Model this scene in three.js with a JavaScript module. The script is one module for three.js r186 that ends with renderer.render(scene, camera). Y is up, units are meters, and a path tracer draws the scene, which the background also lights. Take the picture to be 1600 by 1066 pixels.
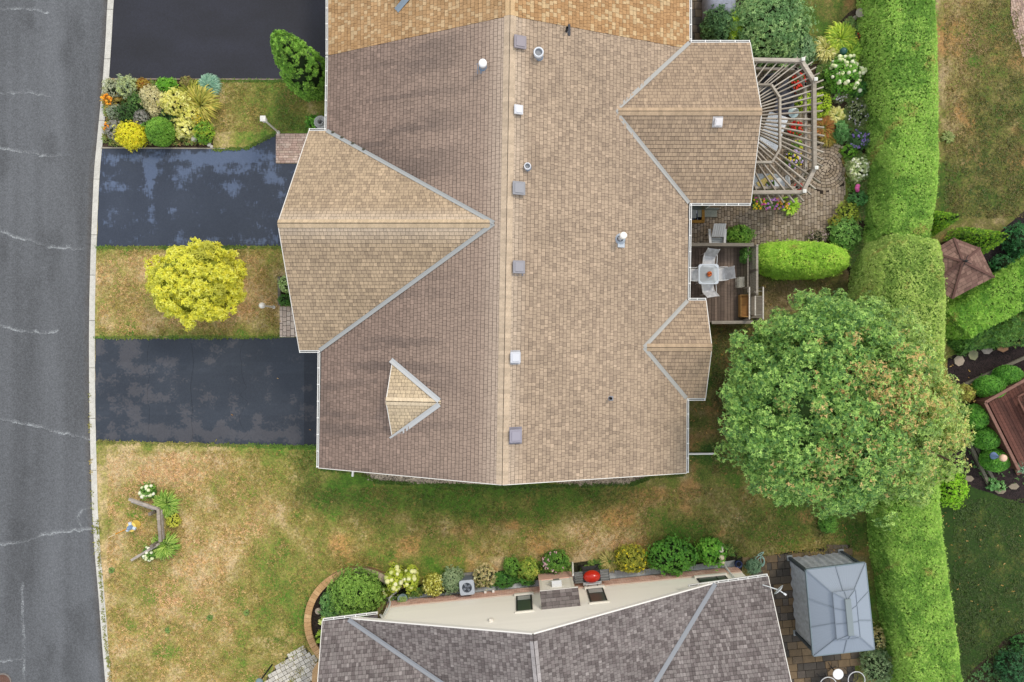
import * as THREE from 'three';
import { mergeGeometries } from 'three/addons/utils/BufferGeometryUtils.js';
import { RoundedBoxGeometry } from 'three/addons/geometries/RoundedBoxGeometry.js';

// ---------------------------------------------------------------- camera, sky, sun, exposure
const H = 30, F = 1080;                       // drone height in metres, focal length in pixels of a 1600 px wide frame
const scene = new THREE.Scene();
const camera = new THREE.PerspectiveCamera(2 * Math.atan(533 / F) * 180 / Math.PI, 1600 / 1066, 0.5, 1500);
camera.position.set(0, H, 0); camera.up.set(0, 0, -1); camera.lookAt(0, 0, 0);
const renderer = new THREE.WebGLRenderer({ antialias: true });
renderer.setSize(1024, 682);
renderer.toneMapping = THREE.LinearToneMapping;
renderer.toneMappingExposure = 1.12;
renderer.shadowMap.enabled = true;
{ // bright, thinly overcast sky, a little brighter towards the veiled sun in the east
  const w = 128, h = 64, d = new Float32Array(w * h * 4), sd = new THREE.Vector3(0.42, 0.75, -0.52).normalize();
  for (let j = 0; j < h; j++) for (let i = 0; i < w; i++) {
    const el = (j + .5) / h * Math.PI - Math.PI / 2, az = (i + .5) / w * 2 * Math.PI - Math.PI;
    const v = new THREE.Vector3(Math.cos(el) * Math.cos(az), Math.sin(el), Math.cos(el) * Math.sin(az));
    const t = Math.max(0, Math.sin(el)), glow = Math.pow(Math.max(0, v.dot(sd)), 6);
    const L = (0.92 - 0.04 * t) + 0.35 * glow;
    const k = (j * w + i) * 4; d[k] = L * .97; d[k + 1] = L * 1.0; d[k + 2] = L * 1.05; d[k + 3] = 1;
  }
  const sky = new THREE.DataTexture(d, w, h, THREE.RGBAFormat, THREE.FloatType);
  sky.mapping = THREE.EquirectangularReflectionMapping; sky.magFilter = THREE.LinearFilter; sky.needsUpdate = true;
  scene.background = sky; scene.environment = sky;
}
const sun = new THREE.DirectionalLight(0xfff1dd, 1.4);
sun.position.set(31, 55, -38); sun.target.position.set(0, 0, 0);
sun.castShadow = true; sun.shadow.radius = 20; sun.shadow.mapSize.set(4096, 4096);
Object.assign(sun.shadow.camera, { left: -34, right: 34, top: 34, bottom: -34, near: 5, far: 130 });
scene.add(sun, sun.target);

// ---------------------------------------------------------------- helpers
const V = (x, y, z) => new THREE.Vector3(x, y, z);
const P = (px, py, h = 0) => V((px - 800) * (H - h) / F, h, (py - 533) * (H - h) / F);   // survey point of the photograph at height h
const rng = (s) => () => { s |= 0; s = s + 0x6D2B79F5 | 0; let t = Math.imul(s ^ s >>> 15, 1 | s); t = t + Math.imul(t ^ t >>> 7, 61 | t) ^ t; return ((t ^ t >>> 14) >>> 0) / 4294967296; };
let R = rng(7);
const rr = (a, b) => a + (b - a) * R();
const pick = (a) => a[Math.floor(R() * a.length) % a.length];
const C = (s) => { const c = new THREE.Color(s); return [c.r, c.g, c.b]; };
const mul = (c, k) => [c[0] * k, c[1] * k, c[2] * k];
const mixc = (a, b, t) => [a[0] + (b[0] - a[0]) * t, a[1] + (b[1] - a[1]) * t, a[2] + (b[2] - a[2]) * t];
const jit = (c, k) => mul(c, 1 + (R() * 2 - 1) * k);
const clamp = (x, a = 0, b = 1) => Math.min(b, Math.max(a, x));
const sstep = (a, b, x) => { const t = clamp((x - a) / (b - a)); return t * t * (3 - 2 * t); };
// value noise
const NT = new Float32Array(65536); { const r = rng(99); for (let i = 0; i < 65536; i++) NT[i] = r(); }
function n2(x, y) {
  const xi = Math.floor(x), yi = Math.floor(y); let fx = x - xi, fy = y - yi; fx = fx * fx * (3 - 2 * fx); fy = fy * fy * (3 - 2 * fy);
  const a = NT[(xi & 255) | ((yi & 255) << 8)], b = NT[((xi + 1) & 255) | ((yi & 255) << 8)], c = NT[(xi & 255) | (((yi + 1) & 255) << 8)], d = NT[((xi + 1) & 255) | (((yi + 1) & 255) << 8)];
  return a + (b - a) * fx + (c - a) * fy + (a - b - c + d) * fx * fy;
}
const fbm = (x, y, o = 4) => { let s = 0, a = .5, t = 0; for (let i = 0; i < o; i++) { s += a * n2(x + i * 17.3, y + i * 31.7); t += a; x *= 2.03; y *= 2.03; a *= .5; } return s / t; };
const n3 = (x, y, z) => (n2(x + z * .71 + 5.2, y - z * .53) + n2(y + 11.7 + x * .3, z * .9 + 3.1)) / 2;

// names, things, parts
const used = new Map(), origin = new WeakMap();
const numbered = (n) => { const k = used.get(n) ?? 0; used.set(n, k + 1); return k ? n + '_' + String(k).padStart(3, '0') : n; };
function tag(o, label, category, group) { o.userData.label = label; o.userData.category = category; if (group) o.userData.group = group; return o; }
function thing(name, label, category, at = V(0, 0, 0), group) {
  const o = new THREE.Group(); o.name = numbered(name); o.position.copy(at); origin.set(o, at.clone()); scene.add(o);
  return tag(o, label, category, group);
}
function struct(name, at = V(0, 0, 0)) { const o = new THREE.Group(); o.name = numbered(name); o.userData.kind = 'structure'; o.position.copy(at); origin.set(o, at.clone()); scene.add(o); return o; }
const stuff = (m) => { m.userData.kind = 'stuff'; return m; };
const structure = (m) => { m.userData.kind = 'structure'; return m; };
const _m = new THREE.Matrix4(), _q = new THREE.Quaternion(), _e = new THREE.Euler(), _v = V(0, 0, 0);
class G {                                     // collects world-space faces with colours, builds ONE mesh
  constructor() { this.p = []; this.n = []; this.c = []; this.u = []; }
  vert(v, n, c) {
    this.p.push(v.x, v.y, v.z); this.n.push(n.x, n.y, n.z); this.c.push(c[0], c[1], c[2]);
    const ax = Math.abs(n.x), ay = Math.abs(n.y), az = Math.abs(n.z);
    if (ay >= ax && ay >= az) this.u.push(v.x, v.z); else if (ax > az) this.u.push(v.z, v.y); else this.u.push(v.x, v.y);
  }
  tri(a, b, c, col) {
    const n = b.clone().sub(a).cross(c.clone().sub(a)); if (n.lengthSq() < 1e-14) return this; n.normalize();
    this.vert(a, n, col); this.vert(b, n, col); this.vert(c, n, col); return this;
  }
  quad(a, b, c, d, col) { return this.tri(a, b, c, col).tri(a, c, d, col); }
  add(geo, m, col) {                          // any geometry, placed by matrix m
    const g = geo.index ? geo.toNonIndexed() : geo.clone(); if (m) g.applyMatrix4(m);
    const p = g.attributes.position, n = g.attributes.normal;
    for (let i = 0; i < p.count; i++) this.vert(V(p.getX(i), p.getY(i), p.getZ(i)), V(n.getX(i), n.getY(i), n.getZ(i)), col);
    return this;
  }
  box(c, s, col, ry = 0, rx = 0, rz = 0, bevel = 0) {
    const g = bevel ? new RoundedBoxGeometry(s.x, s.y, s.z, 2, bevel) : new THREE.BoxGeometry(s.x, s.y, s.z);
    return this.add(g, new THREE.Matrix4().compose(c, _q.setFromEuler(_e.set(rx, ry, rz, 'YXZ')), V(1, 1, 1)), col);
  }
  bar(a, b, w, h, col) {                      // straight bar of section w x h from a to b, h upright
    const d = b.clone().sub(a), L = d.length(); d.normalize();
    const side = V(0, 1, 0).cross(d); if (side.lengthSq() < 1e-6) side.set(1, 0, 0); side.normalize(); const up = d.clone().cross(side);
    return this.add(new THREE.BoxGeometry(w, h, L), new THREE.Matrix4().makeBasis(side, up, d).setPosition(a.clone().add(b).multiplyScalar(.5)), col);
  }
  rod(a, b, r0, r1, col, seg = 8) {
    const d = b.clone().sub(a), L = d.length();
    const g = new THREE.CylinderGeometry(r1, r0, L, seg);
    return this.add(g, new THREE.Matrix4().compose(a.clone().add(b).multiplyScalar(.5), new THREE.Quaternion().setFromUnitVectors(V(0, 1, 0), d.normalize()), V(1, 1, 1)), col);
  }
  tube(pts, r, col, seg = 24, rad = 6) { return this.add(new THREE.TubeGeometry(new THREE.CatmullRomCurve3(pts), seg, r, rad), null, col); }
  lathe(pts, at, col, seg = 16) { return this.add(new THREE.LatheGeometry(pts.map(([x, y]) => new THREE.Vector2(x, y)), seg), new THREE.Matrix4().setPosition(at), col); }
  flat(poly, y, col) {                        // horizontal polygon (world x,z points), facing up
    const pts = poly.map((p) => new THREE.Vector2(p.x, p.z)); const t = THREE.ShapeUtils.triangulateShape(pts, []);
    for (const f of t) { const [a, b, c] = f.map((i) => V(pts[i].x, y, pts[i].y)); const n = b.clone().sub(a).cross(c.clone().sub(a)); n.y > 0 ? this.tri(a, b, c, col) : this.tri(a, c, b, col); }
    return this;
  }
  slab(poly, y0, y1, col) {                   // polygon with thickness
    this.flat(poly, y1, col); let area = 0; for (let i = 0; i < poly.length; i++) { const a = poly[i], b = poly[(i + 1) % poly.length]; area += a.x * b.z - b.x * a.z; }
    for (let i = 0; i < poly.length; i++) { let a = poly[i], b = poly[(i + 1) % poly.length]; if (area > 0) [a, b] = [b, a]; this.quad(V(a.x, y0, a.z), V(b.x, y0, b.z), V(b.x, y1, b.z), V(a.x, y1, a.z), col); }
    return this;
  }
  get empty() { return !this.p.length; }
  build(name, mat, parent) {
    const g = new THREE.BufferGeometry(), o = parent && origin.get(parent), p = new Float32Array(this.p);
    if (o) for (let i = 0; i < p.length; i += 3) { p[i] -= o.x; p[i + 1] -= o.y; p[i + 2] -= o.z; }
    g.setAttribute('position', new THREE.BufferAttribute(p, 3)); g.setAttribute('normal', new THREE.BufferAttribute(new Float32Array(this.n), 3));
    g.setAttribute('color', new THREE.BufferAttribute(new Float32Array(this.c), 3)); g.setAttribute('uv', new THREE.BufferAttribute(new Float32Array(this.u), 2));
    const m = new THREE.Mesh(g, mat); m.name = parent && parent !== scene ? name : numbered(name); m.castShadow = m.receiveShadow = true;
    if (o) origin.set(m, o); (parent ?? scene).add(m); return m;
  }
}
// ---------------------------------------------------------------- textures and materials
function tex(w, h, fn, { srgb = false, repeat = 1 } = {}) {
  const d = new Uint8Array(w * h * 4);
  for (let j = 0; j < h; j++) for (let i = 0; i < w; i++) { const c = fn(i, j), k = (j * w + i) * 4; if (Array.isArray(c)) { d[k] = clamp(c[0], 0, 255); d[k + 1] = clamp(c[1], 0, 255); d[k + 2] = clamp(c[2], 0, 255); } else d[k] = d[k + 1] = d[k + 2] = clamp(c, 0, 255); d[k + 3] = 255; }
  const t = new THREE.DataTexture(d, w, h); t.wrapS = t.wrapT = THREE.RepeatWrapping; t.magFilter = THREE.LinearFilter; t.minFilter = THREE.LinearMipmapLinearFilter; t.generateMipmaps = true;
  if (srgb) t.colorSpace = THREE.SRGBColorSpace; t.repeat.set(repeat, repeat); t.needsUpdate = true; return t;
}
const wrapf = (i, n, per, o = 3) => { let s = 0, a = .5, tt = 0, p = per; for (let k = 0; k < o; k++) { s += a; tt += 0; p *= 2; a *= .5; } return s; };
function tileNoise(n, cells, seed, oct = 3) {   // tileable value noise n x n
  const out = new Float32Array(n * n); let amp = 1, tot = 0;
  for (let o = 0; o < oct; o++) {
    const c = cells << o, r = rng(seed + o * 13), g = new Float32Array(c * c); for (let i = 0; i < c * c; i++) g[i] = r();
    for (let j = 0; j < n; j++) for (let i = 0; i < n; i++) {
      const x = i / n * c, y = j / n * c, xi = x | 0, yi = y | 0; let fx = x - xi, fy = y - yi; fx = fx * fx * (3 - 2 * fx); fy = fy * fy * (3 - 2 * fy);
      const X1 = (xi + 1) % c, Y1 = (yi + 1) % c, a = g[yi * c + xi], b = g[yi * c + X1], d = g[Y1 * c + xi], e = g[Y1 * c + X1];
      out[j * n + i] += amp * (a + (b - a) * fx + (d - a) * fy + (a - b - d + e) * fx * fy);
    } tot += amp; amp *= .55;
  }
  for (let i = 0; i < out.length; i++) out[i] /= tot; return out;
}
const nA = tileNoise(512, 64, 1, 3), nB = tileNoise(512, 8, 2, 5), nC = tileNoise(512, 16, 3, 4);
const tGrain = tex(512, 512, (i, j) => { const k = j * 512 + i; return 200 + (nA[k] - .5) * 120 + (nB[k] - .5) * 60; });          // mottled grain
const tSoft = tex(512, 512, (i, j) => { const k = j * 512 + i; return 200 + (nB[k] - .5) * 110 + (nA[k] - .5) * 50; });
const tWood = tex(512, 512, (i, j) => { const y = (j * 3) % 512, k = (y | 0) * 512 + ((i / 10) | 0) % 512; return 195 + (nA[(j * 512 + ((i / 12) | 0))] - .5) * 130 + (nB[j * 512 + i] - .5) * 60; });
const tMulch = tex(512, 512, (i, j) => { const k = j * 512 + i; return 120 + (nA[k] - .5) * 330 + (nC[k] - .5) * 160; });
const M = (o = {}) => { const m = new THREE.MeshStandardMaterial({ vertexColors: true, roughness: .85, ...o }); m.side = THREE.DoubleSide; return m; };
const rep = (t, r) => { const c = t.clone(); c.repeat.set(r, r); c.needsUpdate = true; return c; };
const mats = {
  plain: M({ roughness: .75 }), matte: M({ roughness: .95, map: rep(tSoft, .5) }), metal: M({ roughness: .4, metalness: .55 }), white: M({ roughness: .45 }),
  shingle: M({ roughness: .96, map: rep(tGrain, 1.3), bumpMap: rep(tGrain, 1.3), bumpScale: .002 }), wood: M({ roughness: .9, map: rep(tWood, .8), bumpMap: rep(tWood, .8), bumpScale: .002 }),
  stone: M({ roughness: .93, map: rep(tGrain, .9), bumpMap: rep(tGrain, .9), bumpScale: .003 }), mulch: M({ roughness: 1, map: rep(tMulch, .7), bumpMap: rep(tMulch, .7), bumpScale: .02 }),
  gravel: M({ roughness: 1, map: rep(tMulch, .6), bumpMap: rep(tMulch, .6), bumpScale: .015 }),
  brick: M({ roughness: .95 }), dark: M({ roughness: 1 }), fabric: M({ roughness: .95, map: rep(tSoft, 1.2) }), gloss: M({ roughness: .22 }),
  steel: M({ roughness: .72, metalness: .1 }), paint: M({ roughness: .3 }),
};
const leafMat = new THREE.MeshPhysicalMaterial({ color: 0xffffff, roughness: .75, transmission: .3, thickness: 0, side: THREE.DoubleSide });
const bladeMat = leafMat;
const petalMat = new THREE.MeshStandardMaterial({ color: 0xffffff, roughness: .9 });
const glassMat = new THREE.MeshPhysicalMaterial({ color: 0xeaf2f5, roughness: .05, transmission: 1, thickness: 0, side: THREE.DoubleSide });
const paneMat = new THREE.MeshStandardMaterial({ color: new THREE.Color(.05, .075, .06), roughness: .28, metalness: 0 });
// ---------------------------------------------------------------- ground, road, drives
{ const m = new THREE.Mesh(new THREE.CircleGeometry(700, 64).rotateX(-Math.PI / 2), new THREE.MeshStandardMaterial({ color: new THREE.Color(.11, .13, .045), roughness: 1 }));
  m.position.y = -.16; m.name = 'ground'; structure(m); m.receiveShadow = true; scene.add(m); }
// kerb line: [py, left px, right px]
const KERB = [[-60, 176, 186], [0, 168, 177.5], [66, 165, 174], [133, 160, 169.5], [200, 153.5, 162.5], [266, 147, 156], [333, 144, 152.5], [400, 141.5, 150], [466, 139.8, 148.6], [532, 139, 148], [600, 139.3, 148.4], [655, 140, 149], [730, 142, 151], [798, 144, 152.8], [865, 148, 157], [932, 154, 163.2], [1000, 159, 168.5], [1066, 164.5, 174], [1120, 169, 178.5]];
const kerbAt = (py, side) => { let i = 0; while (i < KERB.length - 2 && KERB[i + 1][0] < py) i++; const a = KERB[i], b = KERB[i + 1], t = (py - a[0]) / (b[0] - a[0]); return a[side] + (b[side] - a[side]) * t; };
let turfColor;
// lawn: sheet with a colour map of dry and green turf, some shade painted in
{
  // [px, py, rx, ry, dryness, weight, darkness (deeper turf tone and painted-in shade)]
  const B = [
    [290, 455, 150, 60, .8, 1.2, 0], [250, 388, 200, 9, .35, 1.2, 0], [290, 526, 190, 10, .4, 1, 0], [425, 430, 26, 40, .5, .9, .1], [425, 500, 25, 25, .45, .9, 0],
    [300, 800, 150, 110, .76, 1.2, 0], [300, 1000, 160, 110, .74, 1.2, 0], [180, 900, 40, 200, .8, .8, 0], [330, 700, 200, 8, .3, 1.2, 0], [455, 730, 60, 28, .22, 1.5, 0], [410, 780, 60, 40, .7, .8, 0],
    [250, 820, 40, 45, .45, .9, 0], [445, 960, 34, 70, .22, 1.6, 0], [490, 900, 40, 30, .3, 1, 0], [400, 880, 60, 40, .72, .7, 0], [400, 1020, 26, 40, .45, .9, 0], [220, 1000, 40, 60, .75, .6, 0],
    [640, 775, 160, 24, .2, 1.5, .1], [560, 815, 60, 28, .55, 1, 0], [640, 860, 80, 35, .4, 1.0, 0], [720, 840, 90, 26, .72, 1.3, .05], [870, 850, 90, 30, .7, 1.1, .08], [850, 790, 120, 22, .35, 1.1, .15], [960, 830, 60, 30, .62, 1, .05], [900, 762, 120, 14, .14, 1.6, .25],  // last spot also paints in the shade along the house
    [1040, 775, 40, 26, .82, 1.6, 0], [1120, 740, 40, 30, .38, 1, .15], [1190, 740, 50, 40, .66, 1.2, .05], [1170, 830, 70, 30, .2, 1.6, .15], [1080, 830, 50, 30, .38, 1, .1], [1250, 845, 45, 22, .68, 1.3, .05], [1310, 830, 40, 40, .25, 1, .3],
    [1115, 580, 40, 120, .42, 1.8, .42], [1110, 690, 40, 40, .3, 1.1, .4], [1260, 450, 90, 25, .5, 1.8, .4],  // darkness partly paints the shade of house, tree and oval hedge
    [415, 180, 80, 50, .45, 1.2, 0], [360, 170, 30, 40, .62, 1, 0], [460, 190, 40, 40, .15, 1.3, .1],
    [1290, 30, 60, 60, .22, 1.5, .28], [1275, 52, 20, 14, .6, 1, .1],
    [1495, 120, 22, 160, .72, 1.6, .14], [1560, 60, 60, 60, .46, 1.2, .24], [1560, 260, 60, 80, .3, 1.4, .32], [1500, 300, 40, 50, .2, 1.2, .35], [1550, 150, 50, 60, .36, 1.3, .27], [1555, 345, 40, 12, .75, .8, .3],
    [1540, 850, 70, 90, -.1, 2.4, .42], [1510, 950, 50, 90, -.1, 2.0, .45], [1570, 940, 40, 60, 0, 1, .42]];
  const gw = 300, gh = 200, gd = new Float32Array(gw * gh), gk = new Float32Array(gw * gh);
  const X0 = -25, Z0 = -17, XS = 50, ZS = 34;
  for (let j = 0; j < gh; j++) for (let i = 0; i < gw; i++) {
    const x = X0 + (i + .5) / gw * XS, z = Z0 + (j + .5) / gh * ZS, px = 800 + x * 36, py = 533 + z * 36; let s = .04 * .5, w = .04, k = .04 * .15;
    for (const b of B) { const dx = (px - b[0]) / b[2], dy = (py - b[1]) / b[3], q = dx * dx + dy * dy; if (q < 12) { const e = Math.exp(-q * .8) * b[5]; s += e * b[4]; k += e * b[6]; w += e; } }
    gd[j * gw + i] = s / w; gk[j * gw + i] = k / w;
  }
  const bil = (g, u, v) => { const x = clamp(u * gw - .5, 0, gw - 1.001), y = clamp(v * gh - .5, 0, gh - 1.001), xi = x | 0, yi = y | 0, fx = x - xi, fy = y - yi, o = yi * gw + xi; return (g[o] * (1 - fx) + g[o + 1] * fx) * (1 - fy) + (g[o + gw] * (1 - fx) + g[o + gw + 1] * fx) * fy; };
  const W = 2048, Hh = 1392, r = rng(5);
  const green = [82, 120, 36], mid = [136, 132, 66], dry = [190, 167, 127], rust = [186, 140, 86], deep = [50, 88, 18];
  const map = tex(W, Hh, (i, j) => {
    const u = (i + .5) / W, v = (j + .5) / Hh, x = X0 + u * XS, z = Z0 + v * ZS;
    let d = bil(gd, u, v) + (fbm(x * .6 + 3, z * .6, 3) - .5) * 1.05 + (fbm(x * 1.7, z * 1.7 + 9, 4) - .5) * 1.0 + (n2(x * 14, z * 14) - .5) * .26 + (r() - .5) * .3;
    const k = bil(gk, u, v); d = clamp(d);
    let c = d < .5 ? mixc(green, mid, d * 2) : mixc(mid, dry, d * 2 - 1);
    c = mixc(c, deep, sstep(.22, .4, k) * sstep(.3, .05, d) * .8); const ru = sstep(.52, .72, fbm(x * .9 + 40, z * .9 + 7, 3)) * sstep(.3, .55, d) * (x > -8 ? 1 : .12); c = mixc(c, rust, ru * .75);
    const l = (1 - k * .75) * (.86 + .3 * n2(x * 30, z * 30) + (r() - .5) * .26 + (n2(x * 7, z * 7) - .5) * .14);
    return [c[0] * l, c[1] * l, c[2] * l];
  }, { srgb: true });
  map.wrapS = map.wrapT = THREE.ClampToEdgeWrapping;
  const mat = new THREE.MeshStandardMaterial({ map, roughness: 1, bumpMap: map, bumpScale: .03 });
  const poly = []; for (const k of KERB) poly.push(P(k[2] - 1, k[0])); poly.push(V(25, 0, 17), V(25, 0, -17)); poly[0].z = -17; poly[KERB.length - 1].z = 17;
  const g = new G().flat(poly, 0, [1, 1, 1]); for (let i = 0; i < g.p.length / 3; i++) { g.u[i * 2] = (g.p[i * 3] - X0) / XS; g.u[i * 2 + 1] = (g.p[i * 3 + 2] - Z0) / ZS; }
  structure(g.build('lawn', mat));
  // short grass blades standing in the turf, coloured like the turf they stand in
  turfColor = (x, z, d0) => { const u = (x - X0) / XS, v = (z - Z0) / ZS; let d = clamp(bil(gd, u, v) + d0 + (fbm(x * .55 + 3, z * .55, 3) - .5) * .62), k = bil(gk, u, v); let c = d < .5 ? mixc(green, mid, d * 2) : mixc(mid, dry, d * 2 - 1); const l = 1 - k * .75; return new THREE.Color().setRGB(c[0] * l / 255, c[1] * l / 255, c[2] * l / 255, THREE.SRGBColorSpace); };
}
// road with sealed cracks
{
  const W = 512, Hh = 2048, X0 = -25, XS = 8, Z0 = -17, ZS = 34, cv = document.createElement('canvas'); cv.width = W; cv.height = Hh; const x = cv.getContext('2d');
  const r = rng(21); const img = x.createImageData(W, Hh);
  for (let j = 0; j < Hh; j++) for (let i = 0; i < W; i++) {
    const wx = X0 + i / W * XS, wz = Z0 + j / Hh * ZS; let v = 95 + (fbm(wx * .5, wz * .12, 3) - .5) * 26 + (n2(wx * 3.2, wz * .2) - .5) * 10 + (n2(wx * 26, wz * 26) - .5) * 20 + (r() - .5) * 22 - sstep(.55, .8, fbm(wx * .9 + 8, wz * .5, 3)) * 10;
    const k = (j * W + i) * 4; const kd = 800 + wx * 36 - kerbAt(533 + wz * 36, 1), gut = sstep(-14, -2, kd) * (.5 + .8 * n2(wx * 9, wz * 5)), trk = Math.exp(-(((wx + 22.2 + .004 * wz * wz) / .5) ** 2)) + Math.exp(-(((wx + 19.9) / .5) ** 2)); v += trk * 5 - gut * 14; img.data[k] = v * .97 + gut * 8; img.data[k + 1] = v * 1.0 + gut * 4; img.data[k + 2] = v * 1.045; img.data[k + 3] = 255;
  }
  x.putImageData(img, 0, 0);
  const at = (px, py) => { const p = P(px, py); return [(p.x - X0) / XS * W, (p.z - Z0) / ZS * Hh]; };
  const crack = (pts, pale = 1) => {
    for (let s = 0; s < pts.length - 1; s++) {
      const [ax, ay] = at(...pts[s]), [bx, by] = at(...pts[s + 1]), L = Math.hypot(bx - ax, by - ay), n = Math.max(2, L / 1.2 | 0);
      for (let i = 0; i < n; i++) {
        const t = i / n, q = s * 50 + i * .09, ox = ax + (bx - ax) * t + (n2(q, 3) - .5) * 6, oy = ay + (by - ay) * t + (n2(q, 9) - .5) * 7;
        const on = .5 + .5 * sstep(.3, .65, n2(q * .35, 20 + pts[0][1]));
        x.fillStyle = 'rgba(50,52,56,.5)'; x.fillRect(ox, oy, 1.3, 1.3);
        if (on > 0) for (let k = 0; k < 7 * on * pale; k++) { x.fillStyle = `rgba(196,203,206,${(.06 + r() * .2) * on})`; x.fillRect(ox + (r() - .5) * 6, oy - r() * r() * 10 - .5, 1.2 + r() * 1.6, 1 + r() * 1.2); }
      }
    }
  };
  crack([[-20, 15], [30, 12], [75, 21]]); crack([[-20, 146], [20, 145], [75, 149]]); crack([[-20, 228], [30, 237], [60, 243], [95, 245]]); crack([[-20, 352], [20, 371], [75, 386], [130, 392]]);
  crack([[-20, 505], [30, 518], [60, 522], [90, 519]]); crack([[-20, 652], [40, 664], [75, 674], [138, 688]]); crack([[-20, 855], [40, 847], [85, 834], [144, 829]]); crack([[125, 800], [120, 815], [126, 832]]); crack([[140, 796], [128, 800]]);
  crack([[33, 915], [32, 960], [36, 1000], [34, 1035], [34, 1070]], .6); crack([[-20, 1037], [15, 1034], [34, 1032]], .8);
  const map = new THREE.CanvasTexture(cv); map.flipY = false; map.colorSpace = THREE.SRGBColorSpace; map.wrapS = map.wrapT = THREE.ClampToEdgeWrapping;
  const poly = KERB.map((k) => P(k[1] + 1, k[0])); poly[0].z = -17; poly[poly.length - 1].z = 17; poly.push(V(-25, 0, 17), V(-25, 0, -17));
  const g = new G().flat(poly, -.07, [1, 1, 1]); for (let i = 0; i < g.p.length / 3; i++) { g.u[i * 2] = (g.p[i * 3] - X0) / XS; g.u[i * 2 + 1] = (g.p[i * 3 + 2] - Z0) / ZS; }
  structure(g.build('road', new THREE.MeshStandardMaterial({ map, roughness: .95, bumpMap: map, bumpScale: .006 })));
  // iron cover in the corner
  const t = thing('manhole_cover', 'round rusty brown manhole cover in the road', 'manhole cover', P(4, 1066, -.07)); const c = P(4, 1066, -.07);
  new G().add(new THREE.TorusGeometry(.36, .03, 8, 32).rotateX(Math.PI / 2), new THREE.Matrix4().setPosition(c.x, -.062, c.z), C('#8a8480')).build('rim', mats.stone, t);
  const l = new G(); l.add(new THREE.CylinderGeometry(.34, .34, .02, 32), new THREE.Matrix4().setPosition(c.x, -.062, c.z), C('#6f5348')); for (let i = -3; i <= 3; i++) l.box(V(c.x + i * .085, -.048, c.z), V(.03, .012, .5), C('#7d6156')); l.build('lid', mats.stone, t);
}
{ // kerb of cast stones
  const k = struct('kerb'); const cuts = []; const marks = [-60, 15, 92, 188, 280, 367, 430, 501, 575, 654, 735, 815, 885, 956, 1030, 1110];
  for (let i = 0; i < marks.length - 1; i++) {
    const pts = []; const n = 4; for (let s = 0; s <= n; s++) { const py = marks[i] + .35 + (marks[i + 1] - marks[i] - .7) * s / n; pts.push([py, kerbAt(py, 1), kerbAt(py, 2)]); }
    const poly = [...pts.map((q) => P(q[1], q[0])), ...pts.reverse().map((q) => P(q[2], q[0]))];
    new G().slab(poly, -.12, .012 + R() * .006, jit(C('#dad8d0'), .05)).build('kerb_stone', mats.stone, k);
  }
}
function drive(name, poly, y, paint, W, Hh) {
  const w = poly.map(([a, b]) => P(a, b)), g = new G().flat(w, y, [1, 1, 1]);
  const xs = w.map((p) => p.x), zs = w.map((p) => p.z), x0 = Math.min(...xs), x1 = Math.max(...xs), z0 = Math.min(...zs), z1 = Math.max(...zs);
  for (let i = 0; i < g.p.length / 3; i++) { g.u[i * 2] = (g.p[i * 3] - x0) / (x1 - x0); g.u[i * 2 + 1] = (g.p[i * 3 + 2] - z0) / (z1 - z0); }
  const map = tex(W, Hh, (i, j) => paint(x0 + (i + .5) / W * (x1 - x0), z0 + (j + .5) / Hh * (z1 - z0)), { srgb: true }); map.wrapS = map.wrapT = THREE.ClampToEdgeWrapping;
  structure(g.build(name, new THREE.MeshStandardMaterial({ map, roughness: .72, bumpMap: map, bumpScale: .004 })));
}
const wobble = (pts, amp, step = 14) => { const o = []; for (let i = 0; i < pts.length; i++) { const a = pts[i], b = pts[(i + 1) % pts.length], L = Math.hypot(b[0] - a[0], b[1] - a[1]), n = Math.max(1, L / step | 0); for (let k = 0; k < n; k++) o.push([a[0] + (b[0] - a[0]) * k / n + rr(-amp, amp), a[1] + (b[1] - a[1]) * k / n + rr(-amp, amp)]); } return o; };
const rD = rng(77);
drive('driveway', wobble([[176, -45], [560, -45], [560, 123.5], [168, 122.5]], .5), .004, (x, z) => { const v = 35 + (fbm(x * .5, z * 1.1, 3) - .5) * 16 + (n2(x * 24, z * 24) - .5) * 6 + (rD() - .5) * 8; return [v * .95, v * 1.0, v * 1.3]; }, 512, 256);
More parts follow.
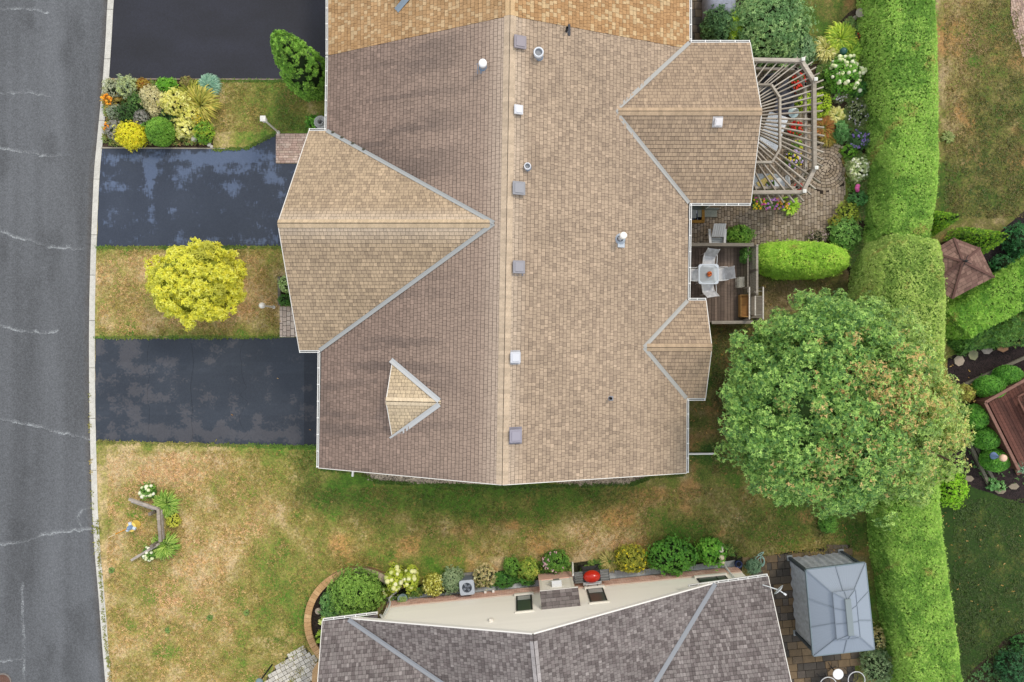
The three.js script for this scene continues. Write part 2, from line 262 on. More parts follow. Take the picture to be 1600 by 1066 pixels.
{
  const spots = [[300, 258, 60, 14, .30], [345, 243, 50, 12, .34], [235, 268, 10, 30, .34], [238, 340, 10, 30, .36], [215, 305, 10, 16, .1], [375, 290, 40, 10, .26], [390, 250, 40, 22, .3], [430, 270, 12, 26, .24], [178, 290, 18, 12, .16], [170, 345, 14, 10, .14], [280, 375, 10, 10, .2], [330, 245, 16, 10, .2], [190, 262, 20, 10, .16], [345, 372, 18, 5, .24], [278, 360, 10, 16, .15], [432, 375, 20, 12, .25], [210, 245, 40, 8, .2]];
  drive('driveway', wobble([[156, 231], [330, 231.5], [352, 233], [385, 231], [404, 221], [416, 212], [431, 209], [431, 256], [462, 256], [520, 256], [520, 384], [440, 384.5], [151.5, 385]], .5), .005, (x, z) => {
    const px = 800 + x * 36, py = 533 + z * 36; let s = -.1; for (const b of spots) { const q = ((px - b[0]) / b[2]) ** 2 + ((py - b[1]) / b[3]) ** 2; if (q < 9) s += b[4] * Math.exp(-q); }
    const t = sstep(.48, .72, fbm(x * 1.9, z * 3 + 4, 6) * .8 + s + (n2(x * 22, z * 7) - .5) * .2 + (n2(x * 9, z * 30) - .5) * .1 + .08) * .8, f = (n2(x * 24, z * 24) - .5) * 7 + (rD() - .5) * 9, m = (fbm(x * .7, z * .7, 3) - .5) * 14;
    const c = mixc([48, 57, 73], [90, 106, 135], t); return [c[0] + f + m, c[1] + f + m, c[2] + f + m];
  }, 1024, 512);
}
{
  const spots = [[205, 575, 18, 50, .22], [212, 645, 20, 22, .18], [155, 560, 6, 30, .22], [155, 650, 7, 40, .25], [190, 545, 12, 20, .1], [330, 622, 25, 10, .22], [290, 565, 6, 8, .16], [255, 620, 30, 8, .16], [270, 670, 90, 16, .2], [300, 680, 140, 8, .18], [350, 540, 30, 8, .1], [440, 680, 30, 10, .12]];
  drive('driveway', wobble([[148.6, 529], [330, 528.5], [540, 527], [540, 697], [498, 698], [420, 695.5], [300, 693], [149.5, 689]], .6), .004, (x, z) => {
    const px = 800 + x * 36, py = 533 + z * 36; let s = -.06; for (const b of spots) { const q = ((px - b[0]) / b[2]) ** 2 + ((py - b[1]) / b[3]) ** 2; if (q < 9) s += b[4] * Math.exp(-q); }
    const t = sstep(.48, .66, fbm(x * 1.9 + 20, z * 2.4 + 4, 6) * .8 + s + (n2(x * 18, z * 18) - .5) * .2 + .1) * .8, f = (n2(x * 24, z * 24) - .5) * 7 + (rD() - .5) * 8, m = (fbm(x * .6 + 7, z * .9, 3) - .5) * 16;
    const seam = Math.abs(px - 300 - (n2(z * 2, 2) - .5) * 5) < .7 || Math.abs(px - 232 - (n2(z * 2, 7) - .5) * 5) < .5 ? -12 : 0;
    const edge = (px > 475 ? -14 : 0) + (Math.abs(py - 575) < 9 || Math.abs(py - 640) < 9 ? 5 * n2(x * 3, z * 8) : 0) - (Math.abs(px - 380 - (n2(z * 3, 4) - .5) * 14) < .7 ? 9 : 0);
    const c = mixc([45, 53, 65], [76, 76, 82], t); return [c[0] + f + m + seam + edge, c[1] + f + m + seam + edge, c[2] + f + m + seam + edge];
  }, 1024, 512);
}
// planted beds (soil and mulch sheets)
const bed = (poly, y, col, mat = mats.mulch, name = 'planting_bed') => structure(new G().flat(wobble(poly, .8, 10).map(([a, b]) => P(a, b)), y, C(col)).build(name, mat));
bed([[158, 124], [336, 124], [330, 146], [322, 165], [323, 180], [330, 205], [333, 226], [326, 231], [160, 231], [163, 200]], .006, '#5a4636');
bed([[437, 432], [470, 432], [470, 478], [437, 478]], .006, '#3a2a20');
bed([[1278, 100], [1300, 50], [1325, 20], [1345, 10], [1362, 60], [1366, 430], [1330, 430], [1300, 392], [1270, 380], [1322, 330], [1330, 270], [1312, 224], [1285, 215], [1240, 190], [1240, 100]], .004, '#5b4a38');
bed([[1098, -20], [1225, -20], [1258, 50], [1272, 90], [1262, 112], [1098, 85]], .009, '#33281f');
bed([[595, 935], [610, 925], [700, 902], [800, 890], [890, 880], [960, 872], [1040, 862], [1140, 850], [1160, 872], [1160, 892], [900, 915], [600, 940]], .004, '#4a4a30');
bed([[1480, 560], [1640, 480], [1640, 640], [1600, 760], [1640, 775], [1640, 800], [1560, 775], [1500, 755], [1480, 700]], .004, '#3b2d2e');
bed([[1480, 370], [1540, 380], [1560, 365], [1600, 330], [1640, 310], [1640, 470], [1560, 500], [1470, 520]], .006, '#33262a');
bed([[1505, 1075], [1514, 1052], [1541, 1028], [1568, 1000], [1600, 984], [1640, 970], [1640, 1100], [1505, 1100]], .004, '#4a3a2d');
bed([[1330, 400], [1352, 380], [1356, 560], [1320, 560], [1322, 470]], .007, '#4d3e30');
bed([[560, 735], [770, 735], [770, 757], [640, 755.5], [575, 750]], .004, '#e6d6be', mats.gravel, 'gravel_strip');
bed([[890, 735], [1020, 735], [1012, 744], [985, 757], [900, 760], [870, 755]], .004, '#dccab2', mats.gravel, 'gravel_strip');
// concrete strip and brick border beside the lower house
bed([[604, 934], [760, 918], [840, 906], [905, 895], [1000, 890], [1148, 876], [1156, 892], [900, 915], [604, 946]], .008, '#d3d7da', mats.stone, 'paved_strip');
// thin concrete edging between the flower bed and the drives
structure(new G().slab([[160, 230], [352, 231.5], [352, 233.2], [158, 232.2]].map(([a, b]) => P(a, b)), 0, .03, C('#a9a294')).build('bed_edging', mats.stone));
structure(new G().slab([[168, 122.5], [470, 123.6], [470, 125.2], [168, 124.6]].map(([a, b]) => P(a, b)), 0, .03, C('#9b8c80')).build('bed_edging', mats.stone));
const inPoly = (p, x, y) => { let c = false; for (let i = 0, j = p.length - 1; i < p.length; j = i++) if ((p[i][1] > y) !== (p[j][1] > y) && x < (p[j][0] - p[i][0]) * (y - p[i][1]) / (p[j][1] - p[i][1]) + p[i][0]) c = !c; return c; };
// paved areas: one base sheet and pavers with open joints
function paving(name, poly, cols, { w = .2, h = .1, joint = .012, y = .02, rot = 0, base = '#3b322b', parts = false, arc = null, rowj = .3 }) {
  const s = struct(name), b = new G().flat(poly.map(([p, q]) => P(p, q)), y - .018, C(base)).build('bedding', mats.mulch, s);
  const wp = poly.map(([p, q]) => { const v = P(p, q); return [v.x, v.z]; }); const xs = wp.map((p) => p[0]), zs = wp.map((p) => p[1]);
  const cx = (Math.min(...xs) + Math.max(...xs)) / 2, cz = (Math.min(...zs) + Math.max(...zs)) / 2, half = Math.hypot(Math.max(...xs) - cx, Math.max(...zs) - cz);
  const bx = [Math.min(...xs) + .004, Math.max(...xs) - .004], bz = [Math.min(...zs) + .004, Math.max(...zs) - .004], all = new G(), pal = cols.map(C), ca = Math.cos(rot), sa = Math.sin(rot); let n = 0;
  const put = (corners) => {
    corners = corners.map(([a, c]) => [clamp(a, bx[0], bx[1]), clamp(c, bz[0], bz[1])]); const m = corners.reduce((a, c) => [a[0] + c[0] / corners.length, a[1] + c[1] / corners.length], [0, 0]); if (!inPoly(wp, m[0], m[1])) return;
    const col = jit(pick(pal), .14), yy = y + rr(-.004, .004); const pts = corners.map(([a, c]) => V(a, 0, c));
    if (parts && n < 299) new G().slab(pts, 0.002, yy, col).build('paver', mats.stone, s); else all.slab(pts, .002, yy, col); n++;
  };
  if (arc) { // concentric rings of setts
    const o = P(arc[0], arc[1]); put([...Array(8)].map((_, i) => [o.x + .1 * Math.cos(i * .785), o.z + .1 * Math.sin(i * .785)])); for (let r0 = .1; r0 < arc[2]; r0 += h) { const k = Math.max(5, Math.round(2 * Math.PI * (r0 + h / 2) / w)); for (let i = 0; i < k; i++) { const a0 = i / k * 2 * Math.PI + joint / (2 * r0) + r0, a1 = (i + 1) / k * 2 * Math.PI - joint / (2 * r0) + r0, ri = r0 + joint / 2, ro = r0 + h - joint / 2; put([[o.x + ri * Math.cos(a0), o.z + ri * Math.sin(a0)], [o.x + ro * Math.cos(a0), o.z + ro * Math.sin(a0)], [o.x + ro * Math.cos(a1), o.z + ro * Math.sin(a1)], [o.x + ri * Math.cos(a1), o.z + ri * Math.sin(a1)]]); } }
  }
  for (let v = -half; v < half; v += h) { let u = -half - R() * w; while (u < half) { const ww = w * (1 + rr(-rowj, rowj)), x0 = u + joint / 2, x1 = u + ww - joint / 2, y0 = v + joint / 2, y1 = v + h - joint / 2; u += ww; const c = [[x0, y0], [x1, y0], [x1, y1], [x0, y1]].map(([a, d]) => [cx + a * ca - d * sa, cz + a * sa + d * ca]); if (arc) { const o = P(arc[0], arc[1]); if (Math.hypot((c[0][0] + c[2][0]) / 2 - o.x, (c[0][1] + c[2][1]) / 2 - o.z) < arc[2] + .05) continue; } put(c); } }
  if (!all.empty) stuff(all.build('pavers', mats.stone, s)); return s;
}
paving('patio', [[1066, 318], [1180, 318], [1180, 90], [1240, 90], [1262, 190], [1290, 220], [1308, 230], [1319, 262], [1321, 300], [1312, 338], [1285, 366], [1240, 384], [1066, 386]], ['#ab9a85', '#b8a894', '#978774', '#ad9d8b', '#9f8e78'], { w: .21, h: .13, joint: .02, rot: Math.PI / 2, base: '#4a3d33', arc: [1290, 262, 1.0] });
paving('front_pad', [[431, 208.5], [500, 208.5], [500, 255.5], [431, 255.5]], ['#ccb2a5', '#d6c0b3', '#c2a79b', '#d0b9a9'], { w: .2, h: .105, joint: .012, base: '#6b4c42' });
paving('entry_path', [[437, 479], [480, 479], [480, 527], [437, 526.5]], ['#dccabb', '#d2c2b4', '#e2d3c5', '#c9b7a9'], { w: .23, h: .17, joint: .018, rot: Math.PI / 2, base: '#5d4f45', parts: true });
paving('stone_patio', [[1160, 905], [1182, 900], [1182, 872], [1236, 862], [1318, 851], [1328, 852], [1334, 900], [1352, 960], [1350, 1000], [1338, 1025], [1330, 1090], [1160, 1090]], ['#70614f', '#5f564c', '#7a6850', '#867258', '#504b46', '#655d56', '#7d6a52', '#565049'], { w: .42, h: .32, joint: .02, rot: -.09, base: '#262120', parts: true, rowj: .4 });
paving('garden_terrace', [[1070, -30], [1112, -30], [1108, 30], [1103, 68], [1070, 68]], ['#6b6156', '#5a554f', '#766a58', '#554f4b'], { w: .44, h: .34, joint: .02, base: '#24211f', parts: true });
paving('curved_walk', [[398, 1090], [420, 1055], [446, 1028], [476, 1008], [486, 1022], [496, 1034], [489, 1060], [488, 1090]], ['#dedad0', '#d2cec5', '#e6e2d8', '#c9c5bc'], { w: .22, h: .19, joint: .02, rot: -.5, base: '#4f4c47', parts: true });
paving('neighbour_terrace', [[1579, -20], [1579, 22], [1584, 50], [1592, 74], [1604, 95], [1640, 110], [1640, -20]], ['#bfa392', '#b0968a', '#c9b0a0'], { w: .2, h: .11, joint: .012, rot: 1.3, base: '#7a6358' });
paving('brick_border', [[1160, 874], [1195, 868], [1198, 902], [1186, 902], [1184, 882], [1162, 884]], ['#8c7352', '#7d6549', '#95805f'], { w: .3, h: .16, joint: .012, base: '#3d3025', parts: true });
// ---------------------------------------------------------------- roofs and houses
const up = V(0, 1, 0);
// lays laminated shingles course by course on the face L0 (eave, left) R0 (eave, right) L1 R1 (ridge)
function shingles(g, L0, R0, L1, R1, colour, exp = .15, tab = [.1, .19]) {
  const e = R0.clone().sub(L0); if (e.lengthSq() < 1e-6) e.copy(R1).sub(L1); e.normalize();
  const sl = (a, b) => { const d = b.clone().sub(a); return d.sub(e.clone().multiplyScalar(d.dot(e))).length(); };
  const n = Math.max(1, Math.round((sl(L0, L1) + sl(R0, R1)) / 2 / exp)), mid0 = L0.clone().add(R0).multiplyScalar(.5), mid1 = L1.clone().add(R1).multiplyScalar(.5);
  const N = mid1.clone().sub(mid0).cross(e).normalize(); if (N.y < 0) N.negate();
  const lerp = (a, b, t) => a.clone().lerp(b, t);
  for (let k = 0; k < n; k++) {
    const t0 = k / n, t1 = (k + 1) / n, a0 = lerp(L0, L1, t0), b0 = lerp(R0, R1, t0), a1 = lerp(L0, L1, t1), b1 = lerp(R0, R1, t1);
    const qa0 = a0.dot(e), qb0 = b0.dot(e), qa1 = a1.dot(e), qb1 = b1.dot(e), lo = Math.min(qa0, qa1), hi = Math.max(qb0, qb1);
    const at = (a, b, qa, qb, q) => qb - qa < 1e-4 ? a.clone() : lerp(a, b, clamp((q - qa) / (qb - qa)));
    let q = lo - R() * tab[1];
    while (q < hi) {
      const w = rr(tab[0], tab[1]), x0 = Math.max(q + .004, lo), x1 = Math.min(q + w - .004, hi); q += w; if (x1 - x0 < .01) continue;
      const p0 = at(a0, b0, qa0, qb0, x0), p1 = at(a0, b0, qa0, qb0, x1), p2 = at(a1, b1, qa1, qb1, x1), p3 = at(a1, b1, qa1, qb1, x0);
      const thick = R() < .5 ? .013 : .006; const c = colour(lerp(p0, p2, .5), t0, thick > .01);
      const lift = (p, h) => p.clone().addScaledVector(N, h);
      const m0 = lerp(p0, p3, .84), m1 = lerp(p1, p2, .84), h = thick, h2 = thick * .16 + .001;
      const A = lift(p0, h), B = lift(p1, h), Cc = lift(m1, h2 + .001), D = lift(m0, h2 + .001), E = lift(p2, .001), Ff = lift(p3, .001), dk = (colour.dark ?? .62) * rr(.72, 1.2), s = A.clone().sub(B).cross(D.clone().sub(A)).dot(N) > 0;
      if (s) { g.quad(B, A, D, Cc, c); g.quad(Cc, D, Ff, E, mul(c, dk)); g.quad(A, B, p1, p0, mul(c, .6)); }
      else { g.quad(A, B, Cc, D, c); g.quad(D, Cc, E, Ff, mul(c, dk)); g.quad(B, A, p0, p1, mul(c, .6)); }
    }
  }
}
// roof deck with thickness under the shingles, white fascia on its edges
function deck(g, pts, t, col) {
  const N = pts[1].clone().sub(pts[0]).cross(pts[2].clone().sub(pts[0])).normalize(); if (N.y < 0) N.negate();
  const top = pts.map((p) => p.clone().addScaledVector(N, -.012)), bot = pts.map((p) => p.clone().addScaledVector(N, -.012).add(V(0, -t, 0)));
  for (const s of [top, bot]) for (let i = 1; i < s.length - 1; i++) g.tri(s[0], s[i], s[i + 1], col);
  for (let i = 0; i < pts.length; i++) { const j = (i + 1) % pts.length; g.quad(top[i], top[j], bot[j], bot[i], col); }
}
function fascia(g, a, b, out, h = .17, w = .025) { const o = out.clone().multiplyScalar(w / 2 + .002); g.bar(a.clone().add(o).add(V(0, -h / 2 - .0, 0)), b.clone().add(o).add(V(0, -h / 2 - .0, 0)), w, h, C('#e9e6e0')); }
// open valley of bent sheet metal on two planes
function valley(parent, a, b, N1, N2, w, col, name = 'valley_flashing') {
  const g = new G(), d = b.clone().sub(a).normalize();
  for (const N of [N1, N2]) {
    const side = d.clone().cross(N).normalize(); const other = N === N1 ? N2 : N1; if (side.dot(other) < 0) side.negate();   // away from the ridge side, up its own plane
    const o = N.clone().multiplyScalar(.026), s = side.multiplyScalar(w); const q = [a.clone().add(o), b.clone().add(o), b.clone().add(o).add(s), a.clone().add(o).add(s)]; g.quad(q[0], q[1], q[2], q[3], col);
    const n = Math.floor(a.distanceTo(b) / 2.4);
  }
  return g.build(name, mats.steel, parent);
}
const planeN = (a, b, c) => { const n = b.clone().sub(a).cross(c.clone().sub(a)).normalize(); if (n.y < 0) n.negate(); return n; };
function ridgeCaps(parent, a, b, NL, NR, half, colour, exp = .15, name = 'ridge_caps') {
  const g = new G(), d = b.clone().sub(a), L = d.length(); d.normalize(); const n = Math.round(L / exp);
  const sL = d.clone().cross(NL).normalize(), sR = d.clone().cross(NR).normalize(); if (sL.dot(NL.clone().setY(0)) < 0) sL.negate(); if (sR.dot(NR.clone().setY(0)) < 0) sR.negate();
  for (let i = 0; i < n; i++) {
    const p0 = a.clone().addScaledVector(d, i * L / n - .02), p1 = a.clone().addScaledVector(d, (i + 1) * L / n), c = colour(p0);
    for (const [s, N] of [[sL, NL], [sR, NR]]) {
      const lift = (p, k, h) => p.clone().addScaledVector(s, k * half).addScaledVector(N, h).add(V(0, h * .3, 0));
      const A = lift(p0, 0, .034), B = lift(p1, 0, .024), Cc = lift(p1, 1, .02), D = lift(p0, 1, .03); g.quad(A, B, Cc, D, c);
      const A2 = lift(p0, 0, .005), D2 = lift(p0, 1, .005); g.quad(A, D, D2, A2, mul(c, .7)); g.quad(D, Cc, lift(p1, 1, .002), D2, mul(c, .7));
    }
  }
  return stuff(g.build(name, mats.shingle, parent));
}
// white eaves trough with hangers
function gutter(parent, a, b, out, hang = .62, hangCol = '#f4f4f2') {
  const g = new G(), o = out.clone().normalize(), w = .105, cw = C('#eeeeec'), ci = C('#9b9c9b');
  const at = (p, k, y) => p.clone().addScaledVector(o, k).add(V(0, y, 0));
  const q = (k0, y0, k1, y1, c) => g.quad(at(a, k0, y0), at(b, k0, y0), at(b, k1, y1), at(a, k1, y1), c);
  q(.012, .0, .012, -.11, cw); q(.012, -.11, .09, -.11, cw); q(.09, -.11, w, -.03, cw); q(w, -.03, w, .0, cw); q(w, .0, w - .022, .004, cw); q(.034, 0, .014, 0.003, cw); q(.018, -.085, w - .03, -.083, ci);
  for (const p of [a, b]) g.quad(at(p, .012, 0), at(p, .012, -.11), at(p, .09, -.11), at(p, w, -.01), cw);
  const m = g.build('gutter', mats.white, parent), L = a.distanceTo(b), n = Math.max(1, Math.round(L / hang));
  for (let i = 0; i <= n; i++) { const p = a.clone().lerp(b, clamp(i / n, .01, .99)), d = b.clone().sub(a).normalize(); const h = new G().bar(at(p, .015, .006), at(p, w + .004, .006), .03, .012, C(hangCol)); h.build('hanger', mats.white, m); }
  return m;
}
// ---- main house: brown roof over two units
const house = thing('house', 'large house with weathered brown shingle roof, front gable, dormer and two rear gables', 'house');
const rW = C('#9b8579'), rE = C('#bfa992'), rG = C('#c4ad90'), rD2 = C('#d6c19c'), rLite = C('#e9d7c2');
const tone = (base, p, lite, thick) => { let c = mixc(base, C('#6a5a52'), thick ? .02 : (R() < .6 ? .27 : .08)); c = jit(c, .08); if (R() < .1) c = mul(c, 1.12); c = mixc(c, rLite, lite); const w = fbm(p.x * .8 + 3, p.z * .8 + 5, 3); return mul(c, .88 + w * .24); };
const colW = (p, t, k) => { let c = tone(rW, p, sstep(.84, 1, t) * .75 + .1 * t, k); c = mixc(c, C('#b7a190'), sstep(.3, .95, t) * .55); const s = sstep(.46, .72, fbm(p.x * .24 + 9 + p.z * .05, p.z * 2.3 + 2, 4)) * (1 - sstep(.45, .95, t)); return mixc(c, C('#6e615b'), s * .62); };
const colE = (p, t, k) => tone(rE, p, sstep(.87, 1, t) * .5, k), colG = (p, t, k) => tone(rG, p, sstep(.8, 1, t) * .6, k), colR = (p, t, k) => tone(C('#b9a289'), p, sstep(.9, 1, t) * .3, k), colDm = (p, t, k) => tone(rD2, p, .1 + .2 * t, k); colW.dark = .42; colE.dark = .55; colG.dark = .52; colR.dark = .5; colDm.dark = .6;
const Hr = 5.9, He = 3.0;
const wE0 = P(513, 87, He), wE1 = P(498.5, 731, He), r0 = P(797, 25, Hr), r1 = P(784.5, 757.5, Hr), eE0 = P(1077, 77, He), eE1 = P(1072, 739, He);
const NW = planeN(wE0, wE1, r1), NE = planeN(eE0, eE1, r1);
const roof = new G(); deck(roof, [wE0, wE1, r1, r0], .14, C('#4a4039')); deck(roof, [eE0, eE1, r1, r0], .14, C('#4a4039'));
const hroof = roof.build('roof', mats.matte, house);
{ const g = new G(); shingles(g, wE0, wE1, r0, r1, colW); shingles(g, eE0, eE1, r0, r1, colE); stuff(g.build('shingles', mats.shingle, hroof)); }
ridgeCaps(hroof, r0, r1, NW, NE, .22, () => jit(C('#d3bea5'), .12));
// front gable
const ry = 5.73;
const fN0 = P(483, 205, He), fN1 = P(511, 205, He), fS0 = P(468, 547, He), fS1 = P(500, 547, He), fP = P(434.5, 349, ry), fA = P(772, 349, ry);
const NfN = planeN(fN0, fP, fA), NfS = planeN(fS0, fP, fA);
{
  const g = new G(); deck(g, [fN0, fN1, fA, fP], .14, C('#4a4039')); deck(g, [fS0, fS1, fA, fP], .14, C('#4a4039')); const gr = g.build('front_gable_roof', mats.matte, house);
  const s = new G(); shingles(s, fN0, fN1, fP, fA, colG); shingles(s, fS0, fS1, fP, fA, colG); stuff(s.build('shingles', mats.shingle, gr));
  ridgeCaps(gr, fP, fA.clone().add(V(-.15, 0, 0)), NfN, NfS, .16, () => jit(C('#d6bf9f'), .1)); const steel = C('#a3a6a6');
  valley(gr, fN1, fA, NfN, NW, .088, steel); valley(gr, fS1, fA, NfS, NW, .088, steel);
  const f = new G(); fascia(f, fN0, fP, V(-1, 0, 0)); fascia(f, fS0, fP, V(-1, 0, 0)); f.build('fascia', mats.white, gr);
  const m = new G(); for (const t of [.04, .1, .17, .24]) { const p = fN1.clone().lerp(fA, t).add(V(0, .04, 0)); m.add(new THREE.DodecahedronGeometry(.055, 0), new THREE.Matrix4().makeScale(1.4, .5, .8).setPosition(p.x, p.y, p.z - .08), C('#4c4a3c')); } stuff(m.build('leaf_litter', mats.dark, gr));
}
function rearGable(nm, N0, N1, S0, S1, Pk, A) {
  const a = planeN(N0, Pk, A), b = planeN(S0, Pk, A), g = new G(); deck(g, [N0, N1, A, Pk], .13, C('#4a4039')); deck(g, [S0, S1, A, Pk], .13, C('#4a4039'));
  const gr = g.build(nm, mats.matte, house), s = new G(); shingles(s, N0, N1, Pk, A, colR); shingles(s, S0, S1, Pk, A, colR); stuff(s.build('shingles', mats.shingle, gr));
  ridgeCaps(gr, Pk, A.clone().add(V(.12, 0, 0)), a, b, .15, () => jit(C('#c6ad90'), .1)); const steel = C('#a9a9a6');
  valley(gr, N1, A, a, NE, .085, steel); valley(gr, S1, A, b, NE, .085, steel); const f = new G(); fascia(f, N0, Pk, V(1, 0, 0), .14); fascia(f, S0, Pk, V(1, 0, 0), .14); f.build('fascia', mats.white, gr);
}
rearGable('rear_gable_roof', P(1172, 67, He), P(1077, 67, He), P(1173, 317, He), P(1076, 317, He), P(1190, 174, 4.24), P(961, 174, 4.24));
rearGable('rear_gable_roof', P(1103, 470, He), P(1074, 470, He), P(1102, 622, He), P(1072, 622, He), P(1112, 543, 3.74), P(1006, 543, 3.74));
// dormer
{
  const N0 = P(613.5, 565, 4.19), S0 = P(613.5, 684, 4.19), Pk = P(603.5, 627, 5.0), A = P(691, 629, 4.98), NdN = planeN(N0, Pk, A), NdS = planeN(S0, Pk, A);
  const g = new G(); deck(g, [N0, A, Pk], .1, C('#4a4039')); deck(g, [S0, A, Pk], .1, C('#4a4039')); const gr = g.build('dormer', mats.matte, house);
  const s = new G(); const e = V(.02, 0, 0); shingles(s, N0, N0.clone().add(e), Pk, A, colDm); shingles(s, S0, S0.clone().add(e), Pk, A, colDm); stuff(s.build('shingles', mats.shingle, gr));
  ridgeCaps(gr, Pk, A.clone().add(V(-.05, 0, 0)), NdN, NdS, .15, () => jit(C('#ecd9ba'), .06)); const steel = C('#b9bcbe');
  valley(gr, N0.clone().add(V(-.06, -.02, -.05)), A.clone().add(V(-.1, 0, -.05)), NdN, NW, .11, steel); valley(gr, S0.clone().add(V(-.06, -.02, .05)), A.clone().add(V(-.1, 0, .05)), NdS, NW, .11, steel);
  const f = new G(); fascia(f, N0, Pk, V(-1, 0, 0), .1); fascia(f, S0, Pk, V(-1, 0, 0), .1); f.build('fascia', mats.white, gr);
  const w = new G(); const back = V(.12, 0, 0); w.tri(N0.clone().add(back), S0.clone().add(back), Pk.clone().add(back), C('#d9d2c4')); const m = Pk.clone().lerp(N0.clone().lerp(S0, .5), .62).add(V(.1, 0, 0)); w.build('dormer_wall', mats.matte, gr);
  const lv = new G(); for (let i = 0; i < 4; i++) lv.box(m.clone().add(V(0, i * .06 - .09, 0)), V(.03, .03, .62 - i * .08), C('#c9c4ba'), 0, 0, .5); lv.build('louvre', mats.white, gr);
}
// walls
{
  const g = new G(), c = C('#a88f77'); const box = (a, b, h) => g.box(V((a.x + b.x) / 2, h / 2 - .05, (a.z + b.z) / 2), V(Math.abs(b.x - a.x), h + .1, Math.abs(b.z - a.z)), c);
  const zN = -11.25, zS = 4.85; box(V(-6.85, 0, zN), V(6.35, 0, zS), 2.98);
  for (const z of [zS - .1]) { g.tri(V(-6.85, 2.98, z), V(6.35, 2.98, z), V(-.3, 5.7, z), c); }
  box(V(-7.75, 0, -7.85), V(-6.8, 0, 0.0), 2.9); g.tri(V(-7.75, 2.9, -7.85), V(-7.75, 2.9, 0), V(-7.75, 5.45, -4.1), c);
  box(V(6.3, 0, -11.3), V(8.9, 0, -5.72), 2.9); g.tri(V(8.9, 2.9, -11.3), V(8.9, 2.9, -5.72), V(8.9, 4.0, -8.6), c);
  box(V(6.3, 0, -1.3), V(7.25, 0, 1.9), 2.9); g.tri(V(7.25, 2.9, -1.3), V(7.25, 2.9, 1.9), V(7.25, 3.5, .3), c);
  g.build('wall', mats.brick, house);
  const fd = new G(); fd.box(V(7.6, .18, -5.70), V(2.6, .36, .06), C('#9ea39c')); fd.build('foundation', mats.stone, house);
  const st = new G(); st.box(V(7.35, .06, -5.5), V(1.25, .12, .36), C('#b9bcbc'), 0, 0, 0, .01); st.box(V(8.45, .05, -5.52), V(.85, .1, .3), C('#a7ab9f'), 0, 0, 0, .01); st.build('door_step', mats.stone, house);
  const dr = new G(); dr.box(V(7.5, 1.15, -5.695), V(1.7, 2.05, .04), C('#e6e6e4')); const d = dr.build('patio_door', mats.white, house); for (const k of [-.42, .42]) new G().box(V(7.5 + k, 1.2, -5.672), V(.7, 1.8, .02), [1, 1, 1]).build('pane', paneMat, d);
  const gd = new G(); gd.box(V(-7.77, 1.1, -6.6), V(.05, 2.2, 2.4), C('#d8d2c6')); gd.build('garage_door', mats.white, house); new G().box(V(-6.87, 1.1, 2.5), V(.05, 2.2, 3.4), C('#d8d2c6')).build('garage_door', mats.white, house);
}
const NX = V(1, 0, 0), NZ = V(0, 0, 1);
gutter(house, wE0.clone().add(V(0, 0, .02)), P(511, 203, He), V(-1, 0, 0)); gutter(house, P(500.5, 549, He), wE1, V(-1, 0, 0));
gutter(house, fN0, P(510, 205, He), V(0, 0, -1)); gutter(house, fS0, P(499, 547, He), V(0, 0, 1));
gutter(house, P(1077, 318, He), P(1074.5, 468, He), NX); gutter(house, P(1072.5, 624, He), eE1, NX);
gutter(house, P(1079, 67, He), P(1172, 67, He), V(0, 0, -1)); gutter(house, P(1078, 317, He), P(1173, 317, He), NZ, .5); gutter(house, P(1076, 470, He), P(1103, 470, He), V(0, 0, -1), .3); gutter(house, P(1074, 622, He), P(1102, 622, He), NZ);
{ const f = new G(); fascia(f, wE1, r1, NZ); fascia(f, eE1, r1, NZ); f.build('fascia', mats.white, hroof); }
// roof fittings: height of the roof under a pixel of the east or west plane
function onPlane(px, py, p0, N) { let h = 4; for (let i = 0; i < 30; i++) { const q = P(px, py, h); h += clamp((N.dot(p0) - N.x * q.x - N.z * q.z) / N.y - h, -1, 1) * .8; } return P(px, py, h); }
function boxVent(px, py, s, col, p0, N) {
  const q = onPlane(px, py, p0, N), tilt = Math.atan2(-N.x, N.y), m = new THREE.Matrix4().compose(q, new THREE.Quaternion().setFromUnitVectors(up, N), V(1, 1, 1)), c = C(col);
  const g = new G(); g.add(new THREE.BoxGeometry(s * 1.25, .012, s * 1.3), m.clone().multiply(new THREE.Matrix4().makeTranslation(0, .022, 0)), mul(c, .8)); const v = g.build('roof_vent', mats.steel, house);
  const hd = new G(); hd.add(new THREE.BoxGeometry(s * .8, .12, s * .8), m.clone().multiply(new THREE.Matrix4().makeTranslation(0, .08, 0)), C('#55555a')); hd.add(new RoundedBoxGeometry(s, .07, s, 2, .02), m.clone().multiply(new THREE.Matrix4().makeTranslation(0, .165, 0)), c); hd.add(new RoundedBoxGeometry(s * .72, .03, s * .72, 2, .012), m.clone().multiply(new THREE.Matrix4().makeTranslation(0, .21, 0)), mul(c, 1.06)); hd.build('hood', mats.steel, v);
}
boxVent(810, 68.5, .46, '#938d94', eE1, NE); boxVent(807.5, 173.5, .33, '#d3d5db', eE1, NE); boxVent(808, 295.5, .47, '#94959b', eE1, NE); boxVent(808, 418, .45, '#94939a', eE1, NE); boxVent(802.5, 558.5, .38, '#c9ccd4', eE1, NE); boxVent(803, 680.5, .46, '#9693a0', eE1, NE);
{ const q = P(1121, 190.5, 4.1); const s = planeN(P(1173, 317, He), P(1190, 174, 4.24), P(961, 174, 4.24)); boxVent(1121, 190.5, .3, '#dcdadc', P(1173, 317, He), s); }
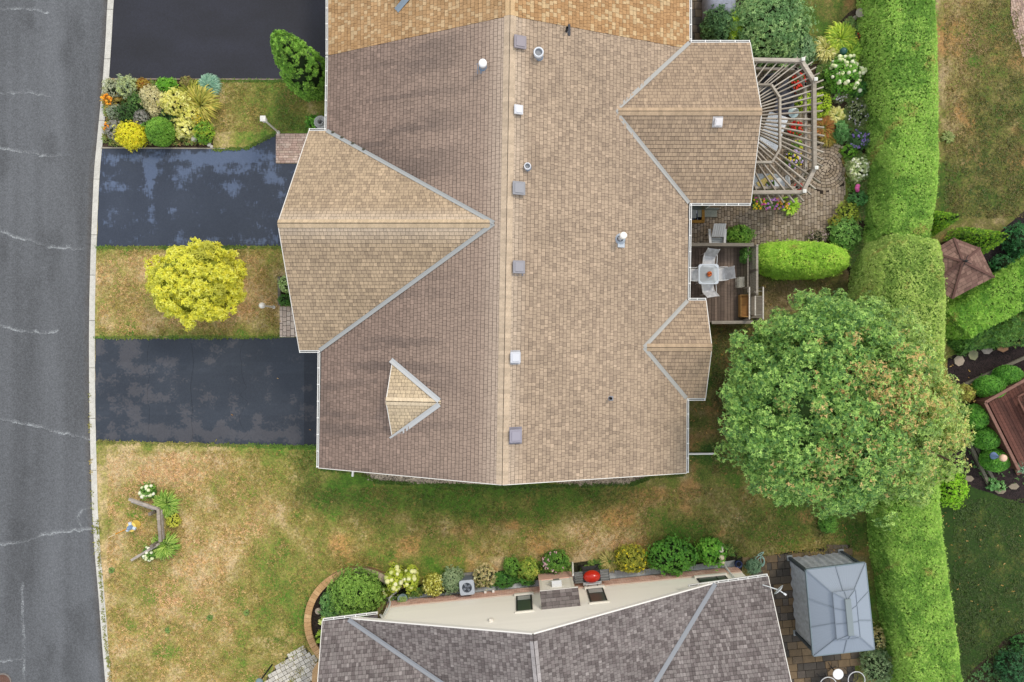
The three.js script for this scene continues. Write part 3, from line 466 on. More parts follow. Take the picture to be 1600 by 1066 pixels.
function pipeVent(px, py, r, h, col, capCol, p0, N, cap, flash = '#6d7f95') {
  const q = onPlane(px, py, p0, N), m = new THREE.Matrix4().compose(q, new THREE.Quaternion().setFromUnitVectors(up, N), V(1, 1, 1)), g = new G();
  g.add(new RoundedBoxGeometry(r * 3.4, .014, r * 3.4, 1, .006), m.clone().multiply(new THREE.Matrix4().makeTranslation(N.x > 0 ? r * .9 : -r * .9, .022, r * .3)), C(flash)); g.add(new THREE.ConeGeometry(r * 1.7, .12, 16, 1, true), m.clone().multiply(new THREE.Matrix4().makeTranslation(0, .07, 0)), C(flash));
  const v = g.build('vent_pipe', mats.steel, house), t = new G(); t.lathe([[r, 0], [r, h], [r * .8, h], [r * .8, h - .3]], q, C(col), 20); t.build('pipe', mats.steel, v);
  if (cap) { const c = new G(); if (cap === 'disc') c.lathe([[0, h + .1], [r * 1.15, h + .07], [r * 1.25, h + .0], [r * 1.25, h - .06], [r * 1.1, h - .06]], q, C(capCol), 24); else c.lathe([[r * .8, h - .05], [r * .82, h + .02], [r * 1.12, h + .02], [r * 1.12, h - .08]], q, C(capCol), 24); c.build('cap', mats.paint, v); if (cap !== 'disc') new G().add(new THREE.CircleGeometry(r * .8, 20).rotateX(-Math.PI / 2), new THREE.Matrix4().setPosition(q.x, q.y + h - .06, q.z), C('#8d9094')).build('screen', mats.steel, v); }
}
pipeVent(755, 105, .115, .35, '#9da3ad', '#eff1f4', wE1, NW, 'disc'); pipeVent(841, 88, .16, .36, '#a7adb8', '#dfe4ea', eE1, NE, 'ring'); pipeVent(824, 262, .11, .22, '#aab0ba', '#e6e8ee', eE1, NE, 'ring'); pipeVent(953, 622, .05, .3, '#3b3d44', '#33353c', eE1, NE, 0, '#8a8d96'); pipeVent(885, 50, .045, .35, '#26272c', '#26272c', eE1, NE, 0, '#8d8c90');
{ // gas flue with elbow and white cap
  const q = onPlane(968, 374, eE1, NE), g = new G(); g.lathe([[.22, .02], [.2, .05], [.12, .16]], q, C('#aab6c4'), 20); g.add(new RoundedBoxGeometry(.3, .016, .42, 1, .006), new THREE.Matrix4().compose(q.clone().add(V(.06, .03, .1)), new THREE.Quaternion().setFromUnitVectors(up, NE), V(1, 1, 1)), C('#b8c1cc')); const v = g.build('flue', mats.steel, house);
  new G().tube([q.clone().add(V(0, .1, 0)), q.clone().add(V(0, .3, 0)), q.clone().add(V(.02, .42, -.02)), q.clone().add(V(.03, .62, -.03))], .075, C('#c6ccd4')).build('pipe', mats.steel, v);
  new G().lathe([[0, .78], [.1, .76], [.13, .7], [.13, .6], [.1, .58]], q.clone().add(V(.04, 0, -.04)), C('#fbfaf4'), 24).build('cap', mats.white, v);
  const p = onPlane(889, 48, eE1, NE); new G().add(new RoundedBoxGeometry(.1, .06, .42, 2, .02), new THREE.Matrix4().compose(p.add(V(0, .05, 0)), new THREE.Quaternion().setFromUnitVectors(up, NE), V(1, 1, 1)), C('#3d3f48')).build('pipe_bracket', mats.plain, house);
}
// ---- adjoining unit to the north with newer orange-tan shingles
{
  const o = thing('house', 'adjoining house with newer orange tan shingle roof at the top edge', 'house');
  const L = V(0, 0, -8), w2 = wE0.clone().add(L), r2 = r0.clone().add(L), e2 = eE0.clone().add(L);
  const off = V(0, 0.012, 0);
  const g = new G(); deck(g, [w2, wE0, r0, r2], .14, C('#5b4430')); deck(g, [e2, eE0, r0, r2], .14, C('#5b4430')); const rf = g.build('roof', mats.matte, o);
  const col = (p, t, k) => { let c = C('#c29c70'); c = R() < .26 ? C('#d4b68c') : R() < .35 ? C('#b69064') : c; c = jit(c, .1); return mul(mixc(c, C('#caa77e'), t * .25), .88 + .24 * fbm(p.x, p.z, 3)); };
  const colE2 = (p, t, k) => { let c = C('#c39a6c'); c = R() < .28 ? C('#d6b88c') : R() < .3 ? C('#b88f62') : c; return jit(c, .09); };
  const s = new G(); const j = V(0, 0, -.012); shingles(s, w2, wE0.clone().add(j), r2, r0.clone().add(j), col, .15, [.1, .19]); shingles(s, e2, eE0.clone().add(j), r2, r0.clone().add(j), colE2, .15, [.1, .19]); stuff(s.build('shingles', mats.shingle, rf));
  ridgeCaps(rf, r2, r0.clone().add(V(0, 0, -.03)), NW, NE, .17, () => jit(C('#e0bf92'), .08));
  gutter(o, w2, wE0.clone().add(V(0, 0, -.02)), V(-1, 0, 0)); gutter(o, P(1077, 64, He), e2, NX);
  const wl = new G(); wl.box(V(-.25, 1.45, -15.3), V(13.2, 3.0, 8), C('#a88f77')); wl.build('wall', mats.brick, o);
  // dormer whose lower corner shows at the top edge
  const S0 = P(622, 14, 4.19), N0 = S0.clone().add(V(0, 0, -2.9)), Pk = S0.clone().add(V(.03, .82, -1.45)), h = 5.0, A = V(-2.5, 4.98, Pk.z), dN = planeN(N0, Pk, A), dS = planeN(S0, Pk, A);
  const d = new G(); deck(d, [N0, A, Pk], .1, C('#5b4430')); deck(d, [S0, A, Pk], .1, C('#5b4430')); const dm = d.build('dormer', mats.matte, o); const e = V(.02, 0, 0), s2 = new G(); shingles(s2, N0, N0.clone().add(e), Pk, A, col); shingles(s2, S0, S0.clone().add(e), Pk, A, col); stuff(s2.build('shingles', mats.shingle, dm));
  valley(dm, S0.clone().add(V(-.05, -.02, .06)), A.clone().add(V(-.1, 0, .05)), dS, NW, .12, C('#8292a0')); valley(dm, N0, A, dN, NW, .12, C('#8292a0'));
}
// ---- lower house: dark grey roof, cream siding above brick
{
  const o = thing('house', 'cream sided house with dark grey shingle roof and brick base at the bottom edge', 'house');
  const d = V(.9951, 0, -.0989), s = V(.0989, 0, .9951), A = V(-5.31, 0, 11.28), wall = (u, h, out = 0) => A.clone().addScaledVector(d, u).addScaledVector(s, -out).add(V(0, h, 0));   // u along the wall from its left corner
  const h0 = 2.6, hr = 5.65, eL = P(549, 968, h0), pk = P(832.7, 992, hr), eR = P(1117, 912, h0), back = s.clone().multiplyScalar(9);
  const dk = C('#38332f'), gcol = (p, t, k) => { let c = k ? C('#908886') : (R() < .55 ? C('#736a69') : C('#847b7a')); if (R() < .05) c = C('#a09896'); return mul(jit(c, .12), .88 + .24 * fbm(p.x * .8, p.z * .8, 3)); };
  const eL2 = eL.clone().add(back), eR2 = eR.clone().add(back), pk2 = pk.clone().add(back), nW = planeN(eL, eL2, pk), nE = planeN(eR, eR2, pk);
  const g = new G(); deck(g, [eL, eL2, pk2, pk], .13, dk); deck(g, [eR, eR2, pk2, pk], .13, dk); const rf = g.build('roof', mats.matte, o);
  const sh = new G(); shingles(sh, eL, eL2, pk, pk2, gcol, .145, [.09, .16]); shingles(sh, eR, eR2, pk, pk2, gcol, .145, [.09, .16]); stuff(sh.build('shingles', mats.shingle, rf));
  ridgeCaps(rf, pk.clone().addScaledVector(s, .25), pk2, nW, nE, .14, () => jit(R() < .3 ? C('#8d878a') : C('#b9b3b3'), .14), .28);
  const f = new G(); fascia(f, eL, pk, s.clone().negate(), .17, .05); fascia(f, eR, pk, s.clone().negate(), .17, .05); f.build('fascia', mats.white, rf);
  // west and east wings
  const wing = (nm, c0, cv, slope, run, dir) => {
    const v = cv.clone(), rise = run * slope, Pk = c0.clone().addScaledVector(s, run).add(V(0, rise, 0)), main = dir < 0 ? nW : nE, p0 = dir < 0 ? eL : eR;
    const q = cv.clone().addScaledVector(s, run).add(V(0, rise, 0)); // slide inwards along d to the main plane
    const den = main.dot(d), tt = (main.dot(p0) - main.dot(q)) / den; const Ap = q.addScaledVector(d, tt); const n = planeN(c0, Pk, Ap);
    const far0 = Pk.clone().addScaledVector(s, run).add(V(0, -rise, 0)), fv = cv.clone().addScaledVector(s, 2 * run), n2_ = planeN(far0, Pk, Ap);
    const g2 = new G(); deck(g2, [c0, cv, Ap, Pk], .13, dk); deck(g2, [far0, fv, Ap, Pk], .13, dk); const w = g2.build(nm, mats.matte, o), s2 = new G(); shingles(s2, c0, cv, Pk, Ap, gcol, .145, [.09, .16]); shingles(s2, far0, fv, Pk, Ap, gcol, .145, [.09, .16]); stuff(s2.build('shingles', mats.shingle, w));
    ridgeCaps(w, Pk, Ap, n, n2_, .14, () => jit(C('#9b9597'), .12), .28); valley(w, cv, Ap, n, main, .1, C('#8d9198')); const f2 = new G(); fascia(f2, c0, Pk, d.clone().multiplyScalar(dir), .13); f2.build('fascia', mats.white, w);
    return w;
  };
  const ww = wing('wing_roof', P(504, 971, h0), P(545, 968, h0), .72, 3.4, -1), we = wing('wing_roof', P(1200, 901, h0), P(1117, 912, h0), .4, 4.2, 1);
  gutter(o, P(504.5, 971, h0), P(590, 960.5, h0), s.clone().negate(), .45); gutter(o, P(1076, 918.5, h0), P(1200, 901, h0), s.clone().negate(), .4);
  { const g3 = new G(); const a = P(1076, 919, h0 - .02), b = P(1117, 913, h0 - .02), c = b.clone().addScaledVector(s, .5).add(V(0, .1, 0)), e = a.clone().addScaledVector(s, .5).add(V(0, .1, 0)); g3.quad(a, b, c, e, C('#6b6466')); g3.build('eave_return', mats.shingle, rf); const g4 = new G(); const a2 = P(550, 967, h0 - .02), b2 = P(590, 961, h0 - .02); g4.quad(a2, b2, b2.clone().addScaledVector(s, .45).add(V(0, .1, 0)), a2.clone().addScaledVector(s, .45).add(V(0, .1, 0)), C('#6b6466')); g4.build('eave_return', mats.shingle, rf); }
  // gable wall: foundation, brick base, lapped siding boards
  const WL = 15.1, us = 6.15; const roofAt = (u) => { const p = wall(u, 0), k = p.clone().sub(pk); return hr - Math.abs(k.dot(d)) * (hr - h0) / (k.dot(d) < 0 ? pk.clone().sub(eL).dot(d) : eR.clone().sub(pk).dot(d)) - .2; };
  const wb = (name, u0, u1, y0, y1, out, th, col, mat = mats.matte, parent = o) => { const b = new G(); const a = wall(u0, y0, out), c = wall(u1, y0, out), a2 = wall(u0, y1, out), c2 = wall(u1, y1, out), t = s.clone().multiplyScalar(th); b.quad(a, c, c2, a2, col); b.quad(a2, c2, c2.clone().add(t), a2.clone().add(t), col); b.quad(a, c, c.clone().add(t), a.clone().add(t), col); b.quad(a, a2, a2.clone().add(t), a.clone().add(t), col); b.quad(c, c2, c2.clone().add(t), c.clone().add(t), col); return b.build(name, mat, parent); };
  wb('foundation', 0, WL, -.05, .2, .02, .3, C('#a8a9a8'), mats.stone);
  const br = wb('brick_base', 0, WL, .2, .84, .05, .3, C('#a57f70'), mats.brick);
  { const b = new G(); let k = 0; for (let y = .215; y < .82; y += .078) { let u = (k++ % 2) * .11; while (u < WL - .05) { const u1 = Math.min(u + .205, WL - .01); const c = jit(C(pick(['#e0b9a9', '#d9ae9d', '#e4c2b3', '#d3a898'])), .1); b.quad(wall(u, y, .062), wall(u1, y, .062), wall(u1, y + .066, .062), wall(u, y + .066, .062), c); b.quad(wall(u, y + .066, .062), wall(u1, y + .066, .062), wall(u1, y + .066, .045), wall(u, y + .066, .045), c); u += .218; } } b.quad(wall(0, .84, .062), wall(WL, .84, .062), wall(WL, .86, .0), wall(0, .86, .0), C('#c8b5a6')); stuff(b.build('bricks', mats.brick, br)); }
  const sd = wb('siding', 0, WL, .84, 2.55, 0, .2, C('#f2efe6'), mats.plain); { const gg = new G(); gg.tri(wall(0, 2.5, -.004), wall(13.0, 2.5, -.004), wall(us, 5.3, -.004), C('#f2efe6')); gg.build('gable_backing', mats.plain, o); }
  for (let y = .87; y < 5.4; y += .2) { // each board tapers: thick at its lower edge
    let u0 = 0, u1 = WL; while (u0 < us && roofAt(u0) < y + .02) u0 += .05; while (u1 > us && roofAt(u1) < y + .02) u1 -= .05; if (u1 - u0 < .2) break;
    const b = new G(), c = jit(C('#faf7ee'), .012); b.quad(wall(u0, y, .022), wall(u1, y, .022), wall(u1, y + .2, .006), wall(u0, y + .2, .006), c); b.quad(wall(u0, y, .022), wall(u1, y, .022), wall(u1, y, .0), wall(u0, y, .0), c); b.build('siding_board', mats.plain, sd);
  }
  // windows
  const win = (u0, u1, y0, y1, mull) => {
    const w = wb('window', u0, u1, y0, y1, .05, .06, C('#2f3532'), mats.plain); wb('sill', u0 - .06, u1 + .08, y0 - .14, y0, .12, .12, C('#eeeae0'), mats.white, w); wb('lintel', u0 - .05, u1 + .05, y1, y1 + .08, .07, .08, C('#efece2'), mats.white, w);
    const pn = (a, b, c, e) => wb('pane', a, b, c, e, .056, .005, [1, 1, 1], paneMat, w); const t = .07;
    if (mull) { const m = u0 + (u1 - u0) * mull; pn(u0 + t, m - .04, y0 + t, y1 - t); pn(m + .04, u1 - t, y0 + t, y1 - t); } else { pn(u0 + t, u1 - t, y0 + t, y1 - t); }
    if (!mull) wb('sash', u0 + t, u1 - t, y0 + .1, y0 + .48, .064, .008, C('#a9adab'), mats.plain, w);
  };
  const uAt = (px) => { let u = 5; for (let i = 0; i < 20; i++) { const p = wall(u, 1.6); u += ((px - 800) * (H - 1.6) / F - p.x); } return u; };
  win(uAt(806.5), uAt(831.5), 1.05, 2.72, 0); win(uAt(918.5), uAt(945), 1.05, 2.55, 0); win(uAt(1094), uAt(1140), 1.05, 2.0, .66);
  wb('wall_light', uAt(767), uAt(772), 3.2, 3.4, .12, .12, C('#f4efe6'), mats.white);
  // chimney chase
  { const u0 = uAt(845.5), u1 = uAt(898.5), out = .52; const c = wb('chase', u0, u1, 0, 2.3, out, .55, C('#f4f1e8'), mats.plain); wb('brick_base', u0 - .02, u1 + .02, 0, .84, out + .03, .6, C('#dcb3a3'), mats.brick, c); for (let y = .9; y < 2.2; y += .2) wb('siding_board', u0, u1, y, y + .19, out + .012, .03, C('#f4f1e8'), mats.plain, c);
    for (const q of [u0, u1 - .1]) wb('corner_board', q, q + .1, .86, 2.25, out + .03, .1, C('#efece2'), mats.white, c); wb('flue_vent', (u0 + u1) / 2 - .13, (u0 + u1) / 2 + .13, 1.35, 1.62, out + .2, .2, C('#8a8a86'), mats.steel, c); wb('vent_hood', (u0 + u1) / 2 - .2, (u0 + u1) / 2 + .2, 1.72, 1.78, out + .26, .26, C('#dfe2e4'), mats.steel, c);
    const r = new G(); const a = wall(u0 - .02, 2.36, out + .1), b = wall(u1 + .12, 2.36, out + .1), a1 = wall(u0 - .02, 2.72, -.02), b1 = wall(u1 + .12, 2.72, -.02); deck(r, [a, b, b1, a1], .08, dk); const m = r.build('chase_roof', mats.matte, o), q = new G(); shingles(q, a, b, a1, b1, gcol, .16, [.2, .3]); stuff(q.build('shingles', mats.shingle, m)); const ff = new G(); fascia(ff, a, b, s.clone().negate(), .1); ff.build('fascia', mats.white, m); }
  // side walls and rear
  { const b = new G(); const c = C('#cfccc0'); const t = V(0, 0, 0); b.quad(wall(0, 0), wall(0, 0).addScaledVector(s, 8), wall(0, 2.5).addScaledVector(s, 8), wall(0, 2.5), c); b.quad(wall(WL, 0), wall(WL, 0).addScaledVector(s, 8), wall(WL, 2.5).addScaledVector(s, 8), wall(WL, 2.5), c);
    b.quad(wall(-1.6, 0, -.7), wall(0, 0, -.7), wall(0, 2.5, -.7), wall(-1.6, 2.5, -.7), c); b.build('wall', mats.plain, o); }
  // rain pipes on the wall
  new G().tube([wall(.1, 2.45, .35), wall(.12, 2.3, .18), wall(.13, 2.0, .1), wall(.12, .5, .1), wall(.02, .15, .16), wall(.5, .06, .5)], .045, C('#dcdcda'), 30, 8).build('downspout', mats.white, o);
  new G().tube([wall(uAt(1150), 2.4, .3), wall(uAt(1150), 2.2, .12), wall(uAt(1150), .4, .1), wall(uAt(1149), .1, .25), wall(uAt(1142), .06, .95)], .045, C('#ecece8'), 30, 8).build('downspout', mats.white, o);
  for (const px of [717, 755, 768]) wb('pipe_outlet', uAt(px), uAt(px) + .1, .3, .42, .16, .16, C('#eeeeea'), mats.white);
}
// ---------------------------------------------------------------- plants
const geoFrom = (tris) => { const g = new THREE.BufferGeometry(); g.setAttribute('position', new THREE.BufferAttribute(new Float32Array(tris.flat(2)), 3)); g.computeVertexNormals(); return g; };
const leafAt = (l, w, fold, rot, tilt, o = [0, 0, 0]) => { // folded leaf, pointing +z, facing +y
  const ca = Math.cos(rot), sa = Math.sin(rot), ct = Math.cos(tilt), st = Math.sin(tilt); const T = (x, y, z) => { const y2 = y * ct + z * st, z2 = -y * st + z * ct; return [o[0] + x * ca + z2 * sa, o[1] + y2, o[2] - x * sa + z2 * ca]; };
  const a = T(0, 0, 0), t = T(0, -.12 * l, l), r = T(w, fold, l * .45), q = T(-w, fold, l * .45); return [[a, r, t], [a, t, q]];
};
const LG = {
  broad: geoFrom([...leafAt(1, .34, .1, 0, .2), ...leafAt(.9, .3, .1, 2.1, .3), ...leafAt(.8, .3, .1, 4.1, .1)]),
  big: geoFrom([...leafAt(1, .42, .12, 0, .1), ...leafAt(.9, .4, .12, 2.3, .25)]),
  spray: geoFrom([...leafAt(1, .13, .05, 0, .55), ...leafAt(.8, .12, .05, .7, .3), ...leafAt(.8, .12, .05, -.7, .35), ...leafAt(.7, .12, .04, 2.6, .2)]),
  tiny: geoFrom([...leafAt(1, .3, .1, 0, .5), ...leafAt(.9, .3, .1, 2.2, .2), ...leafAt(.9, .28, .1, 4.3, .35)]),
  lobed: geoFrom([...leafAt(1, .22, .06, 0, .1), ...leafAt(.8, .2, .06, .9, .15), ...leafAt(.8, .2, .06, -.9, .15), ...leafAt(.55, .16, .05, 2.6, .3)]),
  blade: geoFrom([[[-.04, 0, 0], [.04, 0, 0], [.035, .55, .12]], [[-.04, 0, 0], [.035, .55, .12], [-.035, .55, .12]], [[-.035, .55, .12], [.035, .55, .12], [.024, .85, .42]], [[-.035, .55, .12], [.024, .85, .42], [-.024, .85, .42]], [[-.024, .85, .42], [.024, .85, .42], [0, .8, .85]]]),
  ball: new THREE.IcosahedronGeometry(1, 1), petal: new THREE.IcosahedronGeometry(1, 0),
};
const UP = V(0, 1, 0), _q2 = new THREE.Quaternion(), _s = V(1, 1, 1);
class Leaves { // collects copies of one leaf spray
  constructor() { this.m = []; this.c = []; }
  put(p, n, size, col, spin = R() * 6.283, wob = .55) {
    _v.copy(n).add(V(rr(-wob, wob), rr(-wob, wob), rr(-wob, wob))).normalize(); _q.setFromUnitVectors(UP, _v); _q2.setFromAxisAngle(UP, spin); _q.multiply(_q2); _s.setScalar(size);
    this.m.push(new THREE.Matrix4().compose(p, _q, _s)); this.c.push(col);
  }
  build(name, geo, mat, parent) {
    const gain = mat === leafMat ? [1.5, 1.33, 1.35] : [1, 1, 1], o = origin.get(parent), I = new THREE.InstancedMesh(geo, mat, this.m.length), k = new THREE.Color();
    for (let i = 0; i < this.m.length; i++) { const m = this.m[i]; m.elements[12] -= o.x; m.elements[13] -= o.y; m.elements[14] -= o.z; I.setMatrixAt(i, m); k.setRGB(...this.c[i].map((x, j) => Math.min(.9, x * gain[j]))); I.setColorAt(i, k); }
    I.name = name; I.castShadow = I.receiveShadow = true; origin.set(I, o); parent.add(I); return stuff(I);
  }
}
const pal = (...h) => h.map(C);
const dirRand = () => { const y = R() * 2 - 1, a = R() * 6.283, s = Math.sqrt(1 - y * y); return V(s * Math.cos(a), y, s * Math.sin(a)); };
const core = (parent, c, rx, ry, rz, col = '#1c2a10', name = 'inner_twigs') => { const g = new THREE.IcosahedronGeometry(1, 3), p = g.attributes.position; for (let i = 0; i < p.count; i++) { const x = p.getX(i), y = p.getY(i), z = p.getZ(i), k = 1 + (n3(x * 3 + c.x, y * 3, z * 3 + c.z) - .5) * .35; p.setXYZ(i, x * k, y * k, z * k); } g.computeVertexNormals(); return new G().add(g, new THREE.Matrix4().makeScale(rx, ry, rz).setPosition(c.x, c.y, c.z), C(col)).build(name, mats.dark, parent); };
// rounded shrub: (px, py) is the middle of its outline in the survey photograph
function shrub(name, label, px, py, rpx, h, cols, o = {}) {
  const { leaf = 'broad', size = .09, dens = 1, ry = rpx, lump = .7, freq = 3.2, cat = 'shrub', flowers = null, group = null, hue = .5, lift = 0, wob = .6, coreCol = '#1d2a10', y0 = 0 } = o;
  R = rng(Math.round(px * 31 + py * 17 + rpx));
  const mid = P(px, py, y0 + h * .55), rx = rpx * (H - h * .55) / F, rz = ry * (H - h * .55) / F, t = thing(name, label, cat, V(mid.x, y0, mid.z), group), c = V(mid.x, y0 + h * .45 + lift, mid.z), hy = h * .55;
  core(t, c, rx * .74, hy * .72, rz * .74, coreCol);
  new G().rod(V(c.x, y0 - .02, c.z), V(c.x, y0 + h * .4 + lift, c.z), .03 + rx * .03, .02, C('#5a4632')).build('stem', mats.wood, t);
  const area = 2 * Math.PI * (rx * rz + (rx + rz) * hy) / 1.5, n = Math.min(14000, Math.round(dens * 2.4 * area / (size * size * .9))), L = new Leaves(), sd = R() * 50;
  for (let i = 0; i < n; i++) {
    const d = dirRand(); if (d.y < -.55) continue; const k = n3(d.x * freq + sd, d.y * freq, d.z * freq + sd), deep = R() < .3 ? .62 + R() * .3 : .9 + R() * .12, q = (1 - lump * .5 + lump * k) * deep * (lump > .15 && R() < .2 ? 1 + R() * .28 : 1);
    const p = V(c.x + d.x * rx * q, c.y + d.y * hy * q, c.z + d.z * rz * q); if (p.y < y0 + .01) p.y = y0 + .01 + R() * .05;
    const hu = clamp(n3(d.x * 4 + sd * 2, d.y * 4, d.z * 4) * hue * 2 + (R() - .5) * .8), ci = clamp(hu) * (cols.length - 1), a = cols[Math.floor(ci)], b = cols[Math.min(cols.length - 1, Math.floor(ci) + 1)];
    L.put(p, d.clone().setY(d.y + .35).normalize(), size * rr(.7, 1.25), jit(mixc(a, b, ci % 1), .16), R() * 6.28, wob);
  }
  L.build('foliage', LG[leaf], leafMat, t);
  if (flowers) for (const f of [flowers].flat()) { const B = new Leaves(); for (let i = 0; i < f.n; i++) { const d = dirRand(); d.y = Math.abs(d.y) * .8 + (f.up ?? .2); d.normalize(); if (f.side) { d.x += f.side[0]; d.z += f.side[1]; d.normalize(); } const k = n3(d.x * freq + sd, d.y * freq, d.z * freq + sd), q = (1 - lump * .5 + lump * k) * 1.03; const p = V(c.x + d.x * rx * q, c.y + d.y * hy * q, c.z + d.z * rz * q); const m = f.clump ?? 1; for (let j = 0; j < m; j++) B.put(p.clone().add(V(rr(-1, 1), rr(-.6, .8), rr(-1, 1)).multiplyScalar(m > 1 ? f.r * .75 : 0)), UP, (m > 1 ? f.r * .42 : f.r) * rr(.75, 1.2), jit(pick(f.cols), .1)); } B.build('blossoms', m_(f), petalMat, t); }
  return t;
}
const m_ = (f) => f.clump ? LG.petal : LG.ball;
// tuft of long arching blades
function tuft(name, label, px, py, rpx, h, cols, o = {}) {
  const { n = 220, w = 1, cat = 'plant', flowers = null, group = null, spread = 1, y0 = 0 } = o; R = rng(Math.round(px * 13 + py * 7));
  const b = P(px, py, y0 + h * .4), r = rpx * (H - h * .4) / F, t = thing(name, label, cat, V(b.x, y0, b.z), group), L = new Leaves();
  new G().add(new THREE.SphereGeometry(r * .3, 10, 6), new THREE.Matrix4().makeScale(1, .4, 1).setPosition(b.x, y0, b.z), C('#3a3a1e')).build('crown', mats.dark, t);
  for (let i = 0; i < n; i++) {
    const a = R() * 6.283, out = Math.sqrt(R()), q = new THREE.Quaternion().setFromEuler(new THREE.Euler(out * .75 * spread, 0, 0)), y = new THREE.Quaternion().setFromAxisAngle(UP, a); y.multiply(q); const s = (.6 + .4 * out) * rr(.8, 1.1);
    L.m.push(new THREE.Matrix4().compose(V(b.x + Math.sin(a) * out * r * .25, y0, b.z + Math.cos(a) * out * r * .25), y, V(s * w * 1.2, s * h, s * r * 1.15))); L.c.push(jit(mixc(pick(cols), pick(cols), R()), .15));
  }
  L.build('blades', LG.blade, leafMat, t);
  if (flowers) { const B = new Leaves(); for (let i = 0; i < flowers.n; i++) { const a = R() * 6.283, q = Math.sqrt(R()) * r * .85; B.put(V(b.x + Math.cos(a) * q, y0 + h * rr(.8, 1.1), b.z + Math.sin(a) * q), UP, flowers.r * rr(.7, 1.2), jit(pick(flowers.cols), .12)); } B.build('blossoms', LG.ball, petalMat, t); }
  return t;
}
// clipped hedge: stations of [px left, px right, py] measured at ground (left) and top (right)
function hedge(label, st, h, cols, o = {}) {
  const { p = 7, ps = 14, size = .1, dens = 1, name = 'hedge', leaf = 'spray', rough = .05, cat = 'hedge', lx = null, group } = o; R = rng(Math.round(st[0][0] * 3 + st[0][2] * 5));
  const S = st.map((q) => Array.isArray(q[0]) ? [V(q[0][0], 0, q[0][1]), V(q[1][0], 0, q[1][1])] : [P(q[0], q[2], 0).setY(0), P(q[1], q[2], h * .93).setY(0)]);
  const N = S.length - 1, c0 = S[Math.floor(N / 2)][0].clone().lerp(S[Math.floor(N / 2)][1], .5), t = thing(name, label, cat, V(c0.x, 0, c0.z), group);
  const pos = (s, u, v) => { // s,u in -1..1, v 0..1
    const q = clamp((s + 1) / 2, 0, 1) * N, i = Math.min(N - 1, Math.floor(q)), f = q - i, l = S[i][0].clone().lerp(S[i + 1][0], f), r = S[i][1].clone().lerp(S[i + 1][1], f); const x = l.lerp(r, (u + 1) / 2); x.y = v * h; return x;
  };
  let len = 0, wid = 0; for (let i = 0; i < N; i++) len += S[i][0].clone().add(S[i][1]).distanceTo(S[i + 1][0].clone().add(S[i + 1][1])) / 2; for (const q of S) wid += q[0].distanceTo(q[1]) / S.length;
  const proj = (s, u, v) => { const d = Math.pow(Math.pow(Math.abs(s), ps) + Math.pow(Math.abs(u), p) + Math.pow(Math.abs(v), p), 1 / p); const ds = Math.max(d, 1e-3); return [s / Math.pow(ds, p / ps > 1 ? 1 : 1), u / ds, v / ds]; };
  // under-surface
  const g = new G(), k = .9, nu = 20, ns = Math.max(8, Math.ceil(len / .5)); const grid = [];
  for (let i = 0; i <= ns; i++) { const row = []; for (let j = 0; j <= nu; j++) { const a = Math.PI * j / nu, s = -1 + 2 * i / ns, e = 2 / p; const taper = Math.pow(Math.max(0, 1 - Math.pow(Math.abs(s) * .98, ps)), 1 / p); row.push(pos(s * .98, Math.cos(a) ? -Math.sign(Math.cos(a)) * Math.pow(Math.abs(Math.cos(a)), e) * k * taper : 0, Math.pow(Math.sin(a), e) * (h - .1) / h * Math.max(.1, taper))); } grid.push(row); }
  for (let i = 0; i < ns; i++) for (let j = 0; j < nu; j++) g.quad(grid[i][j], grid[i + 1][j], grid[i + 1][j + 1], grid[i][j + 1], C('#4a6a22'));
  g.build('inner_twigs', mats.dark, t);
  const aT = len * wid, aS = len * h, aE = wid * h, tot = aT + 2 * aS + 2 * aE, n = Math.min(85000, Math.round(dens * tot * 2.1 / (size * size * .55))), L = new Leaves();
  for (let i = 0; i < n; i++) {
    let s, u, v, x = R() * tot; if (x < aT) { s = R() * 2 - 1; u = R() * 2 - 1; v = 1; } else if (x < aT + 2 * aS) { s = R() * 2 - 1; u = x < aT + aS ? -1 : 1; v = R(); } else { s = x < aT + 2 * aS + aE ? -1 : 1; u = R() * 2 - 1; v = R(); }
    const d = Math.pow(Math.pow(Math.abs(u), p) + Math.pow(v, p) + Math.pow(Math.abs(s), ps), 1 / p); const s2 = clamp(s / (Math.abs(s) > .9 || ps < 5 ? d : 1), -1, 1), uu = u / d, vv = v / d;
    const at = pos(s2, uu, vv), nn = V(0, Math.pow(vv, p - 1) + .1, 0), i2 = pos(s2, uu > 0 ? 1 : -1, 0).sub(pos(s2, 0, 0)).setY(0).normalize(); nn.addScaledVector(i2, Math.pow(Math.abs(uu), p - 1)); const tg = pos(Math.min(1, s2 + .02), uu, 0).sub(pos(Math.max(-1, s2 - .02), uu, 0)).setY(0); if (tg.lengthSq() > 0) nn.addScaledVector(tg.normalize(), Math.sign(s) * Math.pow(Math.abs(s2), ps - 1)); nn.normalize();
    const w = fbm(at.x * 1.1 + at.y, at.z * 1.1 - at.y, 3), wf = n3(at.x * 7, at.y * 7, at.z * 7); at.addScaledVector(nn, (w - .5) * rough * 2.6 + (wf - .5) * rough - (R() < .25 ? R() * .08 : 0) + (R() < .02 ? .04 + R() * .09 : 0));
    const ci = clamp(w * 1.3 - .2 + (R() - .5) * .7 + (wf - .5) * .5) * (cols.length - 1), a = cols[Math.floor(ci)], b = cols[Math.min(cols.length - 1, Math.floor(ci) + 1)];
    if (at.y < .02) continue; const dry = sstep(.68, .8, fbm(at.x * 1.6 + 31, at.z * 1.6 + at.y, 3)) * (R() < .5 ? .7 : 0); L.put(at, nn.add(V(0, .25, 0)).normalize(), size * rr(.7, 1.3), jit(mixc(mixc(a, b, ci % 1), C('#a8975a'), dry), .16), R() * 6.283, .6);
  }
  L.build('foliage', LG[leaf], leafMat, t); return t;
}
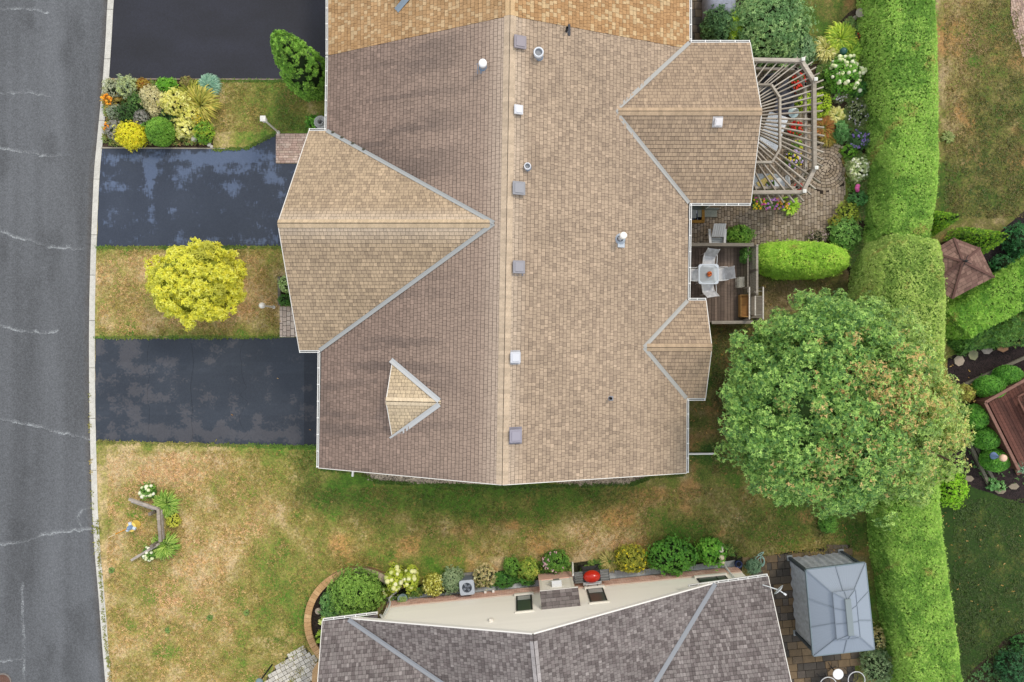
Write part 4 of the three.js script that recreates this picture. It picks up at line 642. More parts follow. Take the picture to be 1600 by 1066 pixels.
// broad tree: tapered trunk, limbs and a crown of leaf clumps
function tree(name, label, c, r, nClump, perClump, size, colF, o = {}) {
  const { coreCol = '#2c3c18', leaf = 'broad', trunk = .18, cr = .55, base = V(c.x, 0, c.z), inner = .2, coreK = .62, gap = .0, cat = 'tree' } = o; R = rng(Math.round(c.x * 91 + c.z * 57));
  const t = thing(name, label, cat, V(base.x, 0, base.z)); const tg = new G(); tg.rod(V(base.x, -.05, base.z), V(c.x, c.y - r.y * .3, c.z), trunk, trunk * .6, C('#5b4a3a'), 12); tg.build('trunk', mats.wood, t);
  const lg = new G(), L = new Leaves(), clumps = [];
  for (let i = 0; i < nClump; i++) { const y = 1 - 1.62 * (i + .5) / nClump, a = i * 2.39996 + R() * .6, s = Math.sqrt(Math.max(0, 1 - y * y)); const d = V(s * Math.cos(a), y, s * Math.sin(a)); let k = .64 + .36 * Math.pow(R(), .7) + (n3(d.x * 2.6 + c.x, d.y * 2.6, d.z * 2.6) - .5) * .3; if (i % 9 === 4) k *= 1.14; clumps.push([V(c.x + d.x * r.x * k, c.y + d.y * r.y * k, c.z + d.z * r.z * k), d, R()]); }
  for (let i = 0; i < clumps.length; i += Math.max(1, Math.floor(nClump / 26))) { const m = V(c.x, c.y - r.y * .35, c.z); lg.tube([m, m.clone().lerp(clumps[i][0], .5).add(V(0, .15, 0)), clumps[i][0]], trunk * .17, C('#54452f'), 6, 5); } lg.build('limbs', mats.wood, t);
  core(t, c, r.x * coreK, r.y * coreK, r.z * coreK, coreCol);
  for (const [p, d, v] of clumps) {
    const rc = cr * rr(.7, 1.2);
    for (let j = 0; j < perClump; j++) { const e = dirRand(); if (e.dot(d) < -.35 && R() < .8) continue; const q = .55 + .5 * R(); const at = V(p.x + e.x * rc * q, p.y + e.y * rc * q * .8, p.z + e.z * rc * q); L.put(at, e.clone().multiplyScalar(.6).add(d.clone().multiplyScalar(.4)).add(V(0, .5, 0)).normalize(), size * rr(.7, 1.25), colF(v, at, e), R() * 6.28, .7); }
  }
  L.build('crown', LG[leaf], leafMat, t); return t;
}
// ---------------------------------------------------------------- hedges and trees
const hedgeCols = pal('#649634', '#7bab44', '#93bf55', '#abd06a', '#86b44a');
hedge('tall clipped cedar hedge along the garden border, running to the top edge', [[1337, 1469, -40], [1341, 1471, 60], [1352, 1473, 200], [1353, 1471, 290], [1347, 1456, 395]], 2.1, hedgeCols, { p: 5, ps: 40, size: .08 });
hedge('broad rounded end block of cedar hedge above the large green tree', [[1352, 1480, 366], [1329, 1491, 420], [1322, 1491, 480], [1330, 1488, 560], [1345, 1480, 600]], 2.7, pal('#759a42', '#8cb052', '#a3c264', '#bad47c', '#94b454'), { p: 4, ps: 6, size: .08 });
hedge('tall clipped cedar hedge beside the grey gazebo at the lower right', [[1348, 1476, 600], [1350, 1474, 780], [1360, 1484, 870], [1376, 1500, 980], [1392, 1516, 1100]], 2.1, hedgeCols, { p: 5, ps: 40, size: .08 });
{ const q = (a, b, h) => { const v = P(a, b, h); return [v.x, v.z]; };
  hedge('bright oval clipped hedge between the patio and the wooden deck', [[q(1176, 436, .0), q(1174, 377, 1.4)], [q(1252, 436, 0), q(1252, 373, 1.4)], [q(1324, 430, 0), q(1338, 376, 1.4)]], 1.45, pal('#78a832', '#90c03e', '#a4d04c', '#b6dc60'), { p: 2.6, ps: 3.4, size: .085, dens: 1.2 });
  hedge('slanting clipped hedge beside the brown shingled pavilion', [[q(1474, 532, .0), q(1480, 490, 1.8)], [q(1540, 497, 0), q(1540, 452, 1.8)], [q(1660, 440, 0), q(1680, 372, 1.8)]].map(([a, b]) => [a, b]), 1.8, pal('#5d962c', '#7db03c', '#9cc858', '#6fa334'), { p: 6, ps: 30, size: .11 });
  hedge('looser dark green hedge row in front of the stepping stones', [[q(1488, 552, 0), q(1496, 520, .8)], [q(1540, 540, 0), q(1545, 508, .8)], [q(1650, 520, 0), q(1660, 468, .8)]], .9, pal('#2f5e22', '#44782c', '#6a9c42', '#3a6a2a'), { p: 3, ps: 10, size: .12, rough: .22 });
}
{
  const g = pal('#457436', '#629242', '#80ac52', '#9ac466'), tn = pal('#b8a868', '#c0b078', '#b49c62', '#a8b06a');
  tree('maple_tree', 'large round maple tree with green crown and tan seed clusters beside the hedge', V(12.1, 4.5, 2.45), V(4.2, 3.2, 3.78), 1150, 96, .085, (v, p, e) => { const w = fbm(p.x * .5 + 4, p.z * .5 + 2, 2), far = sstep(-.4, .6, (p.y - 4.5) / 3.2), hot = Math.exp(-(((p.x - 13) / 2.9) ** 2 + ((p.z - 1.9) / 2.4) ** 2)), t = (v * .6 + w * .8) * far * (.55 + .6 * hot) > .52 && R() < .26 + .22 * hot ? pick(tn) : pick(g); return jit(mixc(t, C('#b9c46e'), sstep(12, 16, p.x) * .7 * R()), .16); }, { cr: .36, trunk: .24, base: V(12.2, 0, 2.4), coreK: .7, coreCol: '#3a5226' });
  const y = pal('#d6da48', '#ccd03c', '#bcc43a', '#e0e264', '#aab83c');
  tree('golden_tree', 'small round tree with golden yellow leaves on the dry front lawn', V(-12.78, 2.0, -2.38), V(1.84, 1.45, 1.6), 300, 62, .1, (v, p, e) => jit(v < .12 ? C('#a8b240') : pick(y), .12), { cr: .24, trunk: .09, leaf: 'broad', coreK: .8, coreCol: '#7d8426' });
}
{ // upright cedar in front of the adjoining house
  const b = P(491, 131, 0), t = thing('cedar_tree', 'tall cone shaped cedar beside the upper house and the black driveway', 'tree', V(b.x, 0, b.z)); R = rng(404); const L = new Leaves(), h = 4.7, r0_ = 1.08; const prof = (v) => Math.pow(1 - v, .55) * (1 - .35 * Math.pow(1 - v, 6));
  new G().rod(V(b.x, 0, b.z), V(b.x, h * .8, b.z), .09, .02, C('#5b4632')).build('trunk', mats.wood, t); new G().lathe([...Array(14)].map((_, i) => [Math.max(.01, prof(i / 13) * r0_ * .78), .05 + i / 13 * h * .94]), b, C('#1d3010'), 14).build('inner_twigs', mats.dark, t);
  const cl = pal('#5a8f2a', '#76ac3c', '#92c452', '#4a7a24'); for (let i = 0; i < 270; i++) { const v = Math.pow(R(), 1.25) * .97, a = R() * 6.283, rad = prof(v) * r0_ * rr(.88, 1.0), q = V(b.x + Math.cos(a) * rad, .1 + v * h, b.z + Math.sin(a) * rad), o = V(Math.cos(a), .3, Math.sin(a)), vv = R(); for (let j = 0; j < 60; j++) { const e = dirRand(); if (e.dot(o) < -.4) continue; const s = .15 * (1 - v * .4) * rr(.5, 1); L.put(V(q.x + e.x * s, q.y + e.y * s * 1.2, q.z + e.z * s), e.add(o).normalize(), .085 * rr(.7, 1.3), jit(cl[Math.floor(clamp(vv * .6 + R() * .5, 0, .99) * 4)], .14), R() * 6.28, .5); } } L.build('foliage', LG.spray, leafMat, t);
}
function cone(label, b0, tip, r, cols) { // pointed cedar from base pixel to tip pixel
  const h = 3.0, b = P(b0[0], b0[1], 0), tp = P(tip[0], tip[1], h), t = thing('pointed_cedar', label, 'shrub', V(b.x, 0, b.z)); R = rng(Math.round(b0[0])); const L = new Leaves();
  new G().rod(b, tp, r * .7, .02, C('#20330f'), 10).build('inner_twigs', mats.dark, t);
  for (let i = 0; i < 2600; i++) { const v = 1 - Math.sqrt(R() * .99 + .005), a = R() * 6.283, rad = r * Math.pow(1 - v, .8) * rr(.8, 1.06), c = b.clone().lerp(tp, v); L.put(V(c.x + Math.cos(a) * rad, c.y + .04, c.z + Math.sin(a) * rad), V(Math.cos(a), .5, Math.sin(a)).normalize(), .085 * rr(.7, 1.3), jit(pick(cols), .18), R() * 6.28, .5); } L.build('foliage', LG.spray, leafMat, t);
}
cone('pointed yellow green cedar beside the long hedge, nearer the brown lawn', [1440, 352], [1499, 338], .62, pal('#5d8f12', '#79ab1d', '#93bf2a', '#4c7d14'));
cone('pointed yellow green cedar behind the brown shingled pavilion', [1500, 384], [1576, 368], .78, pal('#5d8f12', '#79ab1d', '#93bf2a', '#4c7d14'));

// ---------------------------------------------------------------- shrubs and flowers
const sage = pal('#8fa088', '#a9b89b', '#b9c4a4'), lime = pal('#a3b04a', '#c2c862', '#d6d785', '#8fa03e'), grn = pal('#3d6f1c', '#56892a', '#74a63a'), dgrn = pal('#25491c', '#3a6428', '#578440'), yel = pal('#b5b414', '#d3cf1e', '#e6e02e', '#97a319'), ygrn = pal('#7d9a26', '#9db534', '#b5c64a'), olive = pal('#6e7c2c', '#8d9636', '#a9a844'), lav = pal('#7f8a80', '#98a196', '#a7a7a8');
const white = pal('#e2e4c4', '#d6dcae', '#ecedd8'), pink = pal('#d48cb0', '#e7aec6', '#c46a9a'), purple = pal('#8f7cc0', '#a995d4', '#7a68ad'), red = pal('#c4261c', '#e03a28', '#a41f1a'), orange = pal('#d98a1c', '#e8a52e', '#c97818');
// bed beside the kerb
shrub('silver_shrub', 'silver green shrub nearest the kerb in the upper flower bed', 174, 138, 13, .6, sage, { leaf: 'spray', size: .1 });
shrub('silver_shrub', 'silver green shrub reaching over the black driveway edge', 198, 134, 15, .8, pal('#86a07e', '#a3b890', '#b4c884', '#98b08a'), { leaf: 'spray', size: .11 });
tuft('daylily', 'orange flowering daylily at the kerb edge of the upper bed', 173, 158, 10, .5, pal('#8a8a3a', '#a08a3c'), { n: 90, cat: 'flower', flowers: { n: 26, r: .05, cols: orange } });
tuft('daylily', 'small yellow flowering plant beside the kerb, above the bright yellow shrub', 170, 199, 7, .35, pal('#8b9456', '#9a9a5a'), { n: 60, cat: 'flower', flowers: { n: 9, r: .045, cols: orange } });
shrub('lavender', 'grey lavender clump beside the orange daylily', 178, 174, 11, .5, pal('#7d947a', '#93a68c', '#a4b099'), { leaf: 'spray', size: .09 });
shrub('lavender', 'grey lavender clump just above the bright yellow shrub', 179, 203, 14, .5, lav, { leaf: 'spray', size: .09 });
shrub('juniper', 'dark green low juniper between the lavender and the sage shrub', 196, 176, 15, .55, dgrn, { leaf: 'spray', size: .11, lump: .5 });
shrub('juniper', 'feathery green shrub below the silver shrub of the upper bed', 212, 160, 12, .55, pal('#35612a', '#4c7a36', '#6b9246'), { leaf: 'spray', size: .13, lump: .5 });
shrub('barberry', 'orange green barberry under the black driveway edge', 222, 131, 9, .45, pal('#8a7a24', '#a8982e', '#8a5a22'), { leaf: 'tiny', size: .07 });
shrub('low_shrub', 'bright green mound at the top of the upper flower bed', 260, 134, 17, .6, pal('#4b8a18', '#62a424', '#7fbb36'), { ry: 12, leaf: 'tiny', size: .08 });
shrub('variegated_shrub', 'pale cream variegated shrub in the middle of the upper bed', 238, 153, 17, .8, pal('#9fa472', '#b7b98a', '#c9cba0', '#8d9662'), { size: .075, ry: 18 });
shrub('variegated_shrub', 'smaller pale shrub above the clipped green ball', 242, 171, 10, .6, pal('#9fa472', '#b7b98a', '#c9cba0'), { size: .075 });
shrub('lavender', 'purple grey lavender beside the clipped green ball', 220, 184, 11, .5, lav, { leaf: 'spray', size: .08, lump: .4 });
shrub('large_leaf_shrub', 'largest lime yellow shrub in the upper flower bed', 274, 160, 22, 1.0, lime, { leaf: 'big', size: .12, ry: 19, lump: .5 });
shrub('large_leaf_shrub', 'lime yellow shrub trailing to the right of the bed centre', 294, 178, 14, .7, lime, { leaf: 'big', size: .12, lump: .5 });
shrub('perennial', 'dark green perennial between the lime shrub and the clipped ball', 263, 183, 13, .5, dgrn, { size: .08, lump: .5 });
shrub('hosta', 'pale lime hosta with large leaves, beside the clipped green ball', 287, 199, 18, .55, pal('#c3cc6e', '#d8dd92', '#b2bf58', '#e3e6ac'), { leaf: 'big', size: .2, dens: 1.1, lump: .25, ry: 15 });
tuft('ornamental_grass', 'large yellow green ornamental grass beside the lawn edge', 310, 163, 22, .8, pal('#8d9636', '#a9ad46', '#c0ba5c', '#76862e'), { n: 420, w: .8 });
tuft('ornamental_grass', 'yellow green grass clump right of the lime shrub', 296, 144, 14, .6, pal('#94a034', '#adb546', '#7f902c'), { n: 240, w: .8 });
shrub('perennial', 'low green plant with brown seed heads at the bed top', 291, 128, 9, .4, pal('#6f8436', '#8c8a4c', '#7b6a45'), { leaf: 'tiny', size: .07 });
tuft('fescue', 'round blue grey fescue clump at the corner of the lawn', 324, 133, 12, .5, pal('#6f9f86', '#86b59a', '#9cc4ac', '#5d8f78'), { n: 700, w: .45, spread: 1.25 });
shrub('golden_shrub', 'bright yellow shrub at the driveway edge of the upper bed', 203, 211, 22, .8, yel, { size: .08, ry: 19, dens: 1.2, lump: .35, coreCol: '#4e5410' });
shrub('clipped_ball', 'clipped green ball shrub beside the bright yellow shrub', 249, 205, 21, 1.0, pal('#4f8420', '#659a2c', '#7db03c'), { leaf: 'tiny', size: .055, ry: 22, dens: 1.4, lump: .06, cat: 'shrub' });
tuft('daylily', 'yellow flowering daylily along the lawn edge of the bed', 309, 186, 12, .45, pal('#7f8a2c', '#9aa03a'), { n: 150, flowers: { n: 16, r: .035, cols: pal('#d6c02c', '#c9a81e') } });
shrub('low_shrub', 'green yellow low shrub in the lower right corner of the upper bed', 318, 207, 14, .5, pal('#4d8a1e', '#6fa328', '#a6b334'), { leaf: 'tiny', size: .08, ry: 15 });
shrub('perennial', 'small green plant hidden behind the hosta in the upper bed', 228, 199, 9, .4, grn, { size: .07 });
for (const [x, y, s, l] of [[304.5, 217.5, .14, 'larger white rock in front of the hosta'], [327.5, 226, .1, 'small white rock at the bed corner beside the drive'], [331, 229.5, .07, 'smallest white rock on the edging by the drive']]) { const p = P(x, y), t = new THREE.DodecahedronGeometry(s, 1), q = t.attributes.position; for (let i = 0; i < q.count; i++) { const k = 1 + (n3(q.getX(i) * 9, q.getY(i) * 9, q.getZ(i) * 9) - .5) * .5; q.setXYZ(i, q.getX(i) * k, q.getY(i) * k * .7, q.getZ(i) * k); } t.computeVertexNormals(); tag(new G().add(t, new THREE.Matrix4().setPosition(p.x, s * .4, p.z), C('#dcd8d0')).build('rock', mats.stone, scene), l, 'rock'); }
// plants by the main house
shrub('low_shrub', 'low green groundcover under the eave beside the tall cedar', 494, 192, 15, .35, pal('#3f7f1c', '#569a26', '#6fae34'), { leaf: 'tiny', size: .09, ry: 12 });
shrub('perennial', 'pale green shrub in the small bed by the front gable', 448, 444, 11, .6, pal('#8fb06a', '#a8c684', '#769a54'), { leaf: 'big', size: .13, ry: 13, lump: .5 });
shrub('low_shrub', 'dark green shrub in the small bed above the entry path', 446, 469, 12, .5, pal('#2f5e1c', '#437a26', '#5a9434'), { leaf: 'spray', size: .11, ry: 8 });
// front corner fence plants
shrub('hydrangea', 'white flowering hydrangea above the split rail corner fence', 231, 768, 11, .5, grn, { size: .1, flowers: { n: 15, r: .085, cols: white, up: .25 } });
shrub('hydrangea', 'white flowering hydrangea below the split rail corner fence', 233, 865, 10, .45, grn, { size: .09, flowers: { n: 15, r: .065, cols: white, up: .25 } });
tuft('daylily', 'spiky green grass clump at the upper corner of the rail fence', 259, 788, 13, .65, pal('#6f9a36', '#8db34a', '#a9c562', '#5b8a2a'), { n: 320, w: .7 });
tuft('daylily', 'spiky green grass clump at the lower corner of the rail fence', 257, 853, 14, .65, pal('#6f9a36', '#8db34a', '#a9c562', '#5b8a2a'), { n: 320, w: .7 });
shrub('low_shrub', 'small yellow green shrub to the right of the rail fence', 269, 814, 9.5, .4, pal('#9fae34', '#b8c24a', '#86982c'), { leaf: 'big', size: .1 });
for (const [x, y, r, l] of [[173, 892, 6, 'small dark green weed tuft beside the kerb'], [327, 966, 6, 'small bright green weed tuft on the dry lower lawn'], [261, 986, 4, 'tiny green weed tuft left of the lower lawn tuft'], [385, 958, 6, 'green weed tuft near the curved planter']]) tuft('weed', l, x, y, r, .12, pal('#557a34', '#6b8c40'), { n: 36, cat: 'weed', spread: 1.5 });
// lower house beds
shrub('round_bush', 'large round bright green bush inside the curved stone planter', 556, 928, 40, 1.5, pal('#557f2a', '#6d9a38', '#88b24c'), { size: .085, ry: 36, lump: .5, freq: 4 });
shrub('low_shrub', 'darker green shrub left of the round bush in the curved planter', 518, 944, 17, .8, pal('#3f7430', '#578a42', '#72a058'), { size: .09, ry: 22 });
shrub('hosta', 'pale variegated hosta by the lower house gutter in the curved planter', 508, 968, 9, .4, pal('#a9c45c', '#c9d98a', '#86a83e'), { leaf: 'big', size: .16 });
shrub('hosta', 'small yellow green hosta peeking out beside the wing roof', 500, 993, 8, .4, pal('#8fb83a', '#a9c84e'), { leaf: 'big', size: .15, ry: 10 });
shrub('perennial', 'small green plant beside the round stone in the curved planter', 510, 951, 7, .35, pal('#77a83a', '#93bf4e'), { leaf: 'big', size: .1 });
shrub('hydrangea', 'pale lime panicle hydrangea to the left of the blue pot', 616, 906, 13, 1.0, ygrn, { ry: 19, size: .1, lump: .5, flowers: { n: 15, r: .1, cols: pal('#dfe0a0', '#cfd684', '#e8e8bc'), side: [-.2, -.5] } });
shrub('hydrangea', 'pale lime panicle hydrangea to the right of the blue pot', 642, 904, 11, 1.0, ygrn, { ry: 18, size: .1, lump: .5, flowers: { n: 12, r: .09, cols: pal('#dfe0a0', '#cfd684', '#e8e8bc'), side: [.2, -.4] } });
shrub('hydrangea', 'short flowering plant at the corner of the lower house rain pipe', 603, 924, 8, .4, ygrn, { size: .08, flowers: { n: 7, r: .08, cols: pal('#dfe0a0', '#f0e8c0') } });
shrub('spirea', 'yellow budded round shrub left of the grey green shrub by the wall', 677, 914, 16, .7, pal('#8f9a34', '#a9ae46', '#7b8a2c'), { size: .065, flowers: { n: 110, r: .035, cols: pal('#d9d98a', '#c9cd70'), up: .1 } });
shrub('low_shrub', 'grey green rounded shrub left of the air conditioner', 708, 908, 17, .8, pal('#5f7f56', '#7d9a70', '#92ab82'), { size: .08, ry: 19, lump: .35 });
shrub('variegated_shrub', 'cream tinged shrub right of the air conditioner', 757, 900, 17, .7, pal('#8f9a5c', '#b3b47e', '#d6cfa4', '#7a8a48'), { leaf: 'spray', size: .11, lump: .5 });
shrub('groundcover', 'low dark green groundcover beside the wall left of the chimney', 786, 907, 22, .3, pal('#2f6a20', '#468530', '#5f9a3c'), { ry: 12, size: .09 });
shrub('low_shrub', 'green shrub touching the lawn left of the chimney', 800, 886, 13, .5, grn, { size: .09, ry: 14 });
shrub('perennial', 'yellow green loose perennial left of the pink flowering shrub', 826, 890, 16, .6, pal('#5f8a2c', '#86a63c', '#a9b34e'), { size: .1, lump: .5 });
shrub('groundcover', 'low green groundcover just left of the chimney base', 822, 907, 14, .3, pal('#2f6a20', '#468530', '#5f9a3c'), { ry: 8, size: .09 });
shrub('rose_bush', 'pink flowering bush above the chimney of the lower house', 868, 878, 20, .7, grn, { size: .09, ry: 16, lump: .4, flowers: { n: 13, r: .07, cols: pal('#d9a8b4', '#e8c4cc'), side: [-.6, -.2], clump: 6 } });
tuft('ornamental_grass', 'pale straw grass clump to the right of the red grill', 953, 878, 13, .4, pal('#9fa05c', '#b5b072', '#8a9450'), { n: 200, w: .6 });
shrub('flowering_shrub', 'yellow flowering shrub right of the red grill', 986, 874, 24, .8, pal('#6f7f24', '#8d9a2e', '#a3a63c'), { size: .09, ry: 21, lump: .45, flowers: { n: 26, r: .06, cols: pal('#dfc81c', '#e8d838'), clump: 5 } });
shrub('round_bush', 'large dark green bush at the middle of the lower house bed', 1052, 869, 37, 1.0, pal('#336f1a', '#4c8a24', '#64a234', '#427c20'), { leaf: 'big', size: .14, ry: 27, lump: .3 });
shrub('hydrangea', 'green hydrangea with few cream blooms beside the white rain pipe', 1112, 864, 21, .85, pal('#4b8f22', '#64a72e', '#82bd42'), { leaf: 'big', size: .13, ry: 21, flowers: { n: 4, r: .1, cols: pal('#efe0c0', '#f4ead4'), side: [.7, -.1] } });
shrub('low_shrub', 'small blue green shrub in the brick edged corner bed', 1178, 886, 11, .5, pal('#4f7a5a', '#6b9270', '#85a886'), { size: .06 });
shrub('low_shrub', 'small round green shrub below the maple tree', 1294, 820, 13, .6, pal('#3a6f1e', '#528a2a', '#6ba23a'), { size: .08 });
shrub('variegated_shrub', 'pale cream perennial right of the gazebo corner', 1371, 1000, 11, .5, pal('#b5a860', '#d3cf9a', '#8a9a4a'), { leaf: 'spray', size: .12, ry: 17 });
shrub('low_shrub', 'grey green shrub right of the bistro chairs', 1371, 1042, 22, .9, pal('#5a7f4e', '#7a9a6a', '#95b082', '#4a6e42'), { leaf: 'spray', size: .12, ry: 28, lump: .4 });
// right border of the main garden
shrub('lilac_bush', 'large lilac bush above the fan shaped pergola', 1203, 40, 60, 2.0, pal('#4d7a42', '#628f52', '#7ea566', '#94b872'), { size: .1, ry: 56, lump: .35, freq: 3.5 });
shrub('lilac_bush', 'grey green bush touching the top beam of the pergola', 1240, 76, 33, 1.2, pal('#557f50', '#6d9564', '#8aac7a'), { size: .1, ry: 28, lump: .35, freq: 3 });
shrub('dark_shrub', 'dark green shrub beside the stone terrace and the grey cover', 1122, 42, 22, 1.4, pal('#2f5830', '#45703c', '#5d884c'), { size: .11, ry: 26 });
shrub('golden_shrub', 'yellow green shrub between the dark shrub and the lilac bush', 1147, 48, 14, 1.3, pal('#6f9a1e', '#8fb62c', '#a9c93e'), { size: .11, ry: 21, lump: .4 });
tuft('daylily', 'yellow green daylily clump beside the round stone', 1316, 59, 18, .7, pal('#8aae2a', '#a6c53a', '#bfd650', '#719a22'), { n: 300, w: 1 });
tuft('daylily', 'green daylily clump above the white hydrangea', 1328, 80, 13, .6, pal('#6fa02a', '#8cba3a', '#a6ca4e'), { n: 220, w: 1 });
tuft('variegated_grass', 'pale striped grass clump left of the daylilies', 1292, 75, 14, .6, pal('#b5ba6a', '#d3d592', '#98a452'), { n: 260, w: .8 });
shrub('red_flower', 'small red flowering plant against the hedge', 1337, 58, 5.5, .35, dgrn, { size: .06, flowers: { n: 22, r: .05, cols: red, clump: 3 } });
shrub('hydrangea', 'large white hydrangea in the middle of the right border', 1320, 116, 27, 1.1, pal('#3f7a1e', '#5a962a', '#7bb03c'), { leaf: 'big', size: .13, ry: 27, flowers: { n: 60, r: .078, cols: pal('#dde2b4', '#d0daa0', '#e6e9c8'), side: [.1, -.35] } });
shrub('low_shrub', 'small dark green shrub with one white bloom below the hydrangea', 1343, 138, 10, .6, pal('#2f6a24', '#438034', '#5a9444'), { size: .09, ry: 12, flowers: { n: 2, r: .09, cols: white } });
shrub('flower_clump', 'white flowering clump below the large hydrangea', 1312, 148, 11, .4, pal('#6f7f58', '#8a946e'), { size: .07, flowers: { n: 40, r: .035, cols: pal('#e8e0ea', '#d4ccda') } });
shrub('perennial', 'green perennial behind the pergola corner post', 1295, 127, 13, .5, pal('#446f24', '#5f8a30', '#7fa23e'), { leaf: 'spray', size: .13, ry: 20 });
shrub('golden_shrub', 'chartreuse mound outside the pergola beam', 1283, 163, 15, .55, pal('#8fb61e', '#a9cc2e', '#c2de48'), { leaf: 'spray', size: .11, ry: 19 });
shrub('golden_shrub', 'chartreuse mound under the pergola rafters', 1256, 158, 14, .5, pal('#86ae1e', '#a3c62e', '#b9d644'), { leaf: 'spray', size: .11, ry: 14 });
tuft('variegated_grass', 'pale yellow plant beside the chartreuse mound', 1307, 180, 10, .4, pal('#b9bf6e', '#d6d894', '#9aa850'), { n: 160, w: 1.1 });
tuft('red_grass', 'rusty brown grass at the edge of the pergola', 1289, 199, 14, .5, pal('#8a5a2a', '#a3702e', '#7f7a2c'), { n: 240, w: .6 });
tuft('red_grass', 'olive brown grass where the patio begins', 1296, 214, 11, .4, pal('#857a2a', '#9a8a34', '#6f7426'), { n: 200, w: .6 });
shrub('perennial', 'green perennial in front of the purple flowers', 1315, 205, 11, .5, pal('#3f7a38', '#57904c', '#73a662'), { size: .08, ry: 16 });
shrub('perennial', 'bright green perennial below the purple flowers', 1328, 236, 10, .45, pal('#4f8a1e', '#66a32a', '#7fb83a'), { leaf: 'spray', size: .1 });
shrub('flower_clump', 'grey green flowering clump above the purple flowers', 1340, 176, 15, .5, pal('#5f7a44', '#7d9460', '#98a67c'), { leaf: 'spray', size: .1, ry: 20, flowers: { n: 26, r: .03, cols: pal('#d8cfdc', '#c4b8d4') } });
shrub('purple_flower', 'purple phlox clump against the hedge', 1343, 219, 14, .55, pal('#3f6a34', '#57824a'), { size: .08, flowers: { n: 24, r: .075, cols: purple, clump: 5 } });
shrub('hydrangea', 'white variegated shrub beside the round end of the patio', 1341, 264, 15, .7, pal('#7fa05c', '#a9bf86', '#c9d6a8'), { size: .09, ry: 18, flowers: { n: 50, r: .05, cols: pal('#eef0da', '#dfe6c0') } });
shrub('peony', 'single pink flower above a dark green plant', 1338, 295, 6, .5, grn, { size: .07, flowers: { n: 3, r: .1, cols: pal('#d864a4', '#c2508e') } });
shrub('perennial', 'dark green leafy plant under the pink flower', 1341, 311, 13, .5, pal('#2f6a2c', '#47823c', '#639a52'), { leaf: 'big', size: .12, ry: 11 });
shrub('low_shrub', 'yellow green shrub at the lower end of the patio edge', 1325, 333, 16, .5, pal('#76942a', '#94ac36', '#adbf4a'), { leaf: 'spray', size: .1 });
shrub('low_shrub', 'large mid green shrub below the patio and beside the hedge', 1322, 366, 22, .7, pal('#4b8030', '#659a42', '#82b056'), { size: .1, ry: 25, lump: .4 });
shrub('low_shrub', 'yellowish shrub at the lower patio corner', 1306, 347, 10, .4, pal('#86922e', '#a3a83e'), { leaf: 'spray', size: .09 });
shrub('heather', 'pinkish grey flowering ground plant above the oval hedge', 1278, 369, 16, .3, pal('#7f8060', '#94907a', '#6a7a4a'), { leaf: 'spray', size: .08, ry: 10, flowers: { n: 40, r: .025, cols: pal('#c9b0b4', '#b89ca4') } });
shrub('low_shrub', 'rounded green bush between the white chair and the oval hedge', 1156, 367, 20, .7, pal('#4b7f1e', '#669a2c', '#86b442'), { size: .1, ry: 15, lump: .4 });
shrub('ivy', 'green climber on the upper right corner of the deck railing', 1163, 400, 7, 1.0, pal('#3f6f24', '#588a34'), { size: .08, ry: 12 });
// far right gardens
shrub('dark_shrub', 'dark green conifer shrub at the right edge above the slanting hedge', 1592, 375, 20, .9, pal('#1f5a2c', '#2f7038', '#468a4a'), { leaf: 'spray', size: .16, ry: 27, lump: .6 });
shrub('dark_shrub', 'dark green fern like shrub beside the brown shingled pavilion', 1567, 412, 15, .7, pal('#1f5a2c', '#2f7038', '#468a4a'), { leaf: 'spray', size: .17, ry: 14, lump: .7 });
for (const [x, y, r, ry, l] of [[1549, 605, 25, 18, 'larger clipped ball bush beside the timber edging'], [1577, 588, 22, 17, 'clipped ball bush at the upper right of the larger ball bush'], [1527, 651, 19, 19, 'clipped ball bush left of the brown fenced deck'], [1543, 686, 19, 18, 'clipped ball bush below the left deck corner'], [1557, 719, 22, 18, 'clipped ball bush that carries the small blue ornament']]) shrub('boxwood_ball', l, x, y, r, .9, pal('#3b7a1e', '#54962a', '#70b03c'), { leaf: 'tiny', size: .055, ry, dens: 1.4, lump: .08 });
shrub('golden_shrub', 'bright lime shrub tucked under the lower edge of the maple', 1488, 765, 24, .9, pal('#76b01a', '#90c82a', '#a9d844'), { leaf: 'spray', size: .12, ry: 27, lump: .5 });
shrub('low_shrub', 'olive shrub at the right tip of the maple crown', 1510, 614, 12, .8, pal('#7f8f34', '#9aa546', '#8a7a3a'), { size: .09, ry: 12 });
shrub('hosta', 'small hosta below the clipped ball bush with the ornament', 1550, 757, 8, .25, pal('#4f8a44', '#6ba25c'), { leaf: 'big', size: .15 });
shrub('hosta', 'pale green hosta on the lower corner of the timber edging', 1563, 760, 6, .25, pal('#5f9a50', '#7db06a'), { leaf: 'big', size: .15 });
shrub('low_shrub', 'pale blue green plant at the right edge beside the brown fence', 1598, 729, 8, .4, pal('#7fae8c', '#9cc4a6'), { leaf: 'spray', size: .12 });
shrub('dark_shrub', 'dark green shrub in the lower right corner bed', 1586, 1045, 26, .9, pal('#12401f', '#1f5a2c', '#3b7a44'), { leaf: 'spray', size: .16, ry: 24, lump: .6 });
shrub('dark_shrub', 'smaller green shrub above the lower right corner shrub', 1596, 1006, 12, .6, pal('#2f6a2c', '#4f8a44'), { leaf: 'spray', size: .14 });
tuft('weed', 'small pale weed beside the long hedge on the brown lawn', 1482, 214, 8, .25, pal('#6f8a44', '#8a9a5a'), { n: 90, w: .8, cat: 'weed' });
